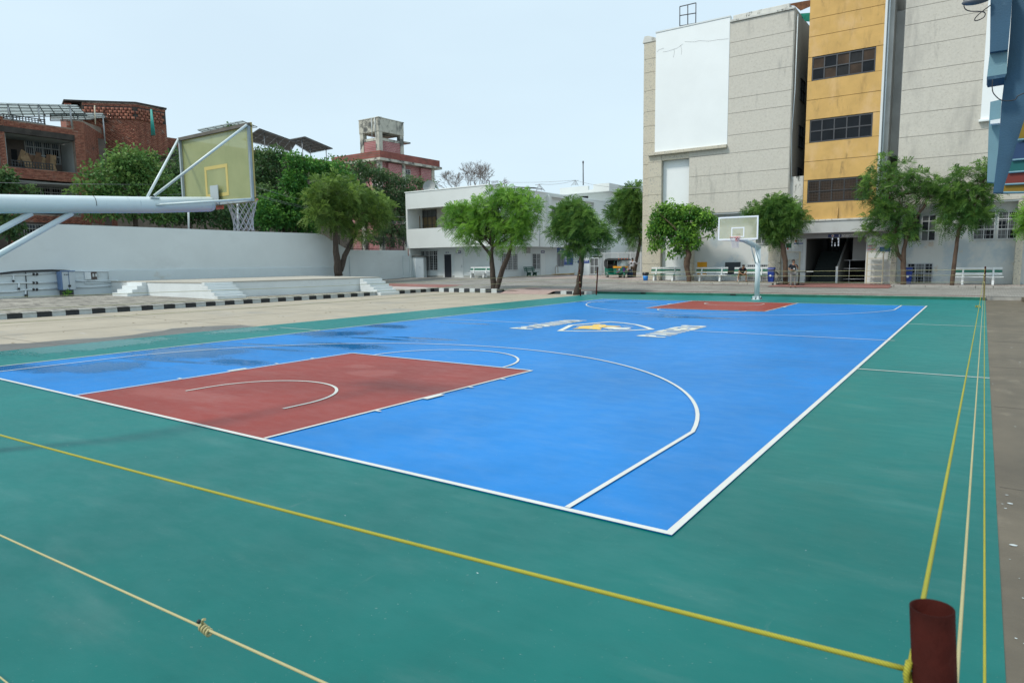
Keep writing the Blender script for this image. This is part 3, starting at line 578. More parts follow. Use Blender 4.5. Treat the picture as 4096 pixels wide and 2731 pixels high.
b = MB(); p0 = oy(GY,*ch(800,1072)); p1 = oy(GY,*ch(935,900)); b.box(p0.x,p1.x,GY-.006,GY,p0.z,p1.z); tag(b.build('painted_square', mat('orange_paint', (.72,.33,.01), .6, .05), A_), 'orange painted square')
b = MB(); p0 = oy(GY,*ch(1175,1068)); p1 = oy(GY,*ch(1387,902)); b.box(p0.x,p1.x,GY-.006,GY,p0.z,p1.z); tag(b.build('painted_square', mat('slate_paint', (.035,.045,.052), .7, .1), A_), 'dark slate painted square')
p0 = oy(GY,*ch(1475,1185)); p1 = oy(GY,*ch(1835,930))
window(A_, PY(p0.x,p1.x,max(.4,p0.z),p1.z,GY-.03), 4, 1, alu, [glassm,glass], bars=(13,7))
p0 = oy(GY,*ch(1585,660)); p1 = oy(GY,*ch(1850,520))
window(A_, PY(p0.x,p1.x,p0.z,p1.z,GY-.03), 3, 1, whitef, glassm)
# slot between block and yellow tower
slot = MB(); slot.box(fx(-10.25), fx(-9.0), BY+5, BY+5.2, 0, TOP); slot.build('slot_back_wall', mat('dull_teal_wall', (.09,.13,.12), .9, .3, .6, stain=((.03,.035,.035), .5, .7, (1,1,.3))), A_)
b = MB(); b.box(fx(-10.3), fx(-9.25), BY+.3, BY+.5, fz(4.4), fz(8.0)); b.build('stained_low_wall', moss, A_)
for zc_ in (14.6,11.2,8.1):
    b = MB(); window(A_, PX(BY+2.2,BY+3.6,fz(zc_-.8),fz(zc_+.8),fx(-10.2)+.06), 2, 2, dframe, glass)
b = MB(); b.tube([(fx(-10.0),BY+.2,fz(19.3)),(fx(-10.02),BY+.2,fz(14)),(fx(-10.15),BY+.2,fz(11)),(fx(-10.05),BY+.2,fz(7.7))], .035, 6); b.build('drain_pipe', whitem, A_)
# roof frame
rf = thing('roof_frame', tuple(oy(BY+.5,*c4(315,128))), 'thin square metal frame with a cross standing on the roof edge', 'frame')
for (a,b_) in (((275,132),(275,35)),((315,128),(315,25)),((355,118),(356,16)),((275,35),(356,16)),((275,80),(356,67)),((275,132),(355,118))):
    b = MB(); b.cyl(oy(BY+.5,*c4(*a)), oy(BY+.5,*c4(*b_)), .035, 6); b.build('bar', dframe, rf)

# yellow tower
T_ = thing('stair_tower', (fx(-6.7),BY,.3), 'ochre yellow stair tower with three bands of dark windows above an open entrance', 'building')
yx0, yx1 = fx(-9.12), fx(-4.45); YY = BY-.15
zt = [4.76, 6.0, 7.6, 8.9, 10.2, 11.79, 13.15, 14.45, 16.07, 17.45, 18.65, 20.2, 21.6]
zt = [fz(z) for z in zt]; wins = {1, 4, 7}
b = MB(); b.box(yx0+.01, yx1-.01, YY+.13, YY+9, fz(4.76), fz(21.6)); b.build('tower_core', joint, T_)
for i in range(len(zt)-1):
    if i in wins:
        xa, xb_ = fx(-8.86), fx(-4.87)
        b = MB(); b.box(yx0, xa, YY, YY+.1, zt[i]+.004, zt[i+1]-.02); b.build('wall_panel', yellow, T_)
        b = MB(); b.box(xb_, yx1, YY, YY+.1, zt[i]+.004, zt[i+1]-.02); b.build('wall_panel', yellow, T_)
        cur = {1:[glassb,glass,glassb], 4:[glass,dark,glass], 7:[glass,glassb,dark,glassb]}[i]
        wd_ = window(T_, PY(xa+.01,xb_-.01,zt[i]+.01,zt[i+1]-.03,YY+.08), 5, 2, dframe, cur, fr=.07, bars=(22,8) if i==1 else None, barm=mat('thin_brown_bars', (.06,.045,.035), .6, .1))
    else:
        b = MB(); b.box(yx0, yx1, YY, YY+.1, zt[i]+.014, zt[i+1]-.014); b.build('wall_panel', yellow, T_)
b = MB(); b.box(yx1, yx1+.12, YY, YY+.5, fz(4.76), fz(21.6)); b.build('side_trim', white, T_)
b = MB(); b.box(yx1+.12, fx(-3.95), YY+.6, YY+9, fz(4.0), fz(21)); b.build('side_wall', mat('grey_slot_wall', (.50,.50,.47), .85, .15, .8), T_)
b = MB(); b.tube([(yx1+.2,YY+.3,fz(z)) for z in (21,4.8)], .05, 6); b.build('drain_pipe', whitem, T_)
b = MB(); b.tube([oy(YY-.04,*ce(1050,280)), oy(YY-.04,*ce(1048,430))], .03, 6); b.build('pipe_stub', yellow, T_)
# entrance: beam, walls, stair hall
zb0 = oy(BY-.4,*ce(900,632)).z; zb1 = fz(4.72)
b = MB(); b.box(fx(-9.9), fx(-3.1), BY-.42, BY+.05, zb0, zb1-.06); b.build('entrance_beam', mat('weathered_white_beam', (.50,.52,.51), .85, .06, 1, .3, 30, stain=[((.30,.29,.26), .68, .72, (2.4,2.4,2.4)), ((.40,.40,.37), .55, .75, (1,1,.4), 3)]), T_, .02)
b = MB(); b.box(fx(-9.95), fx(-3.05), BY-.48, BY+.1, zb1-.06, zb1+.05); b.build('drip_ledge', moss, T_, .01)
EY = BY+.35
zo = oy(EY,*ce(900,706)).z; xo0 = oy(EY,*ce(597,1000)).x; xo1 = oy(EY,*ce(1438,1000)).x
grey2 = mat('grey_lintel_paint', (.36,.37,.37), .8, .06)
b = MB(); b.box(fx(-10), fx(-3.1), EY, EY+.2, zo, fz(4.7)); b.build('lintel', grey2, T_)
xl0 = oy(EY,*ce(245,1000)).x; xr1 = oy(EY,*ce(1795,1000)).x
b = MB(); b.box(xl0, xo0, EY, EY+.25, 0, zo); b.build('entrance_wall', white, T_)
b = MB(); b.box(xo1, xr1, EY, EY+.25, 0, zo); b.build('entrance_wall', white, T_)
for a_, b2 in ((178,250),(1797,1872)):
    xa, xb_ = oy(BY,*ce(a_,900)).x, oy(BY,*ce(b2,900)).x; zz = oy(BY,*ce(a_,1055)).z
    for z0_, z1_ in ((0,zz-.02),(zz+.02,fz(4.2))): b = MB(); b.box(xa, xb_, BY-.05, EY+.3, z0_, z1_); b.build('pilaster', stonel, T_)
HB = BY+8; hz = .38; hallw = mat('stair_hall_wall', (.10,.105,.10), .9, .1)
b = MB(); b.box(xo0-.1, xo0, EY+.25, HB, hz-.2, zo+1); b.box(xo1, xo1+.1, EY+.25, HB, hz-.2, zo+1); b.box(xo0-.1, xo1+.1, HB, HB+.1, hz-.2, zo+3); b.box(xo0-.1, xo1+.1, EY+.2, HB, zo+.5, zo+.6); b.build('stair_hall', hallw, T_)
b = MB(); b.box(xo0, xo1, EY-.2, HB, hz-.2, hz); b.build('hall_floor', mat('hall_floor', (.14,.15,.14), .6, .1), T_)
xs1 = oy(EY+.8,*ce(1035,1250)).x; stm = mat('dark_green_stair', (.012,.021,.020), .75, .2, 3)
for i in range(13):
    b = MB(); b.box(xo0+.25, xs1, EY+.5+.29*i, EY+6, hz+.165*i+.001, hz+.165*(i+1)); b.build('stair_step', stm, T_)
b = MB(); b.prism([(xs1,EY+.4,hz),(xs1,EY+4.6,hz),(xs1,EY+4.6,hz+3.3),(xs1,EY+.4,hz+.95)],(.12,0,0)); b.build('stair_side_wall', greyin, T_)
b = MB(); b.box(xs1, xs1+.13, EY+.3, EY+.42, hz, hz+1.1); b.build('newel_post', white, T_)
b = MB(); b.box(xs1+.7, xo1, EY+2.2, EY+2.35, hz+1.5, zo+.6); b.build('light_inner_wall', mat('pale_inner_wall', (.42,.43,.41), .85, .08), T_)
for zz in (.25,.95,1.5): b = MB(); b.cyl((xs1+.4,EY+.8,hz+zz),(xo1-.05,EY+.8,hz+zz), .022, 6); b.build('hand_rail', alu, T_)
b = MB(); b.cyl((xs1+.75,EY+.8,hz),(xs1+.75,EY+.8,hz+1.5), .025, 6); b.build('hand_rail', alu, T_)
(px0, pz0), (px1, pz1) = [(oy(HB,*ce(x,y)).x, oy(HB,*ce(x,y)).z) for x,y in ((955,828),(1085,690))]
window(T_, PY(px0,px1,pz0,pz1,HB-.05), 3, 3, black, mat('daylit_pane', (.75,.8,.8), .4, .05))
daylit = MATS['daylit_pane'].node_tree.nodes['Principled BSDF']; daylit.inputs['Emission Color'].default_value = (.8,.9,1,1); daylit.inputs['Emission Strength'].default_value = .45
# signs on the entrance
def board(name, lab, cat, c, x0, y0, x1, y1, Y, m_, th=.03, group=None):
    p0, p1 = oy(Y,*c(x0,y1)), oy(Y,*c(x1,y0)); t_ = thing(name, tuple(p0), lab, cat, group); b = MB(); b.box(p0.x,p1.x,Y-th,Y,p0.z,p1.z); b.build('panel', m_, t_, .004); return t_, p0, p1
def put_text(parent, body, m_, x, z, size, Y, wid=None):
    def M(c, bb):
        s_ = size/(bb[3]-bb[2]); sx = (wid/(bb[1]-bb[0])) if wid else s_
        return (x+(c.x-bb[0])*sx, Y, z+(c.y-bb[2])*s_)
    return text_mesh('lettering', body, m_, parent, M)
wtxt = mat('white_lettering', (.75,.75,.75), .5, .02); ntxt = mat('navy_lettering', (.02,.025,.12), .5, .02); rtxt = mat('red_lettering', (.5,.03,.02), .5, .02); gtxt = mat('grey_print', (.25,.27,.3), .6, .1)
paper = mat('printed_paper', (.62,.65,.66), .6, .04)
s1, p0, p1 = board('entrance_sign', 'navy blue sign with a round emblem above the stair entrance', 'sign', ce, 915,650,1098,697, EY-.005, snavy)
h_ = p1.z-p0.z; b = MB(); b.cyl((p0.x+.28,EY-.036,(p0.z+p1.z)/2),(p0.x+.28,EY-.042,(p0.z+p1.z)/2), h_*.42, 18); b.build('emblem', wtxt, s1)
b = MB(); b.cyl((p0.x+.28,EY-.043,(p0.z+p1.z)/2),(p0.x+.28,EY-.047,(p0.z+p1.z)/2), h_*.22, 12); b.build('emblem_centre', rtxt, s1)
for k, w2 in ((.62,.75),(.25,.5)):
    for j in range(9):
        if random.random() < .85: b = MB(); b.box(p0.x+.65+j*w2/9*1.2, p0.x+.65+j*w2/9*1.2+w2/9*.85, EY-.039, EY-.036, p0.z+h_*k-.03, p0.z+h_*k+.04); b.build('letter_mark', wtxt, s1)
n1, p0, p1 = board('notice_board', 'white notice board with a red emblem and printed lists left of the entrance', 'notice board', ce, 430,712,570,912, EY-.005, paper)
put_text(n1, 'POORNIMA', ntxt, p0.x+.28, p1.z-.22, .13, EY-.038, (p1.x-p0.x)-.36)
b = MB(); b.box(p0.x,p1.x,EY-.039,EY-.036,p1.z-.36,p1.z-.29); b.build('blue_stripe', sblue, n1)
b = MB(); b.cyl((p0.x+.15,EY-.036,p1.z-.15),(p0.x+.15,EY-.04,p1.z-.15), .08, 12); b.build('emblem', rtxt, n1)
for k in range(14):
    for j in range(5):
        if random.random() < .8: b = MB(); zz = p1.z-.48-k*.095; b.box(p0.x+.07+j*(p1.x-p0.x)/5.3, p0.x+.07+(j+.7)*(p1.x-p0.x)/5.3, EY-.038, EY-.036, zz, zz+.012); b.build('print_line', gtxt, n1)
n2, p0, p1 = board('notice_board', 'smaller poster with a green band and red print half behind the tree trunk', 'notice board', ce, 322,715,412,892, EY-.005, paper)
b = MB(); b.box(p0.x+.02,p1.x-.02,EY-.039,EY-.036,p1.z-.62,p1.z-.3); b.build('green_band', dgreen, n2)
b = MB(); b.box(p0.x+.1,p1.x-.2,EY-.039,EY-.036,p0.z+.12,p0.z+.24); b.build('red_print', rtxt, n2)
b = MB(); b.box(p0.x+.1,p1.x-.2,EY-.039,EY-.036,p0.z+.32,p0.z+.44); b.build('dark_print', black, n2)
n3, p0, p1 = board('notice_board', 'grey printed notice board above the right shelf rack', 'notice board', ce, 1450,745,1600,888, EY-.005, mat('grey_notice', (.42,.44,.46), .6, .08))
for k in range(16): b = MB(); zz = p1.z-.1-k*(p1.z-p0.z-.15)/16; b.box(p0.x+.05, p0.x+.05+(p1.x-p0.x-.1)*random.uniform(.7,1), EY-.038, EY-.036, zz, zz+.02); b.build('print_line', random.choice([gtxt,wtxt,wtxt,rtxt]), n3)
n4, p0, p1 = board('notice_board', 'blue and white notice board at the right end of the entrance wall', 'notice board', ce, 1630,760,1785,892, EY-.005, paper)
b = MB(); b.box(p0.x,p1.x,EY-.039,EY-.036,p0.z,p0.z+.28); b.build('blue_stripe', sblue, n4)

# block C
C_ = thing('office_block', (fx(1),BY,.3), 'grey panelled block right of the yellow tower with windows low down', 'building')
xC0 = oy(BY,*c5(490,840)).x; xC1 = 13.0; CT = fz(22)
b = MB(); b.box(xC0+.02, xC1, BY+.04, BY+12, fz(5.5), CT); b.build('wall_core', joint, C_)
zc = [fz(5.5)]+[oy(BY,*c5(600,y)).z for y in (903,797,683,565,445,355,228,118,33)]+[CT]
panels(C_, xC0, xC1, zc, BY, stone)
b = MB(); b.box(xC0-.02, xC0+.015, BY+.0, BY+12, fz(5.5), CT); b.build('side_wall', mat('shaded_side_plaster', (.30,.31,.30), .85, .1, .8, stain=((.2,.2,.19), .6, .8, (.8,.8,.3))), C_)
zwl = oy(BY,*c5(900,605)).z; xwl = oy(BY,*c5(905,605)).x
b = MB(); b.box(xwl, xC1, BY-.10, BY-.04, zwl, CT); b.build('blank_white_panel', whiteb, C_)
b = MB(); b.box(xwl-.08, xC1, BY-.28, BY-.04, zwl-.12, zwl); b.build('ledge', whiteb, C_, .015)
CG = BY+.55
b = MB(); b.box(xC0+.1, xC1, CG, CG+.2, 0, fz(5.5)); b.build('ground_floor_wall', gfm, C_)
b = MB(); b.box(xC0, xC1, BY+.02, CG, fz(5.42), fz(5.5)); b.build('soffit', white, C_)
b = MB(); xa = oy(BY,*cr(1445,1000)).x; b.box(xa, oy(BY,*cr(1530,1000)).x, BY-.02, CG, 0, fz(5.45)); b.build('pilaster', stonel, C_)
def cwin(c, x0, y0, x1, y1, cols, rows, fm, pm, **kw):
    p0, p1 = oy(CG,*c(x0,y1)), oy(CG,*c(x1,y0)); return window(C_, PY(p0.x,p1.x,max(.38,p0.z),p1.z,CG-.03), cols, rows, fm, pm, **kw)
cwin(cr, 185,450,375,757, 1, 3, dframe, glass); cwin(cr, 378,452,565,757, 2, 3, whitef, [glassm,glass], rowh=[.4,.36,.24])
cwin(cr, 970,412,1240,740, 2, 3, whitef, [glassm,glass], rowh=[.37,.36,.27], bars=(5,6), barm=alu); cwin(cr, 1245,408,1508,735, 2, 3, whitef, [glassm,glass], rowh=[.37,.36,.27], bars=(5,6), barm=alu)
cwin(cr, 215,1005,522,1250, 3, 2, alu, [glassm,glass], bars=(7,6), barm=alu)
# slot between tower and block C
b = MB(); b.box(fx(-4.0), xC0+.02, BY+1.6, BY+1.8, fz(9.0), fz(18.6)); b.box(fx(-4.0), xC0+.02, BY+3, BY+3.2, 0, fz(9.0)); b.build('slot_back_wall', MATS['grey_slot_wall'], C_)
b = MB(); b.box(fx(-4.4), xC0+.1, BY+.3, BY+.5, fz(4.0), fz(7.2)); b.build('stained_low_wall', moss, C_)
# green and orange roof netting pieces glimpsed above
for nm, cm, pts, Yp in (('shade_net', (.01,.22,.15), ((870,70),(935,65),(932,110),(905,108)), BY+2), ('shade_net', (.16,.07,.03), ((800,25),(937,0),(937,30),(880,55),(850,30)), BY+2.5)):
    q = [oy(Yp,*c4(*p)) for p in pts]; b = MB(); b.prism(q, (0,.04,0)); tag(b.build(nm, mat('net_%d' % int(cm[1]*100), cm, .9, .4, 5)), 'torn %s netting in the gap beside the yellow tower top' % ('green' if cm[1] > .1 else 'brown'), 'netting')

# ------------------------------------------------------------------ WHITE TWO-STOREY BUILDING
FX, FY = -34.7, 44.2; GFX, GFY = -35.9, 45.9
w2 = thing('white_building', (FX,FY,.6), 'white two storey building with a balcony and an overhanging upper floor', 'building')
wf = mat('white_building_paint', (.66,.70,.69), .75, .04, .5, .15, 40, stain=((.56,.59,.58), .6, .85, (.5,.5,.2)))
zb_, zt_ = 3.55, 8.92; xL = -44.95; YE = 75.0
b = MB()
bx0, bx1 = -44.75, -37.2
b.box(xL, bx0, FY, FY+.25, zb_, zt_); b.box(bx0, bx1, FY, FY+.25, zb_, 5.41); b.box(bx0, bx1, FY, FY+.25, 7.35, zt_); b.box(bx1, FX, FY, FY+.25, zb_, zt_)
b.box(FX-.25, FX, FY+.25, YE, zb_, zt_); b.box(xL, xL+.2, FY+.25, YE, .2, zt_); b.box(xL+.2, FX-.25, FY+.25, YE, zt_-.35, zt_-.25); b.box(xL, FX, YE, YE+.2, zb_, zt_)
b.box(xL+.2, FX-.25, FY+.25, YE, zb_, zb_+.15)
b.build('upper_wall', wf, w2)
b = MB(); b.box(xL-.05, FX+.05, FY-.05, FY+.3, zt_, zt_+.09); b.box(FX-.3, FX+.05, FY+.3, YE, zt_, zt_+.09); b.build('roof_coping', whiteb, w2)
bal = mat('balcony_cream', (.55,.54,.48), .8, .05)
b = MB(); b.box(bx0-.1, bx1+.1, FY+2.2, FY+2.35, zb_+.2, 7.6); b.box(bx0-.15, bx0-.02, FY+.25, FY+2.2, zb_+.2, 7.6); b.box(bx0-.1, bx1+.1, FY+.25, FY+2.2, 7.45, 7.6); b.build('balcony_back_wall', bal, w2)
p0, p1 = oy(FY+2.2,*c9(250,665)), oy(FY+2.2,*c9(460,435))
window(w2, PY(p0.x,p1.x,5.0,p1.z,FY+2.15), 4, 3, dframe, [amber,glassm,amber], rowh=[.36,.36,.28])
p0, p1 = oy(FY+1.7,*c9(205,670)), oy(FY+1.7,*c9(250,515)); b = MB(); b.box(p0.x,p1.x,FY+1.68,FY+1.72,5.0,p1.z); b.build('open_shutter', amber, w2)
b = MB(); b.box(xL+.2, GFX, GFY, GFY+.2, 0, zb_); b.box(GFX-.2, GFX, GFY+.2, YE, 0, zb_); b.build('ground_floor_wall', whitew, w2)
b = MB(); b.box(xL+.2, GFX+.03, GFY-.03, GFY, 0, .85); b.build('skirting', mat('grey_skirting', (.36,.38,.36), .7, .08), w2)
b = MB(); b.box(xL+.2, -36.1, FY-.1, GFY, .3, .66); b.build('plinth_step', mat('plinth_stone', (.33,.33,.30), .8, .15, 3), w2, .02)
def gy(x0,y0,x1,y1): p0, p1 = oy(GFY,*c9(x0,y1)), oy(GFY,*c9(x1,y0)); return p0.x,p1.x,p0.z,p1.z
a = gy(275,948,475,1198)
window(w2, PY(*a,GFY-.04), 4, 2, whitef, [glassm,glass,glass,glassm], rowh=[.76,.24], bars=(9,8))
p = gy(310,1012,375,1200); b = MB(); b.box(p[0],p[1],GFY-.35,GFY-.32,p[2],p[3]); b.build('open_casement', glassm, w2)
a = gy(548,988,650,1293); b = MB(); b.box(a[0],a[1],GFY-.05,GFY-.001,.66,a[3]); b.build('door_frame', whitef, w2)
b = MB(); b.box(a[0]+.2,a[1]-.05,GFY-.06,GFY-.051,.66,a[3]-.06); tag(b.build('door', mat('dark_doorway', (.012,.016,.026), .6, .2), w2), 'open dark doorway')
a = gy(688,990,795,1294); b = MB(); b.box(a[0],a[1],GFY-.04,GFY-.001,.66,a[3]); b.build('door_frame', whitef, w2)
b = MB(); b.box(a[0]+.07,a[1]-.07,GFY-.06,GFY-.041,.67,a[3]-.07); d_ = b.build('door', white, w2)
b = MB(); b.box(a[1]-.2,a[1]-.12,GFY-.09,GFY-.061,1.6,1.85); b.build('handle', alu, d_)
for (x0,y0,x1,y1,l) in ((575,965,610,979,'small blue nameplate over the dark doorway'),(703,952,765,980,'navy sign with an emblem over the closed white door')):
    a = gy(x0,y0,x1,y1); t_ = thing('door_sign', (a[0],GFY-.03,a[2]), l, 'sign'); b = MB(); b.box(a[0],a[1],GFY-.03,GFY-.002,a[2],a[3]); b.build('panel', snavy, t_)
    b = MB(); b.box(a[0]+(a[1]-a[0])*.35,a[1]-.05,GFY-.035,GFY-.031,(a[2]+a[3])/2-.03,(a[2]+a[3])/2+.03); b.build('lettering', wtxt, t_)
    if x0 == 703: b = MB(); zc_ = (a[2]+a[3])/2; b.cyl((a[0]+.15,GFY-.03,zc_),(a[0]+.15,GFY-.036,zc_),.11,12); b.build('emblem', wtxt, t_)
# right (side) facade, ground floor, plane x=GFX
def gx(c,x0,y0,x1,y1,X=GFX): p0, p1 = ox(X,*c(x0,y1)), ox(X,*c(x1,y0)); return p0.y,p1.y,p0.z,p1.z
a = gx(c9,1270,985,1470,1195); window(w2, PX(*a,GFX+.04), 3, 1, whitef, [glassm,glass,amber], bars=(10,7))
a = gx(c9,1655,985,1755,1185); window(w2, PX(*a,GFX+.04), 2, 1, whitef, [glass,glassm], bars=(7,3), barm=whitef)
a = gx(c9,1757,985,1820,1272); b = MB(); b.box(GFX,GFX+.05,a[0],a[1],.5,a[3]); b.build('door_frame', whitef, w2); b = MB(); b.box(GFX+.05,GFX+.07,a[0]+.1,a[1]-.1,.5,a[3]-.07); b.build('door', white, w2)
a = gx(cc,245,980,325,1150); window(w2, PX(*a,GFX+.04), 2, 1, alu, [glassm])
a = gx(c9,1580,900,1632,983); t_ = thing('wall_grille', (GFX,a[0],a[2]), 'rectangular stone jali panel high on the white side wall', 'panel'); b = MB(); b.box(GFX,GFX+.05,*a); b.build('slab', mat('jali_stone', (.33,.34,.33), .8, .35, 6), t_)
def xsign(name, c, x0,y0,x1,y1, lab, m_, rows=(), emb=False, X=GFX, head=None):
    a = gx(c,x0,y0,x1,y1,X); t_ = thing(name, (X,a[0],a[2]), lab, 'sign'); b = MB(); b.box(X+.002,X+.03,*a); b.build('panel', m_, t_)
    hh = a[3]-a[2]; ww = a[1]-a[0]
    if emb: b = MB(); b.cyl((X+.03,a[0]+ww*.5,a[2]+hh*.38),(X+.036,a[0]+ww*.5,a[2]+hh*.38), hh*.2, 14); b.build('emblem', wtxt, t_)
    for rr, w_ in rows:
        if isinstance(w_, str):
            def M(cc_, bb, rr=rr): s_ = .12/(bb[3]-bb[2]); return (X+.035, a[0]+ww*.08+(cc_.x-bb[0])/(bb[1]-bb[0])*ww*.84, a[2]+hh*rr+(cc_.y-bb[2])*s_*hh/1.3)
            text_mesh('lettering', w_, wtxt, t_, M)
        else: b = MB(); b.box(X+.031,X+.035,a[0]+ww*.08,a[0]+ww*(.08+w_),a[2]+hh*rr,a[2]+hh*rr+.06); b.build('lettering', wtxt, t_)
    return t_
xsign('door_sign', c9, 1768,950,1812,978, 'small navy sign with an emblem over the white side door', snavy, [(.4,.75)])
xsign('wall_sign', cc, 245,903,328,975, 'square blue laundromat sign with a round emblem above a window', sblue, [(.82,'LAUNDROMAT')], True)
xsign('wall_sign', cc, 330,970,443,1130, 'large blue notice with white lines and a torn lower edge', sblue, [(.62,.5),(.52,.55),(.42,.2),(.28,.3)])
xsign('wall_sign', cc, 722,905,852,988, 'dark blue sign behind the neem tree beside the gate', sblue, [(.6,.5),(.4,.4)], X=GFX+.02)
# upper windows with box surrounds on x=FX
for (x0,y0,x1,y1, wx0,wy0,wx1,wy1) in ((118,283,325,705,165,425,250,682),(508,332,690,700,570,470,680,650),(838,378,1005,750,880,540,946,735)):
    a = gx(cc,x0,y0,x1,y1,FX); fr_ = MB(); t_ = .16
    fr_.box(FX,FX+.3,a[0],a[0]+t_*3,a[2],a[3]); fr_.box(FX,FX+.3,a[1]-t_,a[1],a[2],a[3]) ; fr_.box(FX,FX+.32,a[0]+t_*3,a[1]-t_,a[3]-t_,a[3]+.01); fr_.box(FX,FX+.34,a[0],a[1],a[2]-t_,a[2]-.002); fr_.build('window_surround', wf, w2)
    q = gx(cc,wx0,wy0,wx1,wy1,FX+.02); window(w2, PX(a[0]+t_*3+.3,a[1]-t_-.1,q[2],q[3],FX+.03), 3, 2, dframe, [glassb,amber,glassm])
b = MB(); b.tube([(FX+.04,ox(FX,*cc(20,200)).y,z) for z in (8.8,3.6)], .03, 6); b.build('drain_pipe', whitem, w2)
# rear roof block
r2 = thing('rear_white_block', (-30,62,5), 'low white flat roofed block rising behind the white building', 'building')
RY = 66
def rp(x, y): p = oy(RY,*cc(x,y)); return p
a0, a1, a2_, a3 = rp(280,150), rp(635,125), rp(700,118), rp(900,100); zb4 = rp(600,225).z
b = MB(); b.box(a0.x,a1.x,RY,RY+.3,zb4,a1.z-.1); b.box(a2_.x,a3.x,RY,RY+.3,zb4,a3.z); b.box(a1.x,a2_.x,RY+.001,RY+.3,zb4,rp(660,185).z); b.box(a3.x-.3,a3.x,RY+.3,RY+16,zb4,a3.z); b.box(a0.x,a3.x-.3,RY+.3,RY+16,zb4,zb4+.3); b.build('parapet', wf, r2)
b = MB(); b.box(a0.x+.5,rp(865,215).x,RY+1.2,RY+15,0,zb4-.01); b.build('wall', wf, r2)
b = MB(); q0, q1 = rp(455,280), rp(575,255); b.box(q0.x,q1.x,RY+1.17,RY+1.2,q0.z-.6,q1.z); b.build('window', glass, r2)
# building glimpsed beyond the gate
g2 = thing('pale_outbuilding', (-22,72,.6), 'pale building with a dark shopfront seen through the gate', 'building')
b = MB(); q0, q1 = oy(72,*cc(1110,935)), oy(72,*cc(1330,1240)); b.box(q0.x-4.5, q1.x+3, 72, 80, 0, q0.z+1.3); b.build('wall', mat('cream_wall', (.50,.49,.44), .8, .1, 1), g2)
b = MB(); q0, q1 = oy(72,*cc(1010,1000)), oy(72,*cc(1170,1240)); b.box(q0.x,q1.x,71.9,72,0,q0.z); b.build('shopfront', dark, g2); b = MB(); b.box(q0.x+1.6,q0.x+2.2,71.8,71.9,.5,q0.z-.5); b.build('door', amber, g2)
# gate
GTY = 58.0
gt = thing('steel_gate', (oy(GTY,*cc(1000,1100)).x,GTY,.7), 'tall pale grey sliding gate of close upright bars', 'gate')
g0, g1, g2_ = oy(GTY,*cc(770,1250)), oy(GTY,*cc(1310,1250)), oy(GTY,*cc(840,970)); zt4 = oy(GTY,*cc(1000,978)).z; zb5 = .72
gm = mat('gate_paint', (.50,.53,.54), .5, .08, 4)
b = MB(); b.box(g0.x,g1.x,GTY-.03,GTY+.03,zt4-.06,zt4); b.build('rail', gm, gt); b = MB(); b.box(g0.x,g1.x,GTY-.03,GTY+.03,zb5,zb5+.08); b.build('rail', gm, gt)
for x_ in (780,840,1015,1165,1295): xx = oy(GTY,*cc(x_,1000)).x; b = MB(); b.box(xx-.06,xx+.06,GTY-.05,GTY+.05,zb5-.05,zt4+.05); b.build('post', gm, gt)
nb_ = 52
for i in range(nb_): xx = g0.x+(g1.x-g0.x)*(i+.5)/nb_; b = MB(); b.cb((xx,GTY,(zt4+zb5)/2),(.035,.03,zt4-zb5+.18)); b.build('bar', gm, gt)

# ------------------------------------------------------------------ BRICK BUILDING on the left
brickA = mat('old_red_brick', (.245,.085,.055), .9, .35, 5.5, .5, 30, stain=[((.05,.035,.03), .56, .70, (.4,.4,.9)), ((.36,.26,.21), .56, .74, (.8,.8,1.6), 4)])
brickB = mat('old_orange_brick', (.31,.125,.08), .9, .3, 5, .5, 30, stain=[((.06,.04,.03), .58, .72, (.4,.4,.9)), ((.40,.30,.25), .58, .76, (.9,.9,1.8), 4)])
mortar = mat('mortar', (.27,.22,.18), .95, .25, 2, stain=((.04,.035,.03), .55, .7, (.6,.6,.9)))
sooty = mat('sooty_concrete', (.05,.043,.038), .9, .4, 1.5, .4, 20, stain=((.16,.13,.11), .6, .75, (1,1,2)))
BX = -56.0; B2 = -62.0
br = thing('brick_building', (BX,14,.4), 'old red brick building with balconies and a solar canopy behind the boundary wall', 'building')
BRICKS = []
def brick_face(O, A, H, wa, bl=.26, bh=.105, out=None, skip=None, ragged=False):
    """list of bricks covering O + a*A + z*H"""
    A = Vector(A).normalized(); D = Vector(out).normalized(); rows = int(H/bh); L_ = []
    for j in range(rows):
        off = -bl/2*(j%2); n_ = int((wa)/bl)+2
        for i in range(n_):
            a0_ = max(0, off+i*bl); a1_ = min(wa, off+(i+1)*bl-.014)
            if a1_-a0_ < .04: continue
            if skip and skip((a0_+a1_)/2, (j+.5)*bh): continue
            L_.append((Vector(O)+A*a0_+Vector((0,0,j*bh)), A*(a1_-a0_), D*random.uniform(.008,.03), bh-.014))
    return L_
def yv(X, c, x, y): p = ox(X,*c(x,y)); return p
pF0 = yv(BX,c1,497,400); pF1 = yv(BX,c1,562,400); pE = yv(B2,c1,727,300); ztopF = yv(BX,c1,500,215).z; ztopE = yv(B2,c1,725,290).z
yL = -9.0
zPar1, zPar0 = yv(BX,c1,300,246).z, yv(BX,c1,300,290).z      # brick parapet band
zSo = yv(BX,c1,270,325).z                                     # soffit
zBal1, zBal0 = yv(BX,c1,300,545).z, yv(BX,c1,300,612).z
zSo2 = yv(BX,c1,300,632).z; zB31, zB30 = yv(BX,c1,300,838).z, yv(BX,c1,300,893).z
yP0, yP1 = yv(BX,c1,-5,400).y, yv(BX,c1,38,400).y
b = MB()
b.box(BX-.3,BX,yL,pF0.y,zPar0,zPar1); b.box(BX-.3,BX,yL,pF0.y,zBal0,zBal1); b.box(BX-.3,BX,yL,pF0.y,zB30,zB31)
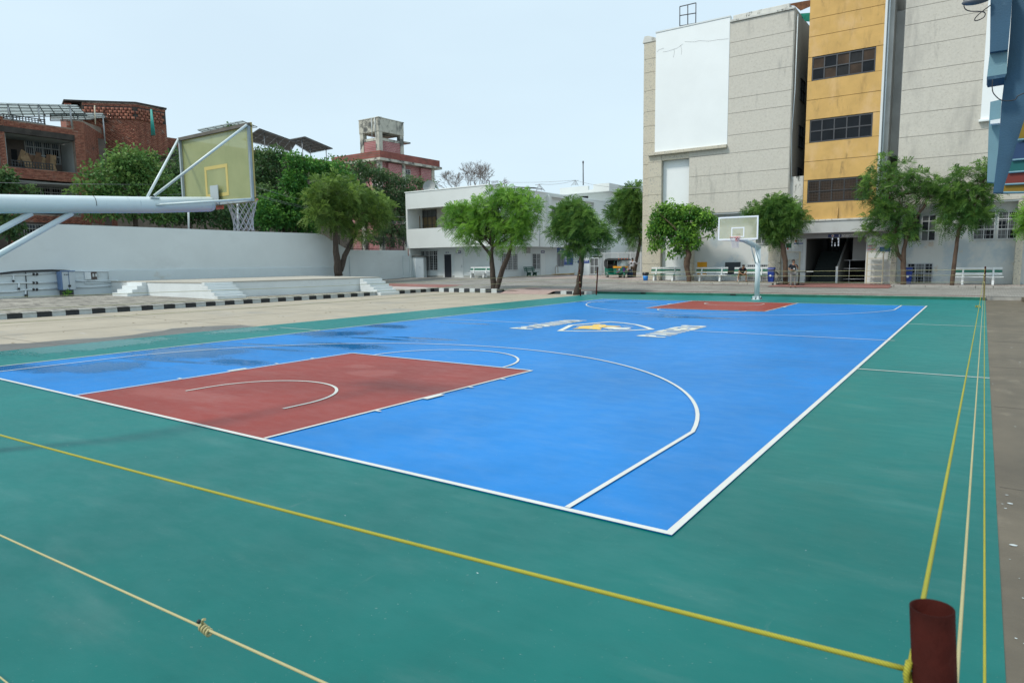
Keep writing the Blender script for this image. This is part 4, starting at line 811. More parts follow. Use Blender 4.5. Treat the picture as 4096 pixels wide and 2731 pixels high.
b.box(BX-.4,BX,pF0.y,pF1.y,0,ztopF); b.box(BX-.3,BX+.02,yP0,yP1,0,yv(BX,c1,20,190).z)
b.prism([(BX,pF1.y,0),(B2,pE.y,0),(B2-.3,pE.y,0),(BX-.4,pF1.y-.2,0)],(0,0,1)); 
b.prism([(BX,pF1.y,0),(B2,pE.y,0),(B2,pE.y,ztopE),(BX,pF1.y,ztopF)],(-.3,0,0))
yR = yv(B2,c2,785,452).y; zP2 = yv(B2,c1,960,308).z; zP2b = yv(B2,c1,960,378).z
b.box(B2-.3,B2,pE.y,yR,zP2b,zP2); b.box(B2-3,B2-1.2,pE.y,yR,0,zP2b+.1)
b.build('brick_backing', mortar, br)
b = MB(); b.box(BX-.32,BX+.06,yL,pF0.y-.002,zSo,zPar0-.002); b.box(B2-.3,B2+.08,pE.y,yR,zP2b-.35,zP2b-.002); b.build('concrete_band', sooty, br)
# rooms: back walls, slabs
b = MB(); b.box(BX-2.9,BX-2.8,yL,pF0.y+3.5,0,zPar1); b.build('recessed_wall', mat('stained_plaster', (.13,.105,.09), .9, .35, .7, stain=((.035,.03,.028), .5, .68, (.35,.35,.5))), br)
slabw = mat('grey_slab_paint', (.36,.38,.37), .8, .1)
b = MB(); b.box(BX-2.8,BX-.4,pF0.y+.1,pF0.y+.25,0,zSo); b.box(BX-2.8,BX-.3,yL,pF0.y,zSo,zSo+.12); b.box(BX-2.8,BX-.3,yL,pF0.y,zSo2,zSo2+.12); b.box(BX-2.8,BX-.3,yP1+.0,yP1+.15,zBal1-.5,zSo); b.box(BX-2.79,BX-.31,yL,pF0.y,zBal1-.1,zBal1); b.build('slab', slabw, br)
for (wy0,wy1,wz0,wz1) in ((yv(BX-2.8,c1,160,400).y,yv(BX-2.8,c1,392,400).y,yv(BX-2.8,c1,270,500).z,yv(BX-2.8,c1,270,352).z),
                          (yv(BX-2.8,c1,170,400).y,yv(BX-2.8,c1,440,400).y,yv(BX-2.8,c1,300,720).z,yv(BX-2.8,c1,300,638).z),
                          (yv(BX-2.8,c1,100,400).y,yv(BX-2.8,c1,420,400).y,yv(BX-2.8,c1,300,1000).z,yv(BX-2.8,c1,300,905).z)):
    window(br, PX(wy0,wy1,wz0,wz1,BX-2.75), 4, 3, mat('weathered_frame', (.34,.34,.33), .7, .1), [glass,mat('old_glass', (.05,.065,.08), .3, .4, 1),glass], fr=.08, bars=(17,3))
b = MB(); b.box(BX-2.79,BX-2.77,yv(BX-2.8,c1,70,400).y,yv(BX-2.8,c1,108,400).y,zBal1,yv(BX-2.8,c1,80,408).z); b.build('doorway', dark, br)
# railings
def rail(y0,y1,z0,z1,n,nm):
    b = MB(); b.box(BX-.08,BX-.02,y0,y1,z1-.06,z1); b.box(BX-.08,BX-.02,y0,y1,z0,z0+.05); b.box(BX-.07,BX-.03,y0,y1,(z0+z1)/2-.02,(z0+z1)/2+.02)
    r0 = b.build(nm, black, br)
    for i in range(n): yy = y0+(y1-y0)*(i+.5)/n; b = MB(); b.box(BX-.075,BX-.025,yy-.025,yy+.025,z0+.05,z1-.06); b.build('baluster', black, r0)
rail(yv(BX,c1,36,400).y, yv(BX,c1,318,400).y, zPar1+.02, yv(BX,c1,200,198).z, 14, 'roof_railing')
rail(yv(BX,c1,62,400).y, yv(BX,c1,345,400).y, zBal1+.02, yv(BX,c1,200,490).z, 15, 'balcony_railing')
rail(yL, yP0-.1, zBal1+.02, yv(BX,c1,200,490).z, 14, 'balcony_railing')
# stacked old furniture on the balcony
fu = thing('stacked_furniture', (BX-1,yv(BX-1,c1,230,530).y,zBal1), 'pile of old brown wooden chairs and boards on the brick balcony', 'furniture pile')
wd1 = mat('old_wood', (.12,.065,.035), .8, .3, 4); wd2 = mat('pale_old_wood', (.26,.17,.09), .8, .3, 4)
for i in range(11):
    yy = yv(BX-1,c1,155+i*20,500).y; b = MB(); b.cb((BX-1+random.uniform(-.4,.2),yy,zBal1+.5+random.uniform(0,.5)),(.05,random.uniform(.25,.6),random.uniform(.6,1.3)),0,random.uniform(-.5,.5)); b.build('board', random.choice([wd1,wd2]), fu)
# brick courses as geometry
L_all = []
L_all += [('part', x) for x in brick_face((BX+.001,pF0.y,yv(BX,c1,500,560).z), (0,1,0), ztopF-yv(BX,c1,500,560).z, pF1.y-pF0.y, out=(1,0,0))]
L_all += [('stuff', x) for x in brick_face((BX+.001,pF0.y,0.5), (0,1,0), yv(BX,c1,500,560).z-.5, pF1.y-pF0.y, out=(1,0,0))]
d_ = (pE-pF1); d_.z = 0; la = d_.length
nrm = Vector((-d_.y, d_.x, 0)).normalized(); nrm = nrm if nrm.dot(Vector((1,-.3,0))) > 0 else -nrm
L_all += [('stuff', x) for x in brick_face((BX+.001*nrm.x,pF1.y,zBal0-3), d_, ztopF-zBal0+3, la, out=nrm, skip=lambda a,z: z+zBal0-3 > ztopF+(ztopE-ztopF)*a/la-.05)]
yPar = yv(BX,c1,320,290).y
L_all += [('part2', x) for x in brick_face((BX+.001,yP1,zPar0), (0,1,0), zPar1-zPar0, pF0.y-yP1, out=(1,0,0))]
L_all += [('part2', x) for x in brick_face((BX+.001,yP1,zBal0), (0,1,0), zBal1-zBal0, pF0.y-yP1, out=(1,0,0))]
L_all += [('stuff', x) for x in brick_face((BX+.001,yL,zBal0), (0,1,0), zBal1-zBal0, yP0-yL, out=(1,0,0))]
L_all += [('stuff', x) for x in brick_face((BX+.001,yL,zPar0), (0,1,0), zPar1-zPar0, yP0-yL, out=(1,0,0))]
L_all += [('stuff', x) for x in brick_face((BX+.021,yP0,2), (0,1,0), yv(BX,c1,20,190).z-2, yP1-yP0, out=(1,0,0))]
L_all += [('stuff', x) for x in brick_face((BX+.001,yP1,zB30), (0,1,0), zB31-zB30, pF0.y-yP1, out=(1,0,0))]
L_all += [('stuff', x) for x in brick_face((B2+.001,pE.y,zP2b), (0,1,0), zP2-zP2b, yR-pE.y, out=(1,0,0))]
# rooftop brick block: pierced screen on top
B3 = -66.0
q0 = Vector(CAM)+ray(*c1(540,95))*56; zq = q0.z
q1, q2, qL = on(2, zq, *c1(892,106)), on(2, zq, *c1(1090,145)), on(2, zq, *c1(425,91))
qb = (Vector(CAM)+ray(*c1(800,335))*56).z-1
fl = lambda p, z: Vector((p.x,p.y,z)); back = Vector((-8,2.5,0))
b = MB(); b.prism([fl(p,qb) for p in (q0,q1,q2,q2+back,q0+back)],(0,0,zq-qb)); b.build('rooftop_block', mortar, br)
dl = (q0-qL); b = MB(); b.prism([fl(p,qb) for p in (qL, qL+dl*.38, qL+dl*.38+back*.2, q0+back*.2, q0+back*.6, qL+back*.6)],(0,0,zq-qb-.15)); b.build('rooftop_room', brickA, br)
b = MB(); b.prism([fl(p,zq) for p in (qL+Vector((.1,-.1,0)),q0+Vector((.1,0,0)),q1+Vector((.1,0,0)),q2+Vector((.1,.1,0)),q2+back,qL+back)],(0,0,.12)); b.build('roof_slab', sooty, br)
zs0, zs1 = (Vector(CAM)+ray(*c1(700,200))*56).z, (Vector(CAM)+ray(*c1(700,112))*56).z
scr = []; big = []
for pa, pb in ((q0,q1),(q1,q2)):
    d2 = pb-pa; d2.z = 0; n2_ = Vector((d2.y,-d2.x,0)).normalized()
    scr += brick_face(fl(pa,qb)+n2_*.002, d2, zq-qb, d2.length, out=n2_, skip=lambda a,z: zs0 < z+qb < zs1)
    o_ = fl(pa,zs0)+n2_*.004; e_ = o_+d2; b = MB(); b.prism([o_,e_,e_+Vector((0,0,zs1-zs0)),o_+Vector((0,0,zs1-zs0))], n2_*.004); b.build('screen_backing', sooty, br)
    for r_ in range(int((zs1-zs0)/.24)):
        for i in range(int(d2.length/.34)):
            a0_ = i*.34+(.17 if r_%2 else 0)
            if a0_+.24 <= d2.length: big.append((o_+d2.normalized()*a0_+n2_*.006+Vector((0,0,r_*.24)), d2.normalized()*.265, n2_*random.uniform(.04,.10), .225))
L_all += [('stuff', x) for x in scr+big]
def brick_vf(L_):
    V = np.zeros((len(L_)*8,3)); F = []
    base = np.array([(0,3,2,1),(4,5,6,7),(0,1,5,4),(1,2,6,5),(2,3,7,6),(3,0,4,7)])
    for i, (o, a, d, h) in enumerate(L_):
        hz_ = Vector((0,0,h))
        for k, p in enumerate((o, o+a, o+a+d, o+d, o+hz_, o+a+hz_, o+a+d+hz_, o+d+hz_)): V[i*8+k] = p
    F = (np.arange(len(L_))[:,None,None]*8+base[None]).reshape(-1,4); return V, F
parts_ = [x for k_, x in L_all if k_ in ('part','part2')]; random.shuffle(parts_)
own, rest = parts_[:295], parts_[295:]+[x for k_, x in L_all if k_ == 'stuff']
# own bricks: shared unit mesh scaled per brick
ub = MB(); ub.box(0,1,0,1,0,1); uo = {}
for m_ in (brickA, brickB):
    me = bpy.data.meshes.new('brick'); me.from_pydata(ub.v, [], ub.f); me.materials.append(m_); uo[m_.name] = me
off = Vector(WL[br.name])
for (o, a, d, h) in own:
    ob = bpy.data.objects.new('brick', uo[random.choice([brickA,brickB]).name]); COL.objects.link(ob); ob.parent = br
    M_ = Matrix((a, d, Vector((0,0,h)))).transposed().to_4x4(); M_.translation = o-off; ob.matrix_local = M_
for m_, sel in ((brickA, rest[0::2]), (brickB, rest[1::2])):
    V, F = brick_vf(sel); tag(fastmesh('brickwork', V, F, m_, br), kind='stuff')
tp = MB(); 
for k in range(4): tp.cyl(Vector(CAM)+ray(*c1(995+k*2,145))*56.5, Vector(CAM)+ray(*c1(1000+k*8,318))*56.5, .04, 5)
tag(tp.build('green_bamboo_poles', mat('teal_pole', (.02,.30,.26), .6, .1)), 'bundle of teal poles leaning on the rooftop brick wall', 'poles')
tp = MB(); tp.cyl(yv(BX-1,c1,625,120), yv(BX-1,c1,630,245), .05, 6); tag(tp.build('cream_pipe', mat('cream_pipe', (.55,.5,.38), .6, .1)), 'cream vent pipe on the brick building roof', 'pipe')
tp = MB(); tp.cyl(yv(B2+.1,c1,733,350), yv(B2+.1,c1,733,420), .09, 8); tag(tp.build('rain_pipe', alu), 'grey rain pipe on the corner of the brick building', 'pipe')
# far-right window of the brick building
window(br, PX(yv(B2-1.2,c1,1115,500).y,yv(B2-1.2,c1,1180,500).y,yv(B2-1.2,c1,1150,485).z,yv(B2-1.2,c1,1150,435).z,B2-1.15), 2, 1, MATS['weathered_frame'], MATS['old_glass'])
window(br, PX(yv(B2-1.2,c1,900,500).y,yv(B2-1.2,c1,955,500).y,yv(B2-1.2,c1,930,450).z,yv(B2-1.2,c1,930,410).z,B2-1.15), 2, 1, MATS['weathered_frame'], MATS['old_glass'])

# solar canopies: frame + panels
panm_w = mat('solar_panel_underside', (.36,.40,.41), .5, .06, 1)
_t = panm_w.node_tree; _tr = _t.nodes.new('ShaderNodeBsdfTranslucent'); _tr.inputs[0].default_value = (.80,.86,.86,1); _ms = _t.nodes.new('ShaderNodeMixShader'); _ms.inputs[0].default_value = .62
_t.links.new(_t.nodes['Principled BSDF'].outputs[0], _ms.inputs[1]); _t.links.new(_tr.outputs[0], _ms.inputs[2]); _t.links.new(_ms.outputs[0], _t.nodes['Material Output'].inputs[0])
panm_d = mat('dark_solar_panel', (.045,.058,.075), .5, .15, 1)
def solar(label, TL, TR, BL, BR, nx, ny, pm, legs, zleg):
    TL, TR, BL, BR = map(Vector, (TL, TR, BL, BR)); f = lambda u, v: (TL*(1-u)+TR*u)*(1-v)+(BL*(1-u)+BR*u)*v
    t_ = thing('solar_array', tuple(TL), label, 'solar panels', 'roof solar arrays'); n_ = (TR-TL).cross(BL-TL).normalized(); n_ = n_ if n_.dot(Vector(CAM)-TL) > 0 else -n_
    for i in range(nx):
        for j in range(ny):
            e = .02; b = MB(); b.prism([f((i+e)/nx,(j+e)/ny), f((i+1-e)/nx,(j+e)/ny), f((i+1-e)/nx,(j+1-e)/ny), f((i+e)/nx,(j+1-e)/ny)], n_*.04); b.build('solar_panel', pm, t_)
    b = MB(); fm_ = mat('galvanised_frame', (.20,.22,.23), .5, .1)
    for i in range(nx+1): b.cyl(f(i/nx,0)+n_*.08, f(i/nx,1)+n_*.08, .035, 4)
    for v in (.02,.25,.5,.75,.98): b.cyl(f(0,v)+n_*.12, f(1,v)+n_*.12, .035, 4)
    b.build('support_grid', fm_, t_)
    for (s_, q_) in legs: p = f(s_,q_); b = MB(); b.cyl(p, (p.x,p.y,zleg), .06, 6); b.build('leg', alu, t_)
def xp(X, c, x, y): return ox(X,*c(x,y))
solar('wide pale solar array over the roof terrace at far left', xp(-55,c1,-330,92), xp(-55,c1,510,115), xp(-59,c1,-330,195), xp(-59,c1,572,178), 12, 2, panm_w, [(.42,.05),(.42,.9),(.66,.05),(.66,.9),(.93,.05),(.93,.9)], zPar1)
solar('smaller pale solar array right of the terrace stair wall', xp(-58,c1,330,165), xp(-58,c1,680,170), xp(-61,c1,330,212), xp(-61,c1,722,216), 5, 2, panm_w, [(.5,.1),(.98,.1),(.97,.9)], zPar1-.5)
solar('pale solar array just above the near backboard', xp(-64,c1,1303,277), xp(-64,c1,1600,218), xp(-68,c1,1380,306), xp(-68,c1,1698,257), 6, 2, panm_w, [(.15,.5),(.5,.5),(.9,.5)], ox(-66,*c1(1500,345)).z-1)
solar('dark solar array right of the near backboard', xp(-68,c2,70,208), xp(-68,c2,345,308), xp(-75,c2,-60,290), xp(-75,c2,300,378), 6, 3, panm_d, [(.2,.2),(.55,.3),(.9,.3),(.75,.7)], ox(-70,*c2(200,385)).z)
solar('right hand dark solar array above the brick parapet', xp(-70,c2,405,268), xp(-70,c2,612,356), xp(-77,c2,285,290), xp(-77,c2,440,390), 6, 3, panm_d, [(.15,.4),(.55,.5),(.92,.2)], ox(-72,*c2(450,415)).z-.4)
# ------------------------------------------------------------------ PINK BUILDING
pinkt = brickmat('pink_tile_cladding', (.40,.15,.16), (.33,.11,.12), (.42,.30,.27), .5, .24, .03, 'yz', stain=[((.22,.09,.07), .6, .8, (.3,.3,.2))])
pinkt2 = brickmat('pink_tile_cladding_side', (.40,.15,.16), (.33,.11,.12), (.42,.30,.27), .5, .24, .03, 'xz', stain=[((.22,.09,.07), .6, .8, (.3,.3,.2))])
redb = brickmat('red_parapet_brick', (.30,.08,.06), (.24,.06,.05), (.2,.1,.08), .4, .16, .02, 'yz', stain=[((.12,.07,.05), .58, .75, (.5,.5,.9))])
dp = 96; pc_ = Vector(CAM)+ray(*c2(960,430))*dp; PX0, PY0 = pc_.x, pc_.y
pk = thing('pink_tiled_building', (PX0,PY0,5), 'pink tiled building with a stained water tank on a tower', 'building')
ztp, zbp = ox(PX0,*c2(960,372)).z, ox(PX0,*c2(960,425)).z; yE = ox(PX0,*c2(1400,480)).y; xW = oy(PY0,*c2(600,420)).x
b = MB(); b.box(xW,PX0,PY0,yE,zbp,ztp); b.build('parapet', redb, pk)
b = MB(); b.box(xW,PX0+.25,PY0-.25,yE+.25,zbp-.35,zbp-.003); b.build('cornice', tank, pk)
yE2 = ox(PX0-.7,*c2(1350,520)).y
b = MB(); b.box(xW,PX0-.8,PY0+.8,yE2,0,zbp-.36); b.build('wall', pinkt, pk)
b = MB(); b.box(xW,PX0-.85,PY0+.76,PY0+.8,0,zbp-.37); b.build('side_wall', pinkt2, pk)
for c_ in (960,1130,1345): yy = ox(PX0-.5,*c2(c_,520)).y; b = MB(); b.box(PX0-.85,PX0-.35,yy-.35,yy+.35,0,zbp-.36); b.build('column', tank, pk)
xx = oy(PY0+.7,*c2(835,520)).x; b = MB(); b.box(xx-.35,xx+.35,PY0+.3,PY0+.8,0,zbp-.36); b.build('column', tank, pk)
for x0_, x1_ in ((1015,1120),(1255,1335)): a = ox(PX0-.6,*c2(x0_,500)).y, ox(PX0-.6,*c2(x1_,500)).y; b = MB(); b.box(PX0-.8,PX0-.4,a[0],a[1],0,zbp-.5); b.build('projecting_bay', pinkt, pk)
q0, q1 = ox(PX0-.7,*c2(1143,605)), ox(PX0-.7,*c2(1183,515)); window(pk, PX(q0.y,q1.y,q0.z,q1.z,PX0-.72), 2, 2, MATS['weathered_frame'], glass, fr=.1, bars=(6,6))
q0, q1 = oy(PY0+.7,*c2(905,650)), oy(PY0+.7,*c2(945,590)); window(pk, PY(q0.x,q1.x,q0.z,q1.z,PY0+.7), 2, 2, MATS['weathered_frame'], glass, fr=.1)
# tower
TX, TY = PX0-.6, PY0+.5
f1 = lambda x, y: ox(TX,*c2(x,y)); f0 = lambda x, y: oy(TY,*c2(x,y))
tx0 = f0(815,300).x; ty1 = f1(1130,300).y; cX = TX; zR = ztp-.5
za = f1(1115,375).z if False else None
z_red1 = f0(900,303).z; z_w1 = f0(900,283).z; z_t0 = f0(900,240).z; z_t1 = f0(900,140).z
tcx = f0(955,300).x; TXc = TX
b = MB(); b.box(tx0+.4,TX-.05,TY+.05,ty1-.05,zR,z_red1); b.build('tower_wall', pinkt, pk)
b = MB(); b.box(tx0+.2,TX,TY,ty1,z_red1+.002,z_w1); b.build('tower_band', tank, pk)
for (x_, y_) in ((tx0+.3,TY+.3),(TX-.3,TY+.3),(TX-.3,ty1-.3),(tx0+.3,ty1-.3)): b = MB(); b.box(x_-.35,x_+.35,y_-.35,y_+.35,zR,z_t0+.01); b.build('tower_column', tank, pk)
b = MB(); b.box(tx0-.15,TX+.1,TY-.1,ty1+.1,z_t0,z_t1); b.build('water_tank', tank, pk, .05)
b = MB(); b.box(tx0-.15,TX+.15,TY-.15,ty1+.15,z_t1,z_t1+.12); b.build('tank_lid', tank, pk)
b = MB(); b.cyl((TX-1.6,TY+1.6,z_t1+.1),(TX-1.6,TY+1.6,z_t1+.55),.55,14); b.build('hatch', white, pk)
for k in (905,930): p_ = f0(k,200); b = MB(); b.cyl((p_.x,TY-.2,z_t1),(p_.x,TY-.2,z_w1),.05,5); b.build('pipe', whitem, pk)
b = MB(); b.box(TX-1.5,TX,ty1,ty1+1.6,z_red1+.3,z_red1+.5); b.build('side_ledge', tank, pk)

# ------------------------------------------------------------------ blue structure at the right
bluew = mat('weathered_blue_paint', (.026,.085,.145), .7, .12, 1.5, .3, 30, stain=[((.035,.05,.06), .67, .76, (2.5,2.5,.9)), ((.12,.21,.27), .6, .8, (1.5,1.5,1.5), 4)])
bluel = mat('pale_blue_paint', (.15,.28,.33), .7, .08, 1.5, .3, 30, stain=((.15,.2,.2), .68, .8, (2,2,1)))
cb_ = crop(3800,0,296/580)
bs = thing('blue_canopy', (4,16,4), 'weathered blue overhanging structure with coloured panels at the upper right', 'canopy')
def slab(name, pts, Y, th, m_, lab=None):
    q = [oy(Y,*cb_(*p)) for p in pts]; b = MB(); b.prism(q, (0,th,0)); return tag(b.build(name, m_, bs), lab)
slab('main_fin', [(497,-120),(900,-120),(900,1500),(415,1512),(338,1510),(352,1390),(378,1180),(392,1000),(405,800),(428,610),(443,580),(470,300)], 14.0, .35, bluew)
slab('upper_beam', [(320,-120),(496,-120),(480,100),(455,390),(312,410),(317,200)], 13.6, .75, bluew)
slab('beam_bracket', [(312,411),(454,391),(444,578),(290,604)], 13.75, .55, bluel)
slab('beam_lip', [(288,606),(290,603),(444,579),(438,588),(430,606),(296,628)], 13.55, .8, bluew)
slab('rear_fin', [(316,800),(404,780),(390,1010),(385,1180),(360,1380),(345,1432),(290,1425),(298,1180),(302,1030)], 17.5, .3, bluel)
slab('pale_lintel', [(316,945),(400,930),(398,965),(318,972)], 17.2, .25, whiteb)
zf_ = 13.9
for nm, pts, colr in (('yellow_panel', [(580,950),(640,935),(700,1075),(535,1088)], (.22,.14,.0)), ('blue_panel', [(525,1122),(700,1105),(700,1235),(487,1250)], (.01,.045,.12)),
    ('teal_panel', [(485,1268),(700,1245),(700,1332),(463,1344)], (.0,.10,.10)), ('red_panel', [(457,1362),(700,1340),(700,1432),(430,1442)], (.16,.02,.012)), ('ochre_panel', [(427,1452),(700,1438),(700,1503),(417,1506)], (.22,.13,.0))):
    q = [oy(zf_+.02,*cb_(*p)) for p in pts]; b = MB(); b.prism(q, (0,-.03,0)); b.build('coloured_panel', mat(nm, colr, .6, .1), bs)
for a_, b2 in (((530,1098),(700,1080)),((490,1256),(700,1238)),((460,1352),(700,1336)),((430,1447),(700,1434)),((418,1509),(700,1507))):
    b = MB(); b.cyl(oy(zf_-.04,*cb_(*a_)), oy(zf_-.04,*cb_(*b2)), .022, 5); b.build('panel_trim', bluel, bs)
for lb, pts, Y in (('black cable looping from the top of the blue canopy', [(110,-20),(112,60),(150,88),(235,92),(275,105),(262,140),(205,165),(195,150),(230,110),(322,40)], 13.5), ('thin black cable sagging under the blue canopy beam', [(333,625),(332,700),(350,745),(410,790),(505,785),(530,755),(580,732)], 13.4)):
    b = MB(); P4 = [oy(Y,*cb_(*p)) for p in pts]; P5 = []
    for i in range(len(P4)-1):
        p_1 = P4[max(0,i-1)]; p_2 = P4[i]; p_3 = P4[i+1]; p_4 = P4[min(len(P4)-1,i+2)]
        for t in np.linspace(0,1,6)[:-1]: P5.append(.5*((2*p_2)+(-p_1+p_3)*t+(2*p_1-5*p_2+4*p_3-p_4)*t*t+(-p_1+3*p_2-3*p_3+p_4)*t**3))
    P5.append(P4[-1]); b.tube(P5, .011, 6); tag(b.build('loose_cable', black), lb, 'cable')
b = MB(); p_ = oy(13.5,*cb_(205,8)); b.ball(p_, .22, 8, (1.2,.5,.35)); tag(b.build('round_lamp', mat('lamp_grey', (.12,.13,.14), .4, .2)), 'dark round lamp hanging at the top edge beside the blue canopy', 'lamp')

# ------------------------------------------------------------------ BASKETBALL HOOPS
polyc = bpy.data.materials.new('yellowed_acrylic'); polyc.use_nodes = True; pp = polyc.node_tree.nodes['Principled BSDF']
pp.inputs['Base Color'].default_value = (.42,.43,.19,1); pp.inputs['Roughness'].default_value = .35; pp.inputs['Alpha'].default_value = .74
nnz = polyc.node_tree.nodes.new('ShaderNodeTexNoise'); nnz.inputs['Scale'].default_value = 3; nnz.inputs['Detail'].default_value = 6
gg = polyc.node_tree.nodes.new('ShaderNodeNewGeometry'); polyc.node_tree.links.new(gg.outputs['Position'], nnz.inputs['Vector'])
rr_ = polyc.node_tree.nodes.new('ShaderNodeValToRGB'); rr_.color_ramp.elements[0].color = (.25,.29,.12,1); rr_.color_ramp.elements[1].color = (.43,.45,.22,1); polyc.node_tree.links.new(nnz.outputs[0], rr_.inputs[0]); polyc.node_tree.links.new(rr_.outputs[0], pp.inputs['Base Color'])
pale = polyc.copy(); pale.name = 'pale_acrylic'; _cr = [n for n in pale.node_tree.nodes if n.type == 'VALTORGB'][0].color_ramp; _cr.elements[0].color = (.52,.54,.36,1); _cr.elements[1].color = (.62,.63,.44,1); pale.node_tree.nodes['Principled BSDF'].inputs['Alpha'].default_value = .42
rimm = mat('orange_rim', (.62,.06,.015), .4, .1)
netm = mat('net_cord', (.60,.58,.60), .8, .15)
sqm = mat('yellowed_square_paint', (.50,.40,.13), .6, .08); edm = mat('yellowed_edge', (.46,.36,.12), .6, .15, 4)
def hoop(label, Y0, s_, near):
    t_ = thing('basketball_hoop', (-7.5,Y0-s_*2.3,0), label, 'basketball hoop')
    q = lambda x, y, z: (-7.5+x, Y0+s_*y, z)
    # pole and arm
    zt_ = 2.72
    b = MB()
    if near: b.tube([q(0,-2.3,0),q(0,-2.3,2.66)], .11, 24); b.build('pole', steelw, t_); b = MB(); b.tube([q(0,-2.42,2.715),q(0,-1.5,2.77),q(0,.22,2.862),q(0,1.06,2.925),q(0,1.10,2.928)], [.108,.108,.108,.106,.092], 28); b.build('arm', steelw, t_)
    else: b.tube([q(0,-2.3,0),q(0,-2.3,2.62)], .125, 24); b.build('pole', steelw, t_); b = MB(); b.tube([q(0,-2.38,2.60),q(0,-.9,2.80),q(0,.2,2.92),q(0,1.08,2.96)], [.13,.12,.10,.085], 20); b.build('arm', steelw, t_)
    b = MB(); b.cyl(q(0,-2.3,0),q(0,-2.3,.03),.27,8); b.build('base_plate', whitem, t_)
    for k in range(6):
        a = k*pi/3; b = MB(); b.cb(q(.19*cos(a),-2.3+.19*sin(a),.10),(.02,.12,.16),a); b.build('gusset', whitem, t_)
        b = MB(); b.cyl(q(.24*cos(a+.5),-2.3+.24*sin(a+.5),.03),q(.24*cos(a+.5),-2.3+.24*sin(a+.5),.10),.025,6); b.build('bolt', black, t_)
    br_ = ((-.07,-2.2,1.35,-.9,2.66),(.07,-2.2,1.35,-.9,2.66)) if not near else ((0,-2.25,1.72,-1.04,2.69),(0,-2.25,1.9,-.58,2.73))
    if near:
        for (a_, b2) in (((-30,600),(165,490)),((-60,560),(72,490))):
            p0, p1 = ox(-7.5,*a_), ox(-7.5,*b2); d_ = (p1-p0); p0 = p0-d_*.6; b = MB(); b.cyl(p0, p1, .033, 14); b.build('brace', steelw, t_)
    else:
        for x_ in (-.09,.09): b = MB(); b.cyl(q(x_,-2.2,1.85),q(x_,-1.30,2.68),.026,10); b.build('brace', steelw, t_)
    if near:
        for yy, r_, m3 in ((-.52,.1095,MATS['tree_bark']),(.22,.110,steelw)):
            zz = 2.862+(yy-.22)*.0535; P = [q(.109*cos(t), yy, zz+.109*sin(t)) for t in np.linspace(-.2,2*pi-.2,36)]
            if yy < 0: P = P[:9]
            b = MB(); b.tube(P, .0035, 5); b.build('weld_seam', m3, t_)
        for sx in (-1,1): b = MB(); b.cb(q(sx*.075,.23,2.955),(.05,.12,.012)); b.build('strut_lug', steelw, t_)
    # backboard
    x0, x1, z0, z1 = -.9, .9, 2.93, 3.97; yb = 1.2
    b = MB(); b.box(*[v for v in (q(x0+.02,0,0)[0], q(x1-.02,0,0)[0])], q(0,yb-.008,0)[1], q(0,yb+.008,0)[1], z0+.02, z1-.02); bo = b.build('backboard', polyc if near else pale, t_)
    fm = mat('grimy_frame', (.33,.38,.40), .6, .15, 4, stain=((.10,.085,.06), .52, .7, (3,3,3))) if near else whiteb; fw = .035 if near else .055
    for (a,b_,c_,d_) in ((x0,x1,z0-.01,z0+fw),(x0,x1,z1-fw,z1+.01),(x0,x0+fw,z0+fw,z1-fw),(x1-fw,x1,z0+fw,z1-fw)):
        m2 = MB(); m2.box(q(a,0,0)[0],q(b_,0,0)[0],q(0,yb-.045,0)[1],q(0,yb-.01,0)[1],c_,d_); m2.build('frame_bar', mat('grimy_top_bar', (.11,.10,.085), .8, .3, 5) if (near and c_ > 3.5 and b_-a > 1) else fm, t_)
        if near: m2 = MB(); m2.box(q(a-.008,0,0)[0],q(b_+.008,0,0)[0],q(0,yb-.0095,0)[1],q(0,yb+.012,0)[1],c_-.008,d_+.008); m2.build('frame_edge', edm, t_)
        else: m2 = MB(); m2.box(q(a,0,0)[0],q(b_,0,0)[0],q(0,yb-.0095,0)[1],q(0,yb+.012,0)[1],c_,d_); m2.build('border_paint', whiteb, t_)
    sm_ = sqm if near else whiteb
    for (a,b_,c_,d_) in ((-.295,.295,3.04,3.09),(-.295,.295,3.44,3.49),(-.295,-.245,3.09,3.44),(.245,.295,3.09,3.44)):
        m2 = MB(); e_ = .011; m2.box(q(a,0,0)[0],q(b_,0,0)[0],q(0,yb-e_,0)[1],q(0,yb+e_,0)[1],c_,d_); m2.build('target_square', sm_, t_)
    # struts
    ys = .22 if near else -.1
    for sx in (-1,1):
        m2 = MB(); m2.tube([q(sx*.09,ys,2.98),q(sx*.885,yb-.05,3.95)], .019, 6); m2.build('strut', steelw, t_)
        m2 = MB(); m2.tube([q(sx*.09,ys,2.86),q(sx*.885,yb-.05,2.95)], .017, 6); m2.build('strut', steelw, t_)
    m2 = MB(); m2.box(q(-.10,0,0)[0],q(.10,0,0)[0],q(0,yb-.06,0)[1],q(0,yb-.048,0)[1],2.92,3.20); m2.build('mount_plate', mat('grey_plate', (.36,.41,.43), .5, .1), t_)
    # rim, bracket, net
    rz = 3.03; rc = q(0,yb+.38,rz); rr = .23
    m2 = MB(); P = [(rc[0]+rr*cos(t), rc[1]+rr*sin(t), rz) for t in np.linspace(0,2*pi,33)]; m2.tube(P, .011, 8, False); ro = m2.build('rim', rimm, t_)
    m2 = MB(); m2.box(q(-.09,0,0)[0],q(.09,0,0)[0],q(0,yb+.012,0)[1],q(0,yb+.022,0)[1],2.86,3.05); m2.box(q(-.07,0,0)[0],q(.07,0,0)[0],q(0,yb+.022,0)[1],q(0,yb+.17,0)[1],rz-.02,rz+.012); m2.build('rim_bracket', rimm, t_)
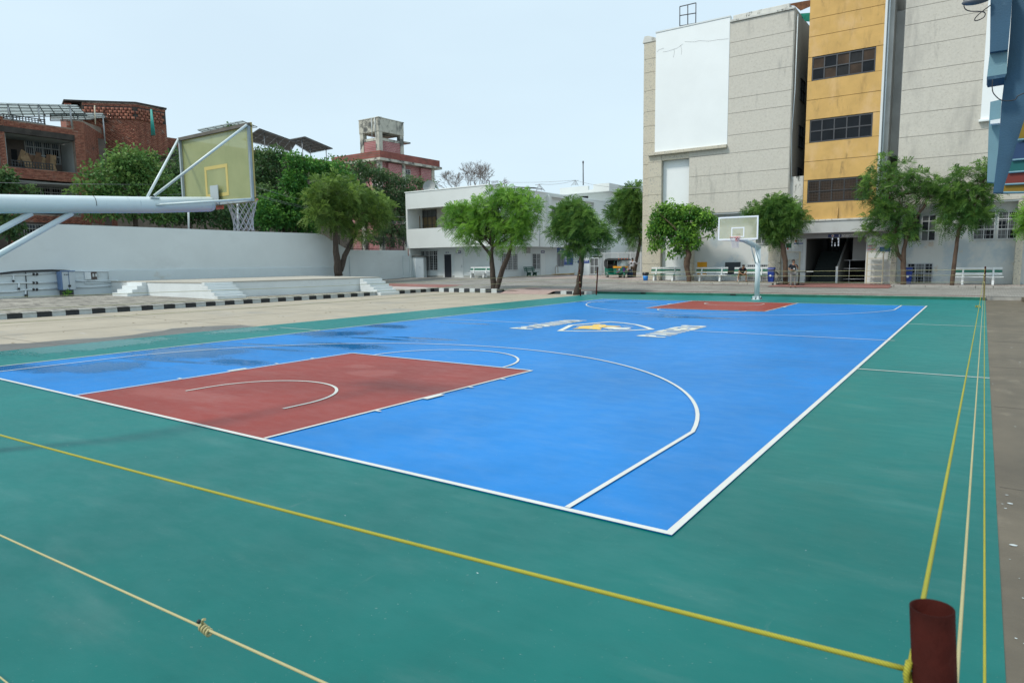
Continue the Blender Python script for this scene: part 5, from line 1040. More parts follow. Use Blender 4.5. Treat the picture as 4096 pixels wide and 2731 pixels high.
    m2 = MB(); n_ = 12; lev = [(0,.225,0),(.09,.20,.5),(.17,.175,1),(.25,.155,1.5),(.33,.14,2),(.41,.14,2.5),(.47,.145,3)]
    for k in range(n_):
        for sgn in (1,-1):
            pts = []
            for i in range(len(lev)):
                dz, r_, _ = lev[i]; a = 2*pi*(k+sgn*.5*(i%2))/n_; jx = random.uniform(-.006,.006)
                if not near: r_ *= .98
                pts.append((rc[0]+(r_+jx)*cos(a)+.02*dz, rc[1]+(r_+jx)*sin(a), rz-dz*(1 if near else 1)))
            m2.tube(pts, (.0065 if near else .009), 5, False)
    m2.build('net', netm, t_)
hoop('white basketball hoop in front at left seen from behind with a yellowed board', 0, 1, True)
hoop('white basketball hoop at the far end of the court facing the camera', 28, -1, False)

# ------------------------------------------------------------------ POSTS AND ROPES
def post(label, base, top, r=.03, n=20):
    t_ = thing('rope_post', base, label, 'post', 'red posts round the court'); base = Vector(base); top = Vector(top); b = MB(); ax = (top-base).normalized(); a = ax.cross(Vector((0,1,0))).normalized(); c_ = ax.cross(a)
    ring = lambda p, r_: [p+r_*(cos(2*pi*k/n)*a+sin(2*pi*k/n)*c_) for k in range(n)]
    V = ring(base, r)+ring(top, r)+ring(top, r*.91)+ring(top-ax*.9, r*.91); F = []
    for L_ in range(3): F += [(L_*n+k, L_*n+(k+1)%n, (L_+1)*n+(k+1)%n, (L_+1)*n+k) for k in range(n)]
    F.append(tuple(3*n+k for k in range(n))); b.add(V, F, True); b.build('pipe', rust, t_); return t_
NB, NT = Vector((1.857,-3.50,.004)), Vector((1.736,-3.515,1.555))
npst = post('thick dark red pipe post in the near right corner, its open top in view', tuple(NB), NT, .0265, 32)
fp = post('red post at the far right corner of the court', (1.9,33.15,.004), (1.88,33.15,1.56), .035)
lp1 = post('red post against the trunk at the far left corner of the court', (-17.66,30.3,.004), (-17.75,30.3,1.60), .04)
lp2 = post('leaning red post just right of the tree at the far left corner', tuple(on(2,.1,*cc(737,1500))), oy(31.9,*cc(757,1160)), .04)
def catsag(p0, p1, sag, n=60):
    p0, p1 = Vector(p0), Vector(p1); return [p0+(p1-p0)*t-Vector((0,0,4*sag*t*(1-t))) for t in [(i/n)**1.6 for i in range(n+1)]]
def rope(label, p0, p1, sag, m_, r=.0040, n=60):
    b = MB(); b.tube(catsag(p0, p1, sag, n), r, 8); return tag(b.build('rope', m_), label, 'rope', 'ropes round the court')
def npt(z): t = (z-NB.z)/(NT.z-NB.z); return NB+(NT-NB)*t
rope('yellow top rope running from the near post along the right side of the court', (1.715,-3.50,1.46), (1.86,33.12,1.42), .22, rope_y)
rope('cream middle rope running along the right side of the court', (1.769,-3.475,1.2), (1.88,33.12,1.17), .25, rope_c)
rope('pale green lowest rope running along the right side of the court', (1.832,-3.50,.9), (1.90,33.12,.84), .12, rope_y)
LPn = (-18.3,-3.6)
rope('yellow rope crossing the green foreground from the near post to the left', (1.712,-3.51,1.455), (LPn[0],LPn[1],1.42), .21, rope_y, .004)
rope('cream rope with a knot crossing the lower left corner of the picture', (1.813,-3.51,1.035), (LPn[0],LPn[1],.08), .0, rope_c)
rope('lowest cream rope just cutting the bottom left corner', npt(.24), (LPn[0],LPn[1],.22), .19, rope_c)
for nm, z0_, z1_, sg, mm in (('top', 1.42,1.38,.15,rope_c),('middle',1.1,1.1,.15,rope_y),('lowest',.75,.78,.12,rope_y)):
    rope('%s rope along the far left edge of the court' % nm, (LPn[0],LPn[1],z0_), (-17.72,30.28,z1_), sg, rope_c, .0065, 40)
for nm, z_ in (('top',1.42),('middle',1.17),('lowest',.84)):
    rope('%s rope across the far end of the court' % nm, (lambda p: (p.x,p.y,z_))(oy(31.9,*cc(750,1220))), (1.88,33.12,z_), .04, rope_c, .0075, 30)
post('red corner post at the near left, outside the view', (LPn[0],LPn[1],.004), (LPn[0],LPn[1],1.6), .035)
# wraps and knots
b = MB(); zc_ = 1.40; c0 = npt(zc_)
P = [npt(1.455-.10*t/ (2*pi))+Vector((cos(t+pi)*.0300, sin(t+pi)*.0300, -.045*cos(t+pi)*0-.03*sin((t)/2))) for t in np.linspace(0, 2*pi*1.15, 40)]
b.tube(P, .0042, 8); P = [npt(1.475)+Vector((-.028,-.010,0)), npt(1.455)+Vector((-.032,-.010,0)), npt(1.430)+Vector((-.030,-.014,0))]; b.tube(P, .0045, 8); b.build('rope_wrap', rope_y, npst)
def knot(label, c, r, m_):
    t_ = thing('rope_knot', tuple(c), label, 'knot'); c = Vector(c)
    for k in range(4): b = MB(); a = Vector((.9,0,-.2)).normalized(); P = [c+Vector((.018*(k-1.5),0,-.003*k))*r/.014+Vector((0,cos(t),sin(t)))*r for t in np.linspace(0,2*pi*.97,12)]; b.tube(P, r*.42, 6); b.build('loop', m_, t_)
    b = MB(); b.tube([c+Vector((-.02,0,.005)),c+Vector((-.012,0,.025)),c+Vector((.006,-.004,.034))], r*.45, 6); b.build('tail', m_, t_)
    b = MB(); b.ball(c+Vector((-.036,0,.012)), r*.72, 6); b.build('tape_end', black, t_); return t_
_a = Vector((1.813,-3.51,1.035)); _t = (_a.x+.085)/(_a.x-LPn[0]); knot('frayed knot with black tape on the cream foreground rope', _a.lerp(Vector((LPn[0],LPn[1],.08)), _t), .0095, rope_c)
knot('yellow knot high on the rope near the far right post', oy(20,*crop(3400,1150,696/1984)(1462,218)), .03, rope_y)
for p_, z_ in ((lp1,(1.25,.8,.45)),(lp2,(1.42,1.17,.84)),(fp,(1.42,1.17,.84))):
    for zz in z_: b = MB(); l = p_.location; b.ball((l[0]-.03*(zz),l[1]-.02,zz+.0), .036, 5, (1.1,1,.8)); b.build('rope_tie', rope_c, p_)

# ------------------------------------------------------------------ BENCHES
def make_bench(label, wood, alt, seatm, legm, L_=2.3):
    t_ = local(thing('park_bench', (0,0,0), label, 'bench', 'park benches')); h = L_/2
    for i, z in enumerate((.62,.78,.94)):
        b = MB(); b.cb((0,.26+.05*i,z),(L_ if i<2 or True else L_,.035,.115 if i!=1 else .135),0,-.16); tag(b.build('back_slat', alt if i==1 else wood, t_, .008), 'green middle slat' if (i==1 and alt is greenp) else None)
    for i in range(3): b = MB(); b.cb((0,-.16+.15*i,.445),(L_+.14,.135,.04)); b.build('seat_slat', seatm, t_, .008)
    for sx in (-1,1):
        x = sx*(h-.42)
        b = MB(); pf = [(-.27,0),(-.13,0),(-.10,.14),(0,.22),(.10,.14),(.13,0),(.27,0),(.22,.26),(.20,.42),(-.24,.42),(-.20,.26)]
        b.prism([(x-.06,y,z) for y,z in pf],(.12,0,0)); b.build('leg', legm, t_, .01)
        b = MB(); b.prism([(x-.045,y,z) for y,z in ((.14,.40),(.24,.40),(.38,.98),(.31,.98))],(.09,0,0)); b.build('back_support', legm, t_, .008)
        for i, z in enumerate((.62,.78,.94)): b = MB(); b.cyl((x,.235+.05*i,z),(x,.228+.05*i,z),.015,6); b.build('bolt', black, t_)
    return t_
bz = lambda x, y: zg(x,y)+.10
def place_b(o, x, y, rz, z=None, s=1): o.location = (x,y,bz(x,y) if z is None else z); o.rotation_euler[2] = rz; o.scale = (s,s,s)
pos = [oy(43.2,*ch(x,1190)) for x in (345,965,1480)]
b1 = make_bench('white bench with a green back slat and green seat left of the leafy tree', benchw, greenp, greenp, benchw); place_b(b1, pos[0].x+.1, 43.1, 0)
b2_ = make_bench('white bench with a white seat in front of the orange painted square', benchw, greenp, benchw, benchw); place_b(b2_, pos[1].x+.1, 43.1, 0)
b3 = dup(b1, label='white and green bench the seated man is on'); place_b(b3, pos[2].x+.15, 43.1, 0)
b4 = dup(b2_, label='white bench with a green back slat at the far right wall'); place_b(b4, oy(43.1,*cr(1022,1270)).x, 43.1, 0)
b5 = dup(b2_, label='white bench with a green back slat outside the white building door'); place_b(b5, oy(44.5,*c9(950,1300)).x, 44.9, 0, .66)
b6 = make_bench('dark green bench against the side wall of the white building', dgreen, dgreen, dgreen, dgreen, 1.9); p_ = og(*c9(1655,1285)); place_b(b6, -34.9, ox(-34.9,*c9(1655,1285)).y, R(90)+.0, .60)
b6.rotation_euler[2] = R(90)

# ------------------------------------------------------------------ PEOPLE
def skinmesh(name, V, E_, m_, parent, sub=2, root=0):
    me = bpy.data.meshes.new(name); me.from_pydata([v[0] for v in V], E_, []); o = bpy.data.objects.new(name, me); COL.objects.link(o); o.parent = parent
    md = o.modifiers.new('skin', 'SKIN'); md.use_smooth_shade = True
    if not me.skin_vertices: me.attributes
    sl = me.skin_vertices[0].data
    for i, v in enumerate(V): r_ = v[1]; sl[i].radius = (r_, r_) if not isinstance(r_, tuple) else r_; sl[i].use_root = (i == root)
    sb = o.modifiers.new('sub', 'SUBSURF'); sb.levels = sub; sb.render_levels = sub
    bpy.context.view_layer.update(); dg = bpy.context.evaluated_depsgraph_get(); m2 = bpy.data.meshes.new_from_object(o.evaluated_get(dg))
    o.modifiers.clear(); o.data = m2; m2.materials.clear(); m2.materials.append(m_)
    for p in m2.polygons: p.use_smooth = True; p.material_index = 0
    return o
def person(label, loc, rz, J, shirt, trous, shoe, sleeve_long=False, hair=hairm, sc=1.0, shorts=False):
    """J: joints dict in local coords: pelvis, chest, neck, head, (shoulder,elbow,wrist,hand)*2, (hip,knee,ankle,toe)*2 ; faces -Y"""
    t_ = local(thing('person', loc, label, 'person')); t_.rotation_euler[2] = rz; t_.scale = (sc,sc,sc)
    V = []; E_ = []; ix = {}
    def add(n, co_, r_, frm=None):
        ix[n] = len(V); V.append((Vector(co_), r_)); 
        if frm is not None: E_.append((ix[frm], ix[n]))
    g = lambda n: Vector(J[n])
    hd = g('head'); face = Vector(J.get('face', (0,-1,0))).normalized()
    add('pelvis', g('pelvis'), (.145,.105)); add('waist', g('pelvis').lerp(g('chest'),.5), (.125,.095), 'pelvis'); add('chest', g('chest'), (.15,.11), 'waist'); add('neckb', g('neck'), .055, 'chest'); add('jaw', hd-(hd-g('neck'))*.35+face*.02, .066, 'neckb'); add('head', hd+Vector((0,0,.02)), .088, 'jaw'); add('crown', hd+Vector((0,0,.085)), .055, 'head')
    add('nose', hd+face*.105-Vector((0,0,.012)), .014, 'head')
    side = face.cross(Vector((0,0,1))).normalized()
    for s in (1,-1): add('ear%d'%s, hd+side*s*.095, .018, 'head')
    for s in 'lr':
        add(s+'sh', g(s+'sh'), .055, 'chest'); add(s+'el', g(s+'el'), .042, s+'sh'); add(s+'wr', g(s+'wr'), .028, s+'el'); add(s+'pa', g(s+'wr').lerp(g(s+'ha'),.5), (.034,.02), s+'wr')
        dh = (g(s+'ha')-g(s+'wr')).normalized(); sd_ = dh.cross(Vector((.3,.8,.5))).normalized(); cu_ = dh.cross(sd_)
        for k in range(4):
            o_ = (k-1.5)*.019; ln = (.062,.074,.070,.056)[k]; p1 = g(s+'ha')+sd_*o_; p2 = p1+dh*ln*.55+cu_*.008; p3 = p2+dh*ln*.4+cu_*.022
            add('%sf%da'%(s,k), p1, .009, s+'pa'); add('%sf%db'%(s,k), p2, .0085, '%sf%da'%(s,k)); add('%sf%dc'%(s,k), p3, .0075, '%sf%db'%(s,k))
        tb = g(s+'wr').lerp(g(s+'ha'),.3)+sd_*.035; add(s+'ta', tb, .010, s+'pa'); add(s+'tb', tb+(dh*.7+sd_*.6).normalized()*.045, .009, s+'ta')
        add(s+'hi', g(s+'hi'), .085, 'pelvis'); add(s+'kn', g(s+'kn'), .056, s+'hi'); add(s+'cf', g(s+'kn').lerp(g(s+'an'),.3), .054, s+'kn'); add(s+'an', g(s+'an'), .036, s+'cf'); add(s+'to', g(s+'to'), (.04,.025), s+'an')
    skinmesh('body', V, E_, skin, t_, 2)
    # hair cap
    b = MB(); b.ball(hd+Vector((0,0,.055))-face*.018, .105, 8, (.92,1,.86)); b.build('hair', hair, t_)
    for s in (1,-1): b = MB(); b.ball(hd+face*.088+side*s*.032+Vector((0,0,.012)), .011, 4); b.build('eye', black, t_)
    b = MB(); b.cb(hd+face*.086-Vector((0,0,.055)),(.045,.014,.010), math.atan2(face.y,face.x)+pi/2); b.build('mouth', mat('lips', (.25,.08,.06), .5, .1), t_)
    # shirt
    V = []; E_ = []; ix.clear()
    add('pelvis', g('pelvis')-Vector((0,0,.05)), (.165,.125)); add('waist', g('pelvis').lerp(g('chest'),.5), (.15,.118), 'pelvis'); add('chest', g('chest'), (.175,.13), 'waist'); add('col', g('chest').lerp(g('neck'),.75), (.085,.075), 'chest')
    for s in 'lr':
        add(s+'sh', g(s+'sh'), .075, 'chest'); e_ = g(s+'sh').lerp(g(s+'el'), 1 if sleeve_long else .72); add(s+'el', e_, .064, s+'sh')
        if sleeve_long: add(s+'wr', g(s+'el').lerp(g(s+'wr'),.95), .045, s+'el')
    skinmesh('shirt', V, E_, shirt, t_, 2)
    V = []; E_ = []; ix.clear(); add('pelvis', g('pelvis'), (.155,.115))
    for s in 'lr':
        add(s+'hi', g(s+'hi'), .10, 'pelvis'); add(s+'kn', g(s+'kn'), .078, s+'hi')
        if not shorts: add(s+'an', g(s+'kn').lerp(g(s+'an'),.95), .062, s+'kn')
        else: add(s+'an', g(s+'kn').lerp(g(s+'an'),.12), .075, s+'kn')
    skinmesh('trousers', V, E_, trous, t_, 2)
    for s in 'lr':
        a = g(s+'an'); t2 = g(s+'to'); d = (t2-a); d.z = 0; d.normalize(); c_ = a+d*.07; b = MB(); b.cb((c_.x,c_.y,min(a.z,t2.z)-.035),(.09,.27,.025), math.atan2(d.y,d.x)+pi/2); b.build('sandal', shoe, t_, .008)
    return t_
stand = dict(pelvis=(0,0,.93), chest=(0,0,1.25), neck=(0,0,1.47), head=(0,-.01,1.60), lsh=(.19,0,1.40), lel=(.30,-.02,1.14), lwr=(.12,-.24,1.30), lha=(.06,-.25,1.40), rsh=(-.19,0,1.40), rel=(-.27,.02,1.12), rwr=(-.14,-.22,1.07), rha=(-.05,-.27,1.08),
    lhi=(.10,0,.88), lkn=(.12,-.02,.50), lan=(.13,.0,.09), lto=(.16,-.14,.04), rhi=(-.10,0,.88), rkn=(-.11,-.02,.50), ran=(-.12,.0,.09), rto=(-.16,-.14,.04), face=(.75,-.65,-.12))
greyt = mat('grey_trousers', (.20,.185,.18), .9, .12, 20); ptw = mat('white_shirt', (.52,.53,.58), .85, .06); ptb = mat('brown_trousers', (.13,.095,.065), .9, .1); ptk = mat('khaki_shorts', (.16,.11,.06), .9, .1)
pm_ = og(*ce(418,1408)); mg = zg(pm_.x, 39.0)
pman = oy(39.0,*ce(418,1408))
m1 = person('man in a black T-shirt and grey trousers standing with a hand at his face', (pman.x,39.0,mg+.02), R(30), stand, navy, greyt, black, sc=.98)
b = MB(); b.tube([(-.03,-.27,1.07),(-.03,-.27,1.16)], [.026,.034], 12); cup = b.build('paper_cup', whiteb, None); cup.location = m1.location; cup.rotation_euler = m1.rotation_euler; tag(cup, 'small white paper cup in the hand of the standing man', 'cup')
seat = dict(pelvis=(0,.02,.56), chest=(.02,-.20,.80), neck=(.04,-.34,.95), head=(.06,-.42,1.05), lsh=(.20,-.26,.92), lel=(.26,-.40,.66), lwr=(.10,-.52,.52), lha=(.04,-.56,.49), rsh=(-.15,-.24,.92), rel=(-.24,-.38,.68), rwr=(-.04,-.54,.53), rha=(.02,-.58,.50),
    lhi=(.11,-.02,.52), lkn=(.24,-.46,.50), lan=(.24,-.44,.10), lto=(.28,-.58,.04), rhi=(-.11,-.02,.52), rkn=(-.26,-.46,.50), ran=(-.30,-.42,.10), rto=(-.36,-.55,.04), face=(.5,-.75,-.42))
ps = oy(43.0,*ch(1390,1195))
person('man in a dark T-shirt and brown shorts hunched forward on the bench', (ps.x,43.08,bz(ps.x,43)), R(25), seat, navy, ptk, black, shorts=True)
back = dict(stand); back.update(lel=(.30,.0,1.15), lwr=(.30,-.03,.93), lha=(.30,-.05,.84), rel=(-.34,-.12,1.20), rwr=(-.50,-.32,1.26), rha=(-.56,-.38,1.28), face=(-.2,-1,-.15), lto=(.16,-.14,.04))
pw = on(1,51.3,*cc(1190,1288)); person('man in a loose white shirt and brown trousers with his back turned beside the rickshaw', (pw.x,51.3,zg(pw.x,51.3)), R(180)+.25, back, ptw, ptb, black, True)
sil = dict(stand); sil.update(lel=(.27,.05,1.16), lwr=(.30,.0,.92), lha=(.30,-.03,.84), rel=(-.27,.05,1.16), rwr=(-.30,.0,.92), rha=(-.30,-.03,.84), face=(0,-1,0))
pz = oy(EY+4.4,*ce(1012,830)); person('dark figure standing at the top of the stairs against the window', (pz.x,EY+4.3,hz+.165*13-.15), 0, sil, black, black, black)

# ------------------------------------------------------------------ AUTO RICKSHAW (x forward)
rkg = mat('rickshaw_green', (.005,.125,.085), .35, .08, 3); rky = mat('rickshaw_yellow', (.62,.28,.02), .4, .06); hood = mat('black_canvas_hood', (.022,.028,.03), .8, .2, 4); tyre = mat('tyre', (.03,.03,.03), .9, .2); rimg = mat('wheel_rim', (.22,.23,.23), .5, .1)
clearg = bpy.data.materials.new('windscreen_glass'); clearg.use_nodes = True; cp_ = clearg.node_tree.nodes['Principled BSDF']; cp_.inputs['Base Color'].default_value = (.35,.45,.48,1); cp_.inputs['Alpha'].default_value = .45; cp_.inputs['Roughness'].default_value = .08
pr = oy(50.0,*cc(960,1290))
rk = local(thing('auto_rickshaw', (-24.95,50.2,zg(-25,50)), 'green and yellow auto rickshaw with a black canvas hood parked before the gate', 'auto rickshaw')); rk.rotation_euler[2] = R(-41); rk.location.z = .49; rk.scale = (1.12,1.12,1.04)
def rpart(name, b, m_, lab=None, par=None, bev=.0): return tag(b.build(name, m_, par or rk, bev), lab)
b = MB(); b.prism([(-1.25,-.62,.30),(-1.30,-.62,.95),(-.55,-.62,.80),(-.50,-.62,.42),(.35,-.62,.36),(.35,-.62,.30)],(0,1.24,0)); rpart('tub', b, rkg, bev=.02)
b = MB(); b.prism([(.45,-.55,.38),(.95,-.42,.42),(1.18,-.12,.50),(1.18,.12,.50),(.95,.42,.42),(.45,.55,.38)],(.0,0,.52)); rpart('front_cowl', b, rkg, bev=.03)
b = MB(); b.prism([(.45,-.60,.90),(1.0,-.46,.90),(1.16,-.14,.90),(1.16,.14,.90),(1.0,.46,.90),(.45,.60,.90)],(-.03,0,.16)); rpart('yellow_band', b, rky, bev=.01)
b = MB(); b.prism([(1.14,-.14,1.06),(1.14,.14,1.06),(.96,.14,1.52),(.96,-.14,1.52)],(.012,0,.004)); b.prism([(.98,-.46,1.06),(1.13,-.15,1.06),(.95,-.15,1.52),(.84,-.44,1.52)],(.01,-.004,0)); b.prism([(.98,.46,1.06),(1.13,.15,1.06),(.95,.15,1.52),(.84,.44,1.52)],(.01,.004,0)); rpart('windscreen', b, clearg)
b = MB(); b.prism([(x,-.66,z) for x,z in ((-1.28,1.0),(-1.36,1.45),(-1.15,1.66),(-.4,1.74),(.5,1.72),(1.02,1.64),(1.08,1.52),(.9,1.55),(-.9,1.55),(-1.15,1.35),(-1.18,1.0))],(0,1.32,0)); rpart('hood', b, hood, bev=.03)
b = MB(); b.prism([(-1.25,-.64,.98),(-1.22,-.64,1.5),(-.85,-.64,1.55),(-.80,-.64,.9)],(0,.03,0)); b.prism([(-1.25,.61,.98),(-1.22,.61,1.5),(-.85,.61,1.55),(-.80,.61,.9)],(0,.03,0)); rpart('side_curtain', b, hood)
for y_ in (-.6,.6):
    b = MB(); b.tube([(-.78,y_,.8),(-.72,y_,1.56)], .02, 6); rpart('hood_pillar', b, rimg); b = MB(); b.tube([(.5,y_*.95,1.0),(.62,y_*.9,1.58)], .02, 6); rpart('hood_pillar', b, rkg)
b = MB(); b.box(-1.15,-.6,-.52,.52,.62,.76); b.box(-1.18,-1.05,-.52,.52,.76,1.2); rpart('rear_seat', b, mat('grey_seat', (.10,.09,.09), .7, .2), bev=.02)
b = MB(); b.box(-.15,.2,-.3,.3,.60,.72); b.box(-.2,-.14,-.3,.3,.70,.98); rpart('driver_seat', b, MATS['grey_seat'], bev=.02)
for (x_, y_) in ((-.85,-.56),(-.85,.56),(1.12,0)):
    b = MB(); w_ = rpart('wheel', MB().add([(x_,y_,.22)]*3,[(0,1,2)]) if False else (lambda m2: m2)(MB().cyl((x_,y_-.05,.22),(x_,y_+.05,.22),.215,20)), tyre)
    b = MB(); b.cyl((x_,y_-.056,.22),(x_,y_+.056,.22),.12,14); rpart('rim', b, rimg, par=w_)
for y_ in (-.60,.60): b = MB(); b.tube([(-1.15,y_,.30),(-1.05,y_,.44),(-.85,y_,.50),(-.65,y_,.44),(-.55,y_,.30)], .045, 6); rpart('mudguard', b, rimg)
b = MB(); b.tube([(.98,0,.36),(1.12,0,.47),(1.28,0,.40),(1.36,0,.26)], .07, 8); rpart('mudguard', b, rkg)
b = MB(); b.tube([(.85,0,.9),(1.12,0,.26)], .035, 8); rpart('front_fork', b, black)
for y_ in (-.32,.32):
    b = MB(); b.ball((1.06,y_,.76), .085, 6, (.5,1,.8)); rpart('headlight', b, mat('headlight_glass', (.6,.62,.6), .15, .05)); b = MB(); b.ball((.99,y_*1.4,.76), .06, 5, (.5,1,.8)); rpart('indicator', b, mat('orange_lens', (.7,.12,.02), .3, .05))
    b = MB(); b.tube([(.9,y_*1.7,1.15),(1.0,y_*2.2,1.25)], .012, 5); b.cb((1.0,y_*2.25,1.28),(.02,.1,.14)); rpart('mirror', b, black)
b = MB(); b.cb((1.20,0,.74),(.03,.14,.36)); rpart('front_ribbon', b, mat('purple_ribbon', (.10,.03,.28), .7, .1))
for i, cl in enumerate(((.05,.35,.5),(.05,.03,.3),(.45,.03,.04))): b = MB(); b.cb((.99,-.42,.64-.05*i),(.26,.012,.03),R(62),0,-.25); rpart('side_stripe', b, mat('stripe_%s' % ('sky','navy','red')[i], cl, .5, .05))
for i in range(4): b = MB(); b.ball((1.03,-.36+.24*i,1.66), .04, 5); rpart('roof_lamp', b, MATS['orange_lens'])
b = MB(); b.cb((1.16,.05,1.0),(.02,.28,.10)); rpart('number_plate', b, rky)
# blue drum/bags by the rickshaw
b = MB(); q_ = oy(50.9,*cc(1160,1285)); z_ = zg(q_.x,50.9); b.tube([(q_.x,50.9,z_),(q_.x,50.9,z_+.35),(q_.x,50.9,z_+.62),(q_.x,50.9,z_+.72)], [.24,.27,.2,.08], 10); tag(b.build('cloth_sack', mat('dark_blue_sack', (.02,.05,.12), .9, .3, 6)), 'dark blue sack on the ground between the rickshaw and the man in white', 'sack')

# ------------------------------------------------------------------ BINS, TABLE, CHAIR, RACKS, CABINETS
p_ = oy(43.0,*cc(1355,1343)); x_, y_, z_ = p_.x, 43.0, bz(p_.x,43); bn = thing('waste_bin', (x_,y_,z_), 'small round blue bin lined with a black bag at the left pillar', 'bin')
b = MB(); b.tube([(x_,y_,z_),(x_,y_,z_+.44)], [.17,.21], 20); b.build('bucket', mat('sky_blue_plastic', (.03,.25,.70), .4, .05), bn)
b = MB(); b.tube([(x_,y_,z_+.40),(x_,y_,z_+.47),(x_,y_,z_+.62),(x_,y_,z_+.60)], [.225,.27,.24,.16], 11); b.build('bag', mat('black_bag', (.015,.016,.018), .3, .3), bn)
def wheelie(label, x_, y_, z_, front=True):
    t_ = thing('waste_bin', (x_,y_,z_), label, 'bin', 'tall blue bins'); b = MB(); w0, w1 = .17, .22
    b.add([(x_-w0,y_-w0,z_),(x_+w0,y_-w0,z_),(x_+w0,y_+w0,z_),(x_-w0,y_+w0,z_),(x_-w1,y_-w1,z_+.78),(x_+w1,y_-w1,z_+.78),(x_+w1,y_+w1,z_+.78),(x_-w1,y_+w1,z_+.78)], [(0,3,2,1),(4,5,6,7),(0,1,5,4),(1,2,6,5),(2,3,7,6),(3,0,4,7)]); b.build('bin_body', blue, t_, .03)
    b = MB(); b.box(x_-.21,x_+.21,y_-.21,y_+.21,z_+.785,z_+.84); b.build('bag', MATS['black_bag'], t_, .02)
    b = MB(); b.prism([(x_-.23,y_-.23,z_+.85),(x_-.23,y_+.23,z_+.85),(x_-.23,y_+.17,z_+1.02),(x_-.23,y_-.17,z_+.97)],(.46,0,0)); b.build('lid', blue, t_, .03)
    b = MB(); b.cyl((x_,y_-.24,z_+.45),(x_,y_-.262,z_+.45),.07,14); b.build('emblem', wtxt, t_)
p_ = oy(43.3,*ch(1795,1180)); wheelie('tall blue lidded bin left of the stone pilaster', p_.x, 43.3, bz(p_.x,43.3)-.02)
p_ = oy(43.5,*cr(230,1240)); wheelie('tall blue bin half hidden by the forked tree right of the entrance', p_.x, 43.5, bz(p_.x,43.5)-.02)
def rack(label, c, x0, y0, x1, y1, Y, shelves):
    p0, p1 = oy(Y,*c(x0,y1)), oy(Y,*c(x1,y0)); zb = zg(p0.x,Y)+.04; t_ = thing('shelf_rack', (p0.x,Y,zb), label, 'shelf rack', 'cream shelf racks'); m_ = mat('cream_rack_paint', (.55,.50,.38), .5, .08, 4, stain=((.3,.2,.12), .7, .8, (9,9,9)))
    for xx in (p0.x, p1.x):
        for yy in (Y, Y+.28): b = MB(); b.box(xx-.025,xx+.025,yy-.02,yy+.02,zb,p1.z); b.build('upright', m_, t_)
    for z in [zb+.05+(p1.z-zb-.08)*i/(shelves-1) for i in range(shelves)]: b = MB(); b.box(p0.x+.026,p1.x-.026,Y,Y+.28,z-.02,z+.02); b.build('shelf', m_, t_)
rack('cream metal shelf rack right of the stair entrance', ce, 1440,893,1685,1320, 43.75, 6)
rack('cream metal shelf rack behind the tree left of the entrance', ce, 290,893,515,1310, 43.8, 5)
# table and chair
ty_ = 41.5; tx0, tx1 = oy(ty_,*ce(325,1215)).x, oy(ty_,*ce(590,1215)).x; tz = zg(tx0,ty_)+.02
tb = thing('black_table', ((tx0+tx1)/2,ty_,tz), 'black table on two pedestal feet behind the standing man', 'table')
b = MB(); b.prism([(tx0,ty_-.45,tz+.80),(tx1-.45,ty_-.45,tz+.80),(tx1+.1,ty_+.5,tz+.80),(tx0+.45,ty_+.5,tz+.80)],(0,0,.04)); b.build('tabletop', mat('dark_glass_top', (.03,.045,.05), .25, .2), tb)
for xx in (tx0+.55,tx1-.35): b = MB(); b.cyl((xx,ty_,tz+.05),(xx,ty_,tz+.80),.04,10); b.build('leg', black, tb); b = MB(); b.box(xx-.32,xx+.32,ty_-.28,ty_+.28,tz,tz+.045); b.build('foot', black, tb, .01)
b = MB(); b.cb((tx0+1.45,ty_,tz+.855),(.4,.3,.03),.2); tag(b.build('paper_sheets', paper), 'white sheets of paper lying on the black table', 'papers')
cx0 = oy(41.7,*ce(200,1190)).x; chz = zg(cx0,41.7)+.02; chh_ = thing('metal_chair', (cx0,41.7,chz), 'black tubular cantilever chair left of the tree trunk', 'chair')
for dy in (-.24,.24): b = MB(); b.tube([(cx0-.12,41.7+dy,chz+.88),(cx0+.12,41.7+dy,chz+.62),(cx0+.16,41.7+dy,chz+.50),(cx0+.03,41.7+dy,chz+.04),(cx0+.10,41.7+dy,chz+.012),(cx0+.62,41.7+dy,chz+.012)], .014, 8); b.build('tube_frame', black, chh_)
b = MB(); b.box(cx0+.12,cx0+.58,41.48,41.92,chz+.45,chz+.49); b.build('seat', black, chh_, .01); b = MB(); b.cb((cx0+.0,41.7,chz+.75),(.03,.44,.3),0,0,-.75); b.build('backrest', black, chh_, .01)
# steel cupboard by the white building
a0_, a1_, a2_ = oy(44.6,*c9(112,1290)), oy(44.35,*c9(200,1295)), oy(44.6,*c9(288,1285)); zt6 = oy(44.6,*c9(200,1032)).z
cu_ = thing('metal_cupboard', (a1_.x,44.5,.5), 'pale grey steel cupboard with a bent sheet on top by the low wall', 'cupboard')
b = MB(); b.prism([(a0_.x,44.9,.62),(a1_.x,44.35,.62),(a2_.x,44.75,.62),(a2_.x-.3,45.5,.62),(a0_.x,45.5,.62)],(0,0,zt6-.62)); b.build('cupboard_body', whitem, cu_, .01)
b = MB(); b.prism([(a0_.x-.03,44.85,zt6),(a1_.x,44.28,zt6),(a2_.x+.05,44.7,zt6),(a2_.x,45.5,zt6),(a0_.x,45.5,zt6)],(0,0,.04)); b.tube([(a0_.x,44.8,zt6+.05),(a1_.x,44.4,zt6+.20),(a2_.x+.1,44.8,zt6+.10)], .04, 6); b.build('bent_top_sheet', mat('grey_sheet', (.12,.12,.11), .6, .3, 3), cu_)
dm = Vector((a2_.x-a1_.x,.4,0)).normalized(); dn = Vector((dm.y,-dm.x,0))
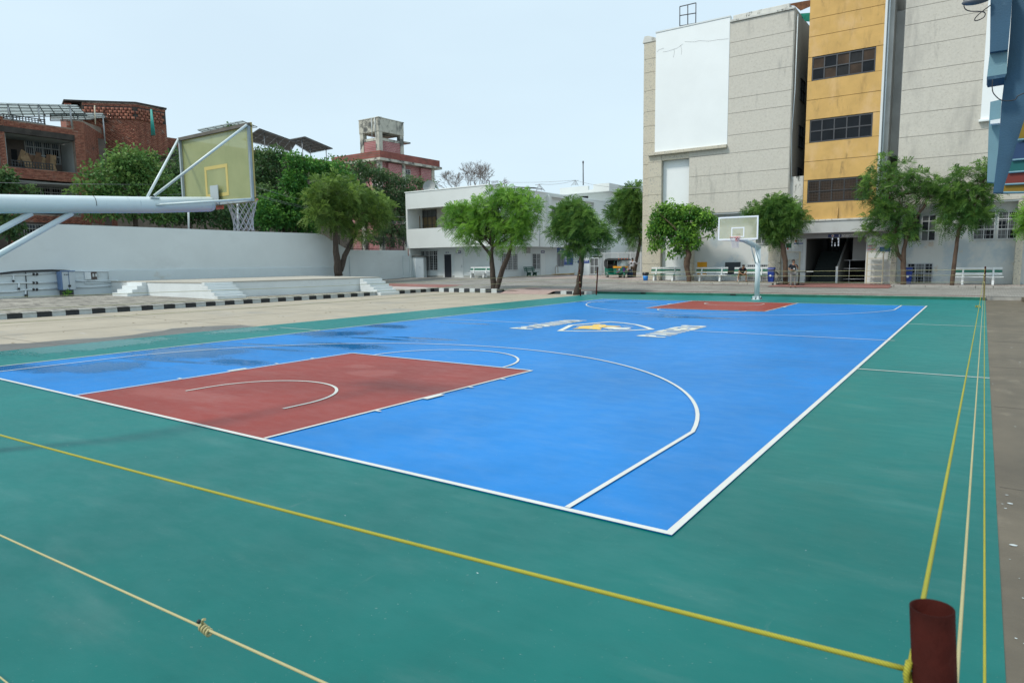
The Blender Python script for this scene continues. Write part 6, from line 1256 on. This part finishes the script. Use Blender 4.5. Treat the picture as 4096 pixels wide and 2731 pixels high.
b = MB(); o_ = Vector((a1_.x,44.35,.66))+dm*.05+dn*.004; b.prism([o_,o_+dm*((a2_.x-a1_.x)*1.0),o_+dm*((a2_.x-a1_.x)*1.0)+Vector((0,0,zt6-.72)),o_+Vector((0,0,zt6-.72))], dn*.012); d7 = b.build('door', mat('cupboard_door_paint', (.50,.56,.59), .45, .05, 2), cu_)
b = MB(); b.cb(o_+dm*.35+Vector((0,0,1.05))+dn*.03,(.03,.03,.12)); b.build('handle', alu, d7)
# kiosk cabinet with bank sign, shelf cupboard near gate
kY = 55.5
kq0, kq1 = oy(kY,*cc(560,1250)), oy(kY,*cc(652,1035)); kz = zg(kq0.x,kY)
kk = thing('white_kiosk', (kq0.x,kY,kz), 'pale metal kiosk carrying a small blue bank sign behind the tree trunk', 'kiosk')
b = MB(); b.box(kq0.x-.9,kq1.x,kY,kY+.7,kz,kq1.z); b.build('kiosk_body', whitem, kk, .01)
s0, s1_ = oy(kY,*cc(560,1105)), oy(kY,*cc(648,1067)); b = MB(); b.box(s0.x-.5,s1_.x,kY-.03,kY-.001,s0.z,s1_.z); pn = b.build('sign_panel', sblue, kk); put_text(kk, 'AS BANK', wtxt, s0.x+.12, s0.z+.13, .16, kY-.035, s1_.x-s0.x-.2)
kq2, kq3 = oy(kY,*cc(655,1250)), oy(kY,*cc(770,1035)); ks = thing('glass_cupboard', (kq2.x,kY,kz), 'two door display cupboard with mesh panes left of the gate', 'cupboard')
b = MB(); b.box(kq2.x+.02,kq3.x,kY+.05,kY+.6,kz,kq3.z); b.build('cupboard_body', whitem, ks); window(ks, PY(kq2.x+.04,kq3.x-.02,kz+.08,kq3.z-.04,kY+.0), 2, 2, whitem, glassm, 'door_frame')
b = MB(); q_ = oy(kY,*cc(735,1022)); b.cb((q_.x,kY+.3,kq3.z+.07),(.9,.4,.13)); tag(b.build('dark_box', black), 'low dark box on top of the display cupboard', 'box')
# hose and standpipe by the side wall
b = MB(); q_ = oy(50.0,*cc(330,1275)); hx = -34.4; hy_ = ox(hx,*cc(330,1275)).y; hz_ = zg(hx,hy_)
for k in range(4): b.tube([(hx+.3+.9*cos(t)*(.9+.1*k)*.5, hy_+2.6*sin(t)*(.85+.07*k), hz_+.03+.02*k) for t in np.linspace(0,2*pi*.96,24)], .03, 6)
tag(b.build('garden_hose', mat('orange_hose', (.45,.27,.09), .5, .1)), 'coil of orange hose lying at the foot of the side wall', 'hose')
b = MB(); sy = ox(-35.7,*cc(215,1278)).y; b.tube([(-35.6,sy,.5),(-35.6,sy,1.45),(-35.6,sy+.2,1.62),(-35.6,sy+.5,1.5),(-35.6,sy+.55,.9)], .035, 8); tag(b.build('standpipe', mat('dull_pipe', (.35,.3,.25), .6, .2)), 'bent standpipe with a tap on the side wall', 'pipe')
# roof bits: dish, poles, antenna frames
dsh = thing('satellite_dish', (oy(FY+1,*c3(368,215)).x,FY+1,9), 'grey satellite dish on the roof of the white building', 'satellite dish'); c_ = oy(FY+1,*c3(366,215)); b = MB(); b.tube([c_+Vector((.1,-.28,.1)),c_+Vector((.05,-.18,.06)),c_+Vector((0,-.06,.02)),c_], [.62,.5,.25,.02], 20, False); b.build('dish', mat('dish_grey', (.28,.30,.30), .5, .1), dsh)
b = MB(); b.cyl((c_.x,FY+1.05,8.7),c_,.04,6); b.build('mast', black, dsh)
b = MB(); q0 = oy(62,*cc(572,-145)); q1 = oy(62,*cc(574,130)); b.cyl(q1,q0,.06,8); b.cyl(q0,q0+Vector((0,0,.25)),.09,8); tag(b.build('roof_mast', dframe), 'slim dark mast rising above the rear white block', 'mast')
def lattice(label, base, top, h):
    t_ = thing('lattice_pole', tuple(base), label, 'pole', 'lattice wire poles'); b = MB()
    for dx, dy in ((-.45,0),(.35,.3),(.35,-.3)): b.cyl(base+Vector((dx,dy,0)), top, .03, 4)
    b.build('legs', alu, t_); b = MB()
    for k in range(1,5): f_ = k/5; b.cyl(base.lerp(top,f_)+Vector((-.45*(1-f_),0,0)), base.lerp(top,f_)+Vector((.35*(1-f_),.3*(1-f_),0)), .02, 4)
    b.cyl(top+Vector((-.4,0,-.05)), top+Vector((.4,0,-.05)), .025, 4); b.build('rungs', alu, t_)
    return top
l1 = lattice('lattice wire pole on the roof edge above the bright green tree', oy(50,*c3(1305,245)), oy(50,*c3(1293,185)), 1); l2 = lattice('lattice wire pole on the roof left of the rear block', oy(64,*c3(1598,198)), oy(64,*c3(1608,152)), 1)
b = MB(); q_ = oy(52,*c3(1200,222)); b.cb(q_+Vector((0,0,.05)),(2.4,1.5,.06),0,0,.1); tag(b.build('roof_sheet', black), 'thin dark sheet lying on the white building roof', 'sheet')
def wire(label, a, b_, sag=.5, r=.02, grp='overhead wires'):
    m2 = MB(); m2.tube(catsag(a, b_, sag, 16), r, 4); return tag(m2.build('overhead_wire', mat('wire_grey', (.22,.23,.24), .6, .1)), label, 'wire', grp)
wire('thin wire linking the two lattice poles', l1, l2, .2, .015); wire('thin wire running left from the first lattice pole past the bare tree', oy(60,*c2(1350,560)), l2, .5, .015)
wire('thin wire from the roof poles toward the grey block', l2, oy(47,*c3(2190,215)), .3, .015)
YWp = -49.0
wire('upper wire passing in front of the left tree', ox(YWp,*c1(-60,628)), ox(YWp,*c1(1240,640)), .05, .014); wire('lower wire just above the near hoop arm', ox(YWp,*c1(900,716)), ox(YWp,*c1(1230,702)), .02, .014)
for k, (a_, b2) in enumerate((((40,640),(480,755)),((40,695),(470,795)),((40,705),(470,808)))): wire('%s wire slanting through the trees right of the backboard' % ('highest','middle','lowest')[k], ox(YWp,*c2(*a_)), ox(YWp,*c2(*b2)), .1, .013)
for k, y_ in enumerate((860,898,910)): wire('%s wire between the dense trees and the white building' % ('highest','middle','lowest')[k], ox(YWp,*c2(1000,y_-8)), ox(YWp,*c2(1140,y_+4)), .05, .013)
for (c_, x_, y0_, y1_, lb) in ((c1,1246,820,930,'thin white pole behind the wall below the hoop arm'),(c1,1570,780,945,'cream pole behind the wall seen through the net')):
    b = MB(); b.cyl(ox(-45.6,*c_(x_,y1_+10)), ox(-45.6,*c_(x_-2,y0_-60)), .07, 8); tag(b.build('pole', whitem), lb, 'pole')
# rooftop letter sign beside bare tree
sg_ = thing('rooftop_sign', tuple(oy(70,*c9(1080,120))), 'small dark rooftop sign with a round emblem beside the bare tree', 'sign')
p_ = oy(70,*c9(1080,122)); p2_ = oy(70,*c9(1170,122)); put_text(sg_, 'AIIHAWK', mat('maroon_letters', (.08,.03,.05), .6, .1), p_.x+.9, p_.z, .45, 70, (p2_.x-p_.x))
b = MB(); P = [(p_.x+.3+.3*cos(t),70,p_.z+.25+.3*sin(t)) for t in np.linspace(0,2*pi,16)]; b.tube(P, .05, 5); b.build('round_emblem', MATS['maroon_letters'], sg_)
b = MB(); b.box(p_.x,p2_.x+1,70.05,70.12,p_.z-1.2,p_.z-.06); b.build('base_beam', dframe, sg_)

# ------------------------------------------------------------------ TREES
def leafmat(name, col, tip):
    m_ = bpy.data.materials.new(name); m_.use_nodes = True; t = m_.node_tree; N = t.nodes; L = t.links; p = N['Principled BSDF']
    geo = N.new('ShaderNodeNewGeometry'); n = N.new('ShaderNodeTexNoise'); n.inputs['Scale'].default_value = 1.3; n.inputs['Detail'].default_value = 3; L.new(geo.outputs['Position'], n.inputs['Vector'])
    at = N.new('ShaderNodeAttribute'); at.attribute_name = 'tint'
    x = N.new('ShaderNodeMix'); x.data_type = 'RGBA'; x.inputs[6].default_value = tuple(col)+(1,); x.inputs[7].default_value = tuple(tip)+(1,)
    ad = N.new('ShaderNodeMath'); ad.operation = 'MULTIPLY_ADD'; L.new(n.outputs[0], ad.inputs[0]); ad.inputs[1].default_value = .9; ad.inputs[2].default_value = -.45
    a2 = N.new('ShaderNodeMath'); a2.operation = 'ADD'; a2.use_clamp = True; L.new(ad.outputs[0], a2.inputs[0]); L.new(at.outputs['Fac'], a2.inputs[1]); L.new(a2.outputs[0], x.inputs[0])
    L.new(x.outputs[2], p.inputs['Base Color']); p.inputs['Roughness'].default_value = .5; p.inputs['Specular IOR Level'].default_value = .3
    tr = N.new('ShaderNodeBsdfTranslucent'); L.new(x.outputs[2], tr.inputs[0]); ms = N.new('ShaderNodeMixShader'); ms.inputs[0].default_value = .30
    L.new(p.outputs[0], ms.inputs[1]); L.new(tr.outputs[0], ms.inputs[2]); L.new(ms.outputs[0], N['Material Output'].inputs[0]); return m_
neem = leafmat('neem_leaves', (.055,.15,.035), (.22,.38,.075)); neemb = leafmat('bright_neem_leaves', (.085,.23,.03), (.30,.54,.075)); neemo = leafmat('olive_neem_leaves', (.085,.165,.035), (.26,.40,.08))
broad = leafmat('broad_green_leaves', (.045,.16,.025), (.26,.48,.06)); dense = leafmat('dense_dark_leaves', (.042,.11,.04), (.15,.24,.075)); lush = leafmat('lush_leaves', (.035,.15,.03), (.17,.38,.06)); mango = leafmat('mottled_leaves', (.07,.18,.045), (.25,.38,.10))
def unit(a): return a/np.maximum(1e-6, np.linalg.norm(a, axis=-1, keepdims=True))
def crown_mesh(name, ells, nclump, nper, leaf, kind, parent, mat_, clr=.42, droop=.25):
    leaf *= 1.28; clr *= .86; nclump = int(nclump*.85)
    """ells: list of (cx,cy,cz,rx,ry,rz). foliage clumps inside; kind frond|leaf"""
    vol = np.array([e[3]*e[4]*e[5] for e in ells]); vol = vol/vol.sum(); C = []
    for e, k in zip(ells, rng.multinomial(nclump, vol)):
        d = unit(rng.normal(size=(k,3))); r = rng.uniform(.25,1,(k,1))**.45; C.append(np.array(e[:3])+d*r*(np.array(e[3:])*.92))
    C = np.concatenate(C); n = len(C)*nper
    ci = np.repeat(np.arange(len(C)), nper); cen = C[ci]; crad = rng.uniform(.65,1.25,len(C))[ci][:,None]*clr
    d = unit(rng.normal(size=(n,3))+np.array([0,0,.25])); P = cen+d*crad*rng.uniform(.45,1.0,(n,1))*np.array([1.1,1.1,.8])
    ax = unit(d*.9+rng.normal(size=(n,3))*.45+np.array([0,0,.15-droop])); ctint = rng.normal(0,.22,len(C))[ci]
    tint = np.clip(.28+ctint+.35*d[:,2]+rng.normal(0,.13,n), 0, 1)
    if kind == 'frond':
        m_ = 6; Ls = leaf*rng.uniform(.75,1.25,(n,1)); sd_ = unit(np.cross(ax, unit(rng.normal(size=(n,3))+np.array([0,0,1.5])))); nrm_ = np.cross(sd_, ax)
        V = []; T = []
        for k in range(m_):
            f_ = (k+.6)/m_; base = P+ax*Ls*f_-np.array([0,0,1])*Ls*.30*f_**2*(1+droop)
            ll = Ls*.34*(1-.45*abs(f_-.45)); 
            for s in (-1,1):
                dr = unit(sd_*s+ax*.55-nrm_*.15); wv = ax*Ls*.055
                V.append(np.stack([base-wv, base+dr*ll*.55-wv*.9-nrm_*0, base+dr*ll, base+dr*ll*.5+wv*1.3], 1)); T.append(tint)
        V = np.concatenate(V); T = np.concatenate(T)
    else:
        sd_ = unit(np.cross(ax, rng.normal(size=(n,3)))); Ls = leaf*rng.uniform(.7,1.3,(n,1)); wd_ = sd_*Ls*.26
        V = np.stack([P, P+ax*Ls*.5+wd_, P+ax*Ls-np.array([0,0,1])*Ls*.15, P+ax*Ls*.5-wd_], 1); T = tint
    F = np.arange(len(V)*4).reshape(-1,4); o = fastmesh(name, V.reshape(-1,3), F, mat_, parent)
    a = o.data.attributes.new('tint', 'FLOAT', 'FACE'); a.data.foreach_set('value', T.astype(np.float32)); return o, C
def limbs(parent, trunk_pts, rads, C, start, mat_, nb=14, name='trunk'):
    b = MB(); b.tube(trunk_pts, rads, 12); b.build(name, mat_, parent)
    if nb:
        b = MB(); idx = rng.choice(len(C), min(nb, len(C)), replace=False); s0 = Vector(start)
        for i in idx:
            e = Vector(C[i]); mid = s0.lerp(e,.5)+Vector((random.uniform(-.2,.2),random.uniform(-.2,.2),random.uniform(-.1,.25))); b.tube([s0, mid, e], [rads[-1]*.7, rads[-1]*.4, .012], 6)
        b.build('limbs', mat_, parent)
def tree(label, plane, c, ells, trunks, nclump, nper, leaf, kind, lm, bm, name='tree', clr=.42, nb=14, droop=.25, dsc=1.0):
    """ells in photo survey units (x,y,rx,ry); trunks: list of polylines [(x,y,r)]"""
    ax, val = plane; pt = lambda x, y: on(ax, val, *c(x,y)); E3 = []
    for (x,y,rx,ry) in ells:
        o = pt(x,y); a = abs((pt(x+rx,y)-o).length); h_ = abs((pt(x,y-ry)-o).z)
        dpt = min(a,h_)*dsc
        if ax == 1: E3.append((o.x,o.y+random.uniform(-.3,.3)*dpt,o.z,a*.95,dpt,h_))
        else: E3.append((o.x+random.uniform(-.3,.3)*dpt,o.y,o.z,dpt,a*.95,h_))
    base = pt(*trunks[0][0][:2]) if trunks else Vector(E3[0][:3])
    t_ = thing(name, (base.x,base.y,max(0,base.z)), label, 'tree')
    o, C = crown_mesh('crown', E3, nclump, nper, leaf, kind, t_, lm, clr, droop)
    for k, tr_ in enumerate(trunks):
        P = []; rs = []
        for (x,y,r) in tr_: p = pt(x,y); P.append(p); rs.append(abs((pt(x+r,y)-p).length))
        b = MB(); PP = []; RR = []
        for i in range(len(P)-1):
            for f_ in (0,.33,.66): PP.append(P[i].lerp(P[i+1],f_)+Vector((random.uniform(-1,1),random.uniform(-1,1),0))*rs[i]*.12); RR.append(rs[i]*(1-f_)+rs[i+1]*f_)
        PP.append(P[-1]); RR.append(rs[-1])
        limbs(t_, PP, RR, C, PP[-1], bm, nb, 'trunk')
    return t_
# neem in the stage (behind steps)
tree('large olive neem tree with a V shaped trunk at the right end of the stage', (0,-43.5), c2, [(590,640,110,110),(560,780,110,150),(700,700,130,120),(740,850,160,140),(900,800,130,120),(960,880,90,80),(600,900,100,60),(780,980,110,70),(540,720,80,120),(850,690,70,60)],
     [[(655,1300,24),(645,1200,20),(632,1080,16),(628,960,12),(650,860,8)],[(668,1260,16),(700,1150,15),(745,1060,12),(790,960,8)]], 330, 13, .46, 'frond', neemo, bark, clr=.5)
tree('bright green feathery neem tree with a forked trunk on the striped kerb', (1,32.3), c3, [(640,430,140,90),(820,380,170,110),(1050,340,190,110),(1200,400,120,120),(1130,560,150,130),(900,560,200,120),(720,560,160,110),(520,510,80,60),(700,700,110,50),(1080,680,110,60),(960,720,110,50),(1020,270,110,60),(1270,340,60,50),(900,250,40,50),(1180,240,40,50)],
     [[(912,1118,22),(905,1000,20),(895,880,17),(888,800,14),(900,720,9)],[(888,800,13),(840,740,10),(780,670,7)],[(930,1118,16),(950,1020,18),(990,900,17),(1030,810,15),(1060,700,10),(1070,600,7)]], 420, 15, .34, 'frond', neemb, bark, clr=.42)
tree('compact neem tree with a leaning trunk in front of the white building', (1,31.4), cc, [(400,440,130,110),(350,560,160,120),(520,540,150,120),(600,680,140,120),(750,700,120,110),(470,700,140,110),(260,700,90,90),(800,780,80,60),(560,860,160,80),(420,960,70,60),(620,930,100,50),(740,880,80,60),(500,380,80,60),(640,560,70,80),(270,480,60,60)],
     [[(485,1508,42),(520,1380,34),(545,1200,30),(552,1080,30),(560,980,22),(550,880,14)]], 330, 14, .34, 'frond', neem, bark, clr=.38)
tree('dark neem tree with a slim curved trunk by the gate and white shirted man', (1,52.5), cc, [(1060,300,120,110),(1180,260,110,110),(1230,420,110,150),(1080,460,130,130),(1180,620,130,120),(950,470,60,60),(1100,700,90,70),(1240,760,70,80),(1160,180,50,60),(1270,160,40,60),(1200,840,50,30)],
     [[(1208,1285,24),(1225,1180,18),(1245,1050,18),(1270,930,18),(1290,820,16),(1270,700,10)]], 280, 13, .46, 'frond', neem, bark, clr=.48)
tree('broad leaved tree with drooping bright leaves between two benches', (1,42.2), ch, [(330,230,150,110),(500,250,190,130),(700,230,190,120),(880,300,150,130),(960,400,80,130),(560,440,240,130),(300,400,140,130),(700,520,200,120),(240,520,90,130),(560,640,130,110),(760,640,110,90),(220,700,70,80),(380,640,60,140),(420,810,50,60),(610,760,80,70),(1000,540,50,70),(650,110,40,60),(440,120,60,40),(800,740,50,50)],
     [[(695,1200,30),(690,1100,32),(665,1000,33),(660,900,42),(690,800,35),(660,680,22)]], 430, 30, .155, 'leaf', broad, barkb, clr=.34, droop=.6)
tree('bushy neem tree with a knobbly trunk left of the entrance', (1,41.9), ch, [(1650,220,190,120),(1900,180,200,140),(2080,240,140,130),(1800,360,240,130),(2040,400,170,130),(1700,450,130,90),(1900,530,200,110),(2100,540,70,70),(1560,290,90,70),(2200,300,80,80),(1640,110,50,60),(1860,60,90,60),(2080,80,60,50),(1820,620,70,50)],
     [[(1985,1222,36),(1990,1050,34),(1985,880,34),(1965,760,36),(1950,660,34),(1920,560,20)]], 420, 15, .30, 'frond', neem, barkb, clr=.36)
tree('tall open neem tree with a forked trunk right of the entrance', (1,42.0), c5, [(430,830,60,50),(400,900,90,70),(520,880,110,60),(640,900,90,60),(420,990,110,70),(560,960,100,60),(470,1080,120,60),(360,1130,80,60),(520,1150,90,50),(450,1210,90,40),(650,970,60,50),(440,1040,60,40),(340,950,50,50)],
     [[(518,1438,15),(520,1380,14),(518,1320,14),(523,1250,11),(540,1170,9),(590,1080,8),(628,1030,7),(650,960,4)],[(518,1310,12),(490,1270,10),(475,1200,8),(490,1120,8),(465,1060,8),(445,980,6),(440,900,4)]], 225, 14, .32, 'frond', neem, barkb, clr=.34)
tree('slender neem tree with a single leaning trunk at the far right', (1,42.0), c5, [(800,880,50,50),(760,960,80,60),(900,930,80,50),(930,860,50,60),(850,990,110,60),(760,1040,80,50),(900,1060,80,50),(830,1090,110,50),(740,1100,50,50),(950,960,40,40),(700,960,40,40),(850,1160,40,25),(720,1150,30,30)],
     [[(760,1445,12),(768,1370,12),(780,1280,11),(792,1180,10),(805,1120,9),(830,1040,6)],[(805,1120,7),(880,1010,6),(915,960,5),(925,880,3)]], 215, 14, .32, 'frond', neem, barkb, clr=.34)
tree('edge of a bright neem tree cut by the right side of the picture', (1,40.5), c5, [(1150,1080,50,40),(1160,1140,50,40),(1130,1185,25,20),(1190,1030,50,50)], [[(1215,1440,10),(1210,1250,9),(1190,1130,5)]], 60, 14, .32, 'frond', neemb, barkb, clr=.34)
# trees behind the boundary wall
tree('rounded mottled green tree in front of the brick building', (0,-50), c1, [(830,470,140,80),(760,560,180,100),(950,560,170,100),(850,680,260,100),(600,680,140,70),(1050,650,120,100),(1000,480,90,60),(560,580,50,40),(750,790,300,90),(1080,800,160,90),(860,420,60,40),(480,705,60,20)],
     [[(900,960,16),(890,850,14),(860,740,9)]], 620, 20, .22, 'leaf', mango, bark, clr=.6)
tree('dark tree branch reaching in at the far left edge', (0,-50.5), c1, [(-20,620,110,80),(60,690,90,30),(200,685,70,25),(-30,760,90,60),(50,890,110,60),(90,950,70,50),(20,580,60,40)], [[(60,1040,10),(66,900,10),(40,760,8)]], 230, 18, .20, 'leaf', dense, bark, clr=.5)
tree('dark dense tree behind the near hoop net', (0,-52), c1, [(1150,640,120,140),(1200,520,90,90),(1250,780,150,130),(1100,820,130,110),(1400,850,200,90),(1300,680,120,120),(1550,850,120,100),(1180,440,60,50)], [[(1260,960,10),(1250,860,8)]], 520, 20, .22, 'leaf', dense, bark, clr=.62)
tree('leafless vine tangle of dull foliage beside the backboard', (0,-54), c2, [(80,430,110,70),(60,560,110,100),(200,420,90,60),(250,560,110,80),(120,680,120,80),(40,760,70,80)], [[(100,960,10),(100,800,8)]], 360, 16, .24, 'leaf', dense, bark, clr=.6)
tree('lush bright climbing tree in the middle of the thicket', (0,-50), c2, [(330,450,90,60),(420,500,110,70),(540,520,100,60),(620,500,90,50),(330,600,100,80),(400,690,110,70),(260,730,100,70),(180,780,130,70),(380,820,110,80),(250,860,170,80),(120,860,90,90),(420,920,110,60),(700,560,80,50)], [[(330,980,10),(340,860,8)]], 620, 22, .24, 'leaf', lush, bark, clr=.55)
tree('shadowy tree low behind the sloping wall', (0,-51.5), c2, [(150,930,170,50),(380,940,150,45),(90,700,80,90),(420,780,90,100),(300,930,110,40)], [[(250,985,8),(250,930,8)]], 260, 18, .22, 'leaf', dense, bark, clr=.6)
tree('feathery grey green tree below the pink building', (0,-56), c2, [(900,560,120,50),(1050,600,110,60),(1200,610,110,50),(800,560,70,60),(1300,640,60,40),(1050,700,150,70),(1100,800,120,90),(1080,920,100,80),(950,560,90,60),(1150,700,90,60),(1370,655,20,15),(1000,1010,200,70)], [[(1050,1090,10),(1050,900,9)]], 560, 20, .25, 'leaf', leafmat('grey_green_leaves', (.055,.11,.045), (.15,.23,.09)), bark, clr=.6)
tree('tall olive crown rising behind the olive neem', (0,-55), c2, [(480,560,90,60),(640,470,110,50),(700,600,120,80),(850,500,90,50),(780,700,100,90),(500,760,110,140),(900,720,80,100)], [[(600,980,10),(600,760,9)]], 420, 18, .25, 'leaf', dense, bark, clr=.65)
# bare tree
bt = thing('bare_tree', tuple(oy(68,*c9(880,170))), 'leafless tree spreading grey twigs above the white roof', 'tree')
b = MB()
def grow(p, d, L_, r, n):
    q_ = p+d*L_; b.tube([p, p.lerp(q_,.5)+Vector((random.uniform(-1,1),0,random.uniform(-1,1)))*L_*.06, q_], [r, r*.85, r*.65], 4, False)
    if n == 0: return
    for _ in range(3 if n > 1 else 4):
        dd = (d+Vector((random.uniform(-.75,.75),random.uniform(-.6,.6),random.uniform(-.35,.45)))).normalized(); grow(q_, dd, L_*random.uniform(.62,.85), max(.012, r*.6), n-1)
base = oy(68,*c9(880,420)); 
for a_ in (-.75,-.4,-.1,.25,.6,.85): grow(base+Vector((a_*1.5,0,0)), Vector((a_,random.uniform(-.3,.3),1)).normalized(), 1.8, .07, 5)
b.build('branches', mat('grey_twigs', (.20,.17,.155), .9, .2), bt)
# weed by the cabinet, plant tuft on roof
def tuft(label, c, s, lm, n=120): t_ = thing('weed', tuple(c), label, 'plant'); crown_mesh('leaves', [(c.x,c.y,c.z+s*.5,s,s,s*.6)], 8, n//8, s*.4, 'leaf', t_, lm, s*.5, .1)
tuft('small weed growing at the foot of the electrical cabinet', ox(-44.0,*c6(715,478)), .28, broad); tuft('small plant sprouting beside the foot of the broad leaved tree', oy(42.0,*ch(655,1200)), .16, broad)
tuft('tuft of green growing under the solar array above the backboard', ox(-65,*c1(1512,280)), .6, neem, 200)
b = MB()
for k in range(220):
    x_, y_ = (random.uniform(-30,8), random.uniform(34,43.5)) if k % 3 else (random.uniform(-30.9,-18.5), random.uniform(2,31)); z_ = (zg(x_,y_) if y_ > 33 else 0)+.02; s_ = random.uniform(.03,.07); a = random.uniform(0,pi)
    if y_ > 41.2: z_ += .1
    b.add([(x_+s_*cos(a), y_+s_*sin(a), z_), (x_-s_*.4*sin(a), y_+s_*.4*cos(a), z_+.012), (x_-s_*cos(a), y_-s_*sin(a), z_), (x_+s_*.4*sin(a), y_-s_*.4*cos(a), z_+.008)], [(0,1,2,3)])
tag(b.build('fallen_leaves', mat('dry_leaves', (.17,.12,.05), .8, .4, 20)), 'dry brown leaves scattered over the road and the yard', 'leaves', kind='stuff')
# paint chips and leaves scattered on the right strip and court
b = MB()
for k in range(160):
    x_, y_ = random.uniform(-14,1.9), random.uniform(-3,28)**1; s = random.uniform(.003,.009); a = random.uniform(0,pi); z_ = .0265
    b.add([(x_+s*cos(a+t), y_+s*.6*sin(a+t), z_) for t in (0,1.6,3.1,4.7)], [(0,1,2,3)])
tag(b.build('litter_specks', paper), 'tiny pale specks of litter scattered on the court', 'litter', kind='stuff')
b = MB()
for k in range(90):
    x_, y_ = random.uniform(2.0,2.9), random.choice([random.gauss(.6,.5), random.gauss(2.2,.5), random.gauss(-.2,.5), random.uniform(-2,14)]); s = random.choice([.006,.009,.014,.028]); a = random.uniform(0,pi)
    b.add([(x_+s*cos(t+a)*random.uniform(.6,1.1), y_+s*.7*sin(t+a), .0042) for t in (0,1,2,3,4,5)], [(0,1,2,3,4,5)])
tag(b.build('paint_splashes', mat('pale_paint_splash', (.5,.55,.55), .5, .1)), 'pale paint splashes dripped on the brown concrete strip', 'paint splashes', kind='stuff')
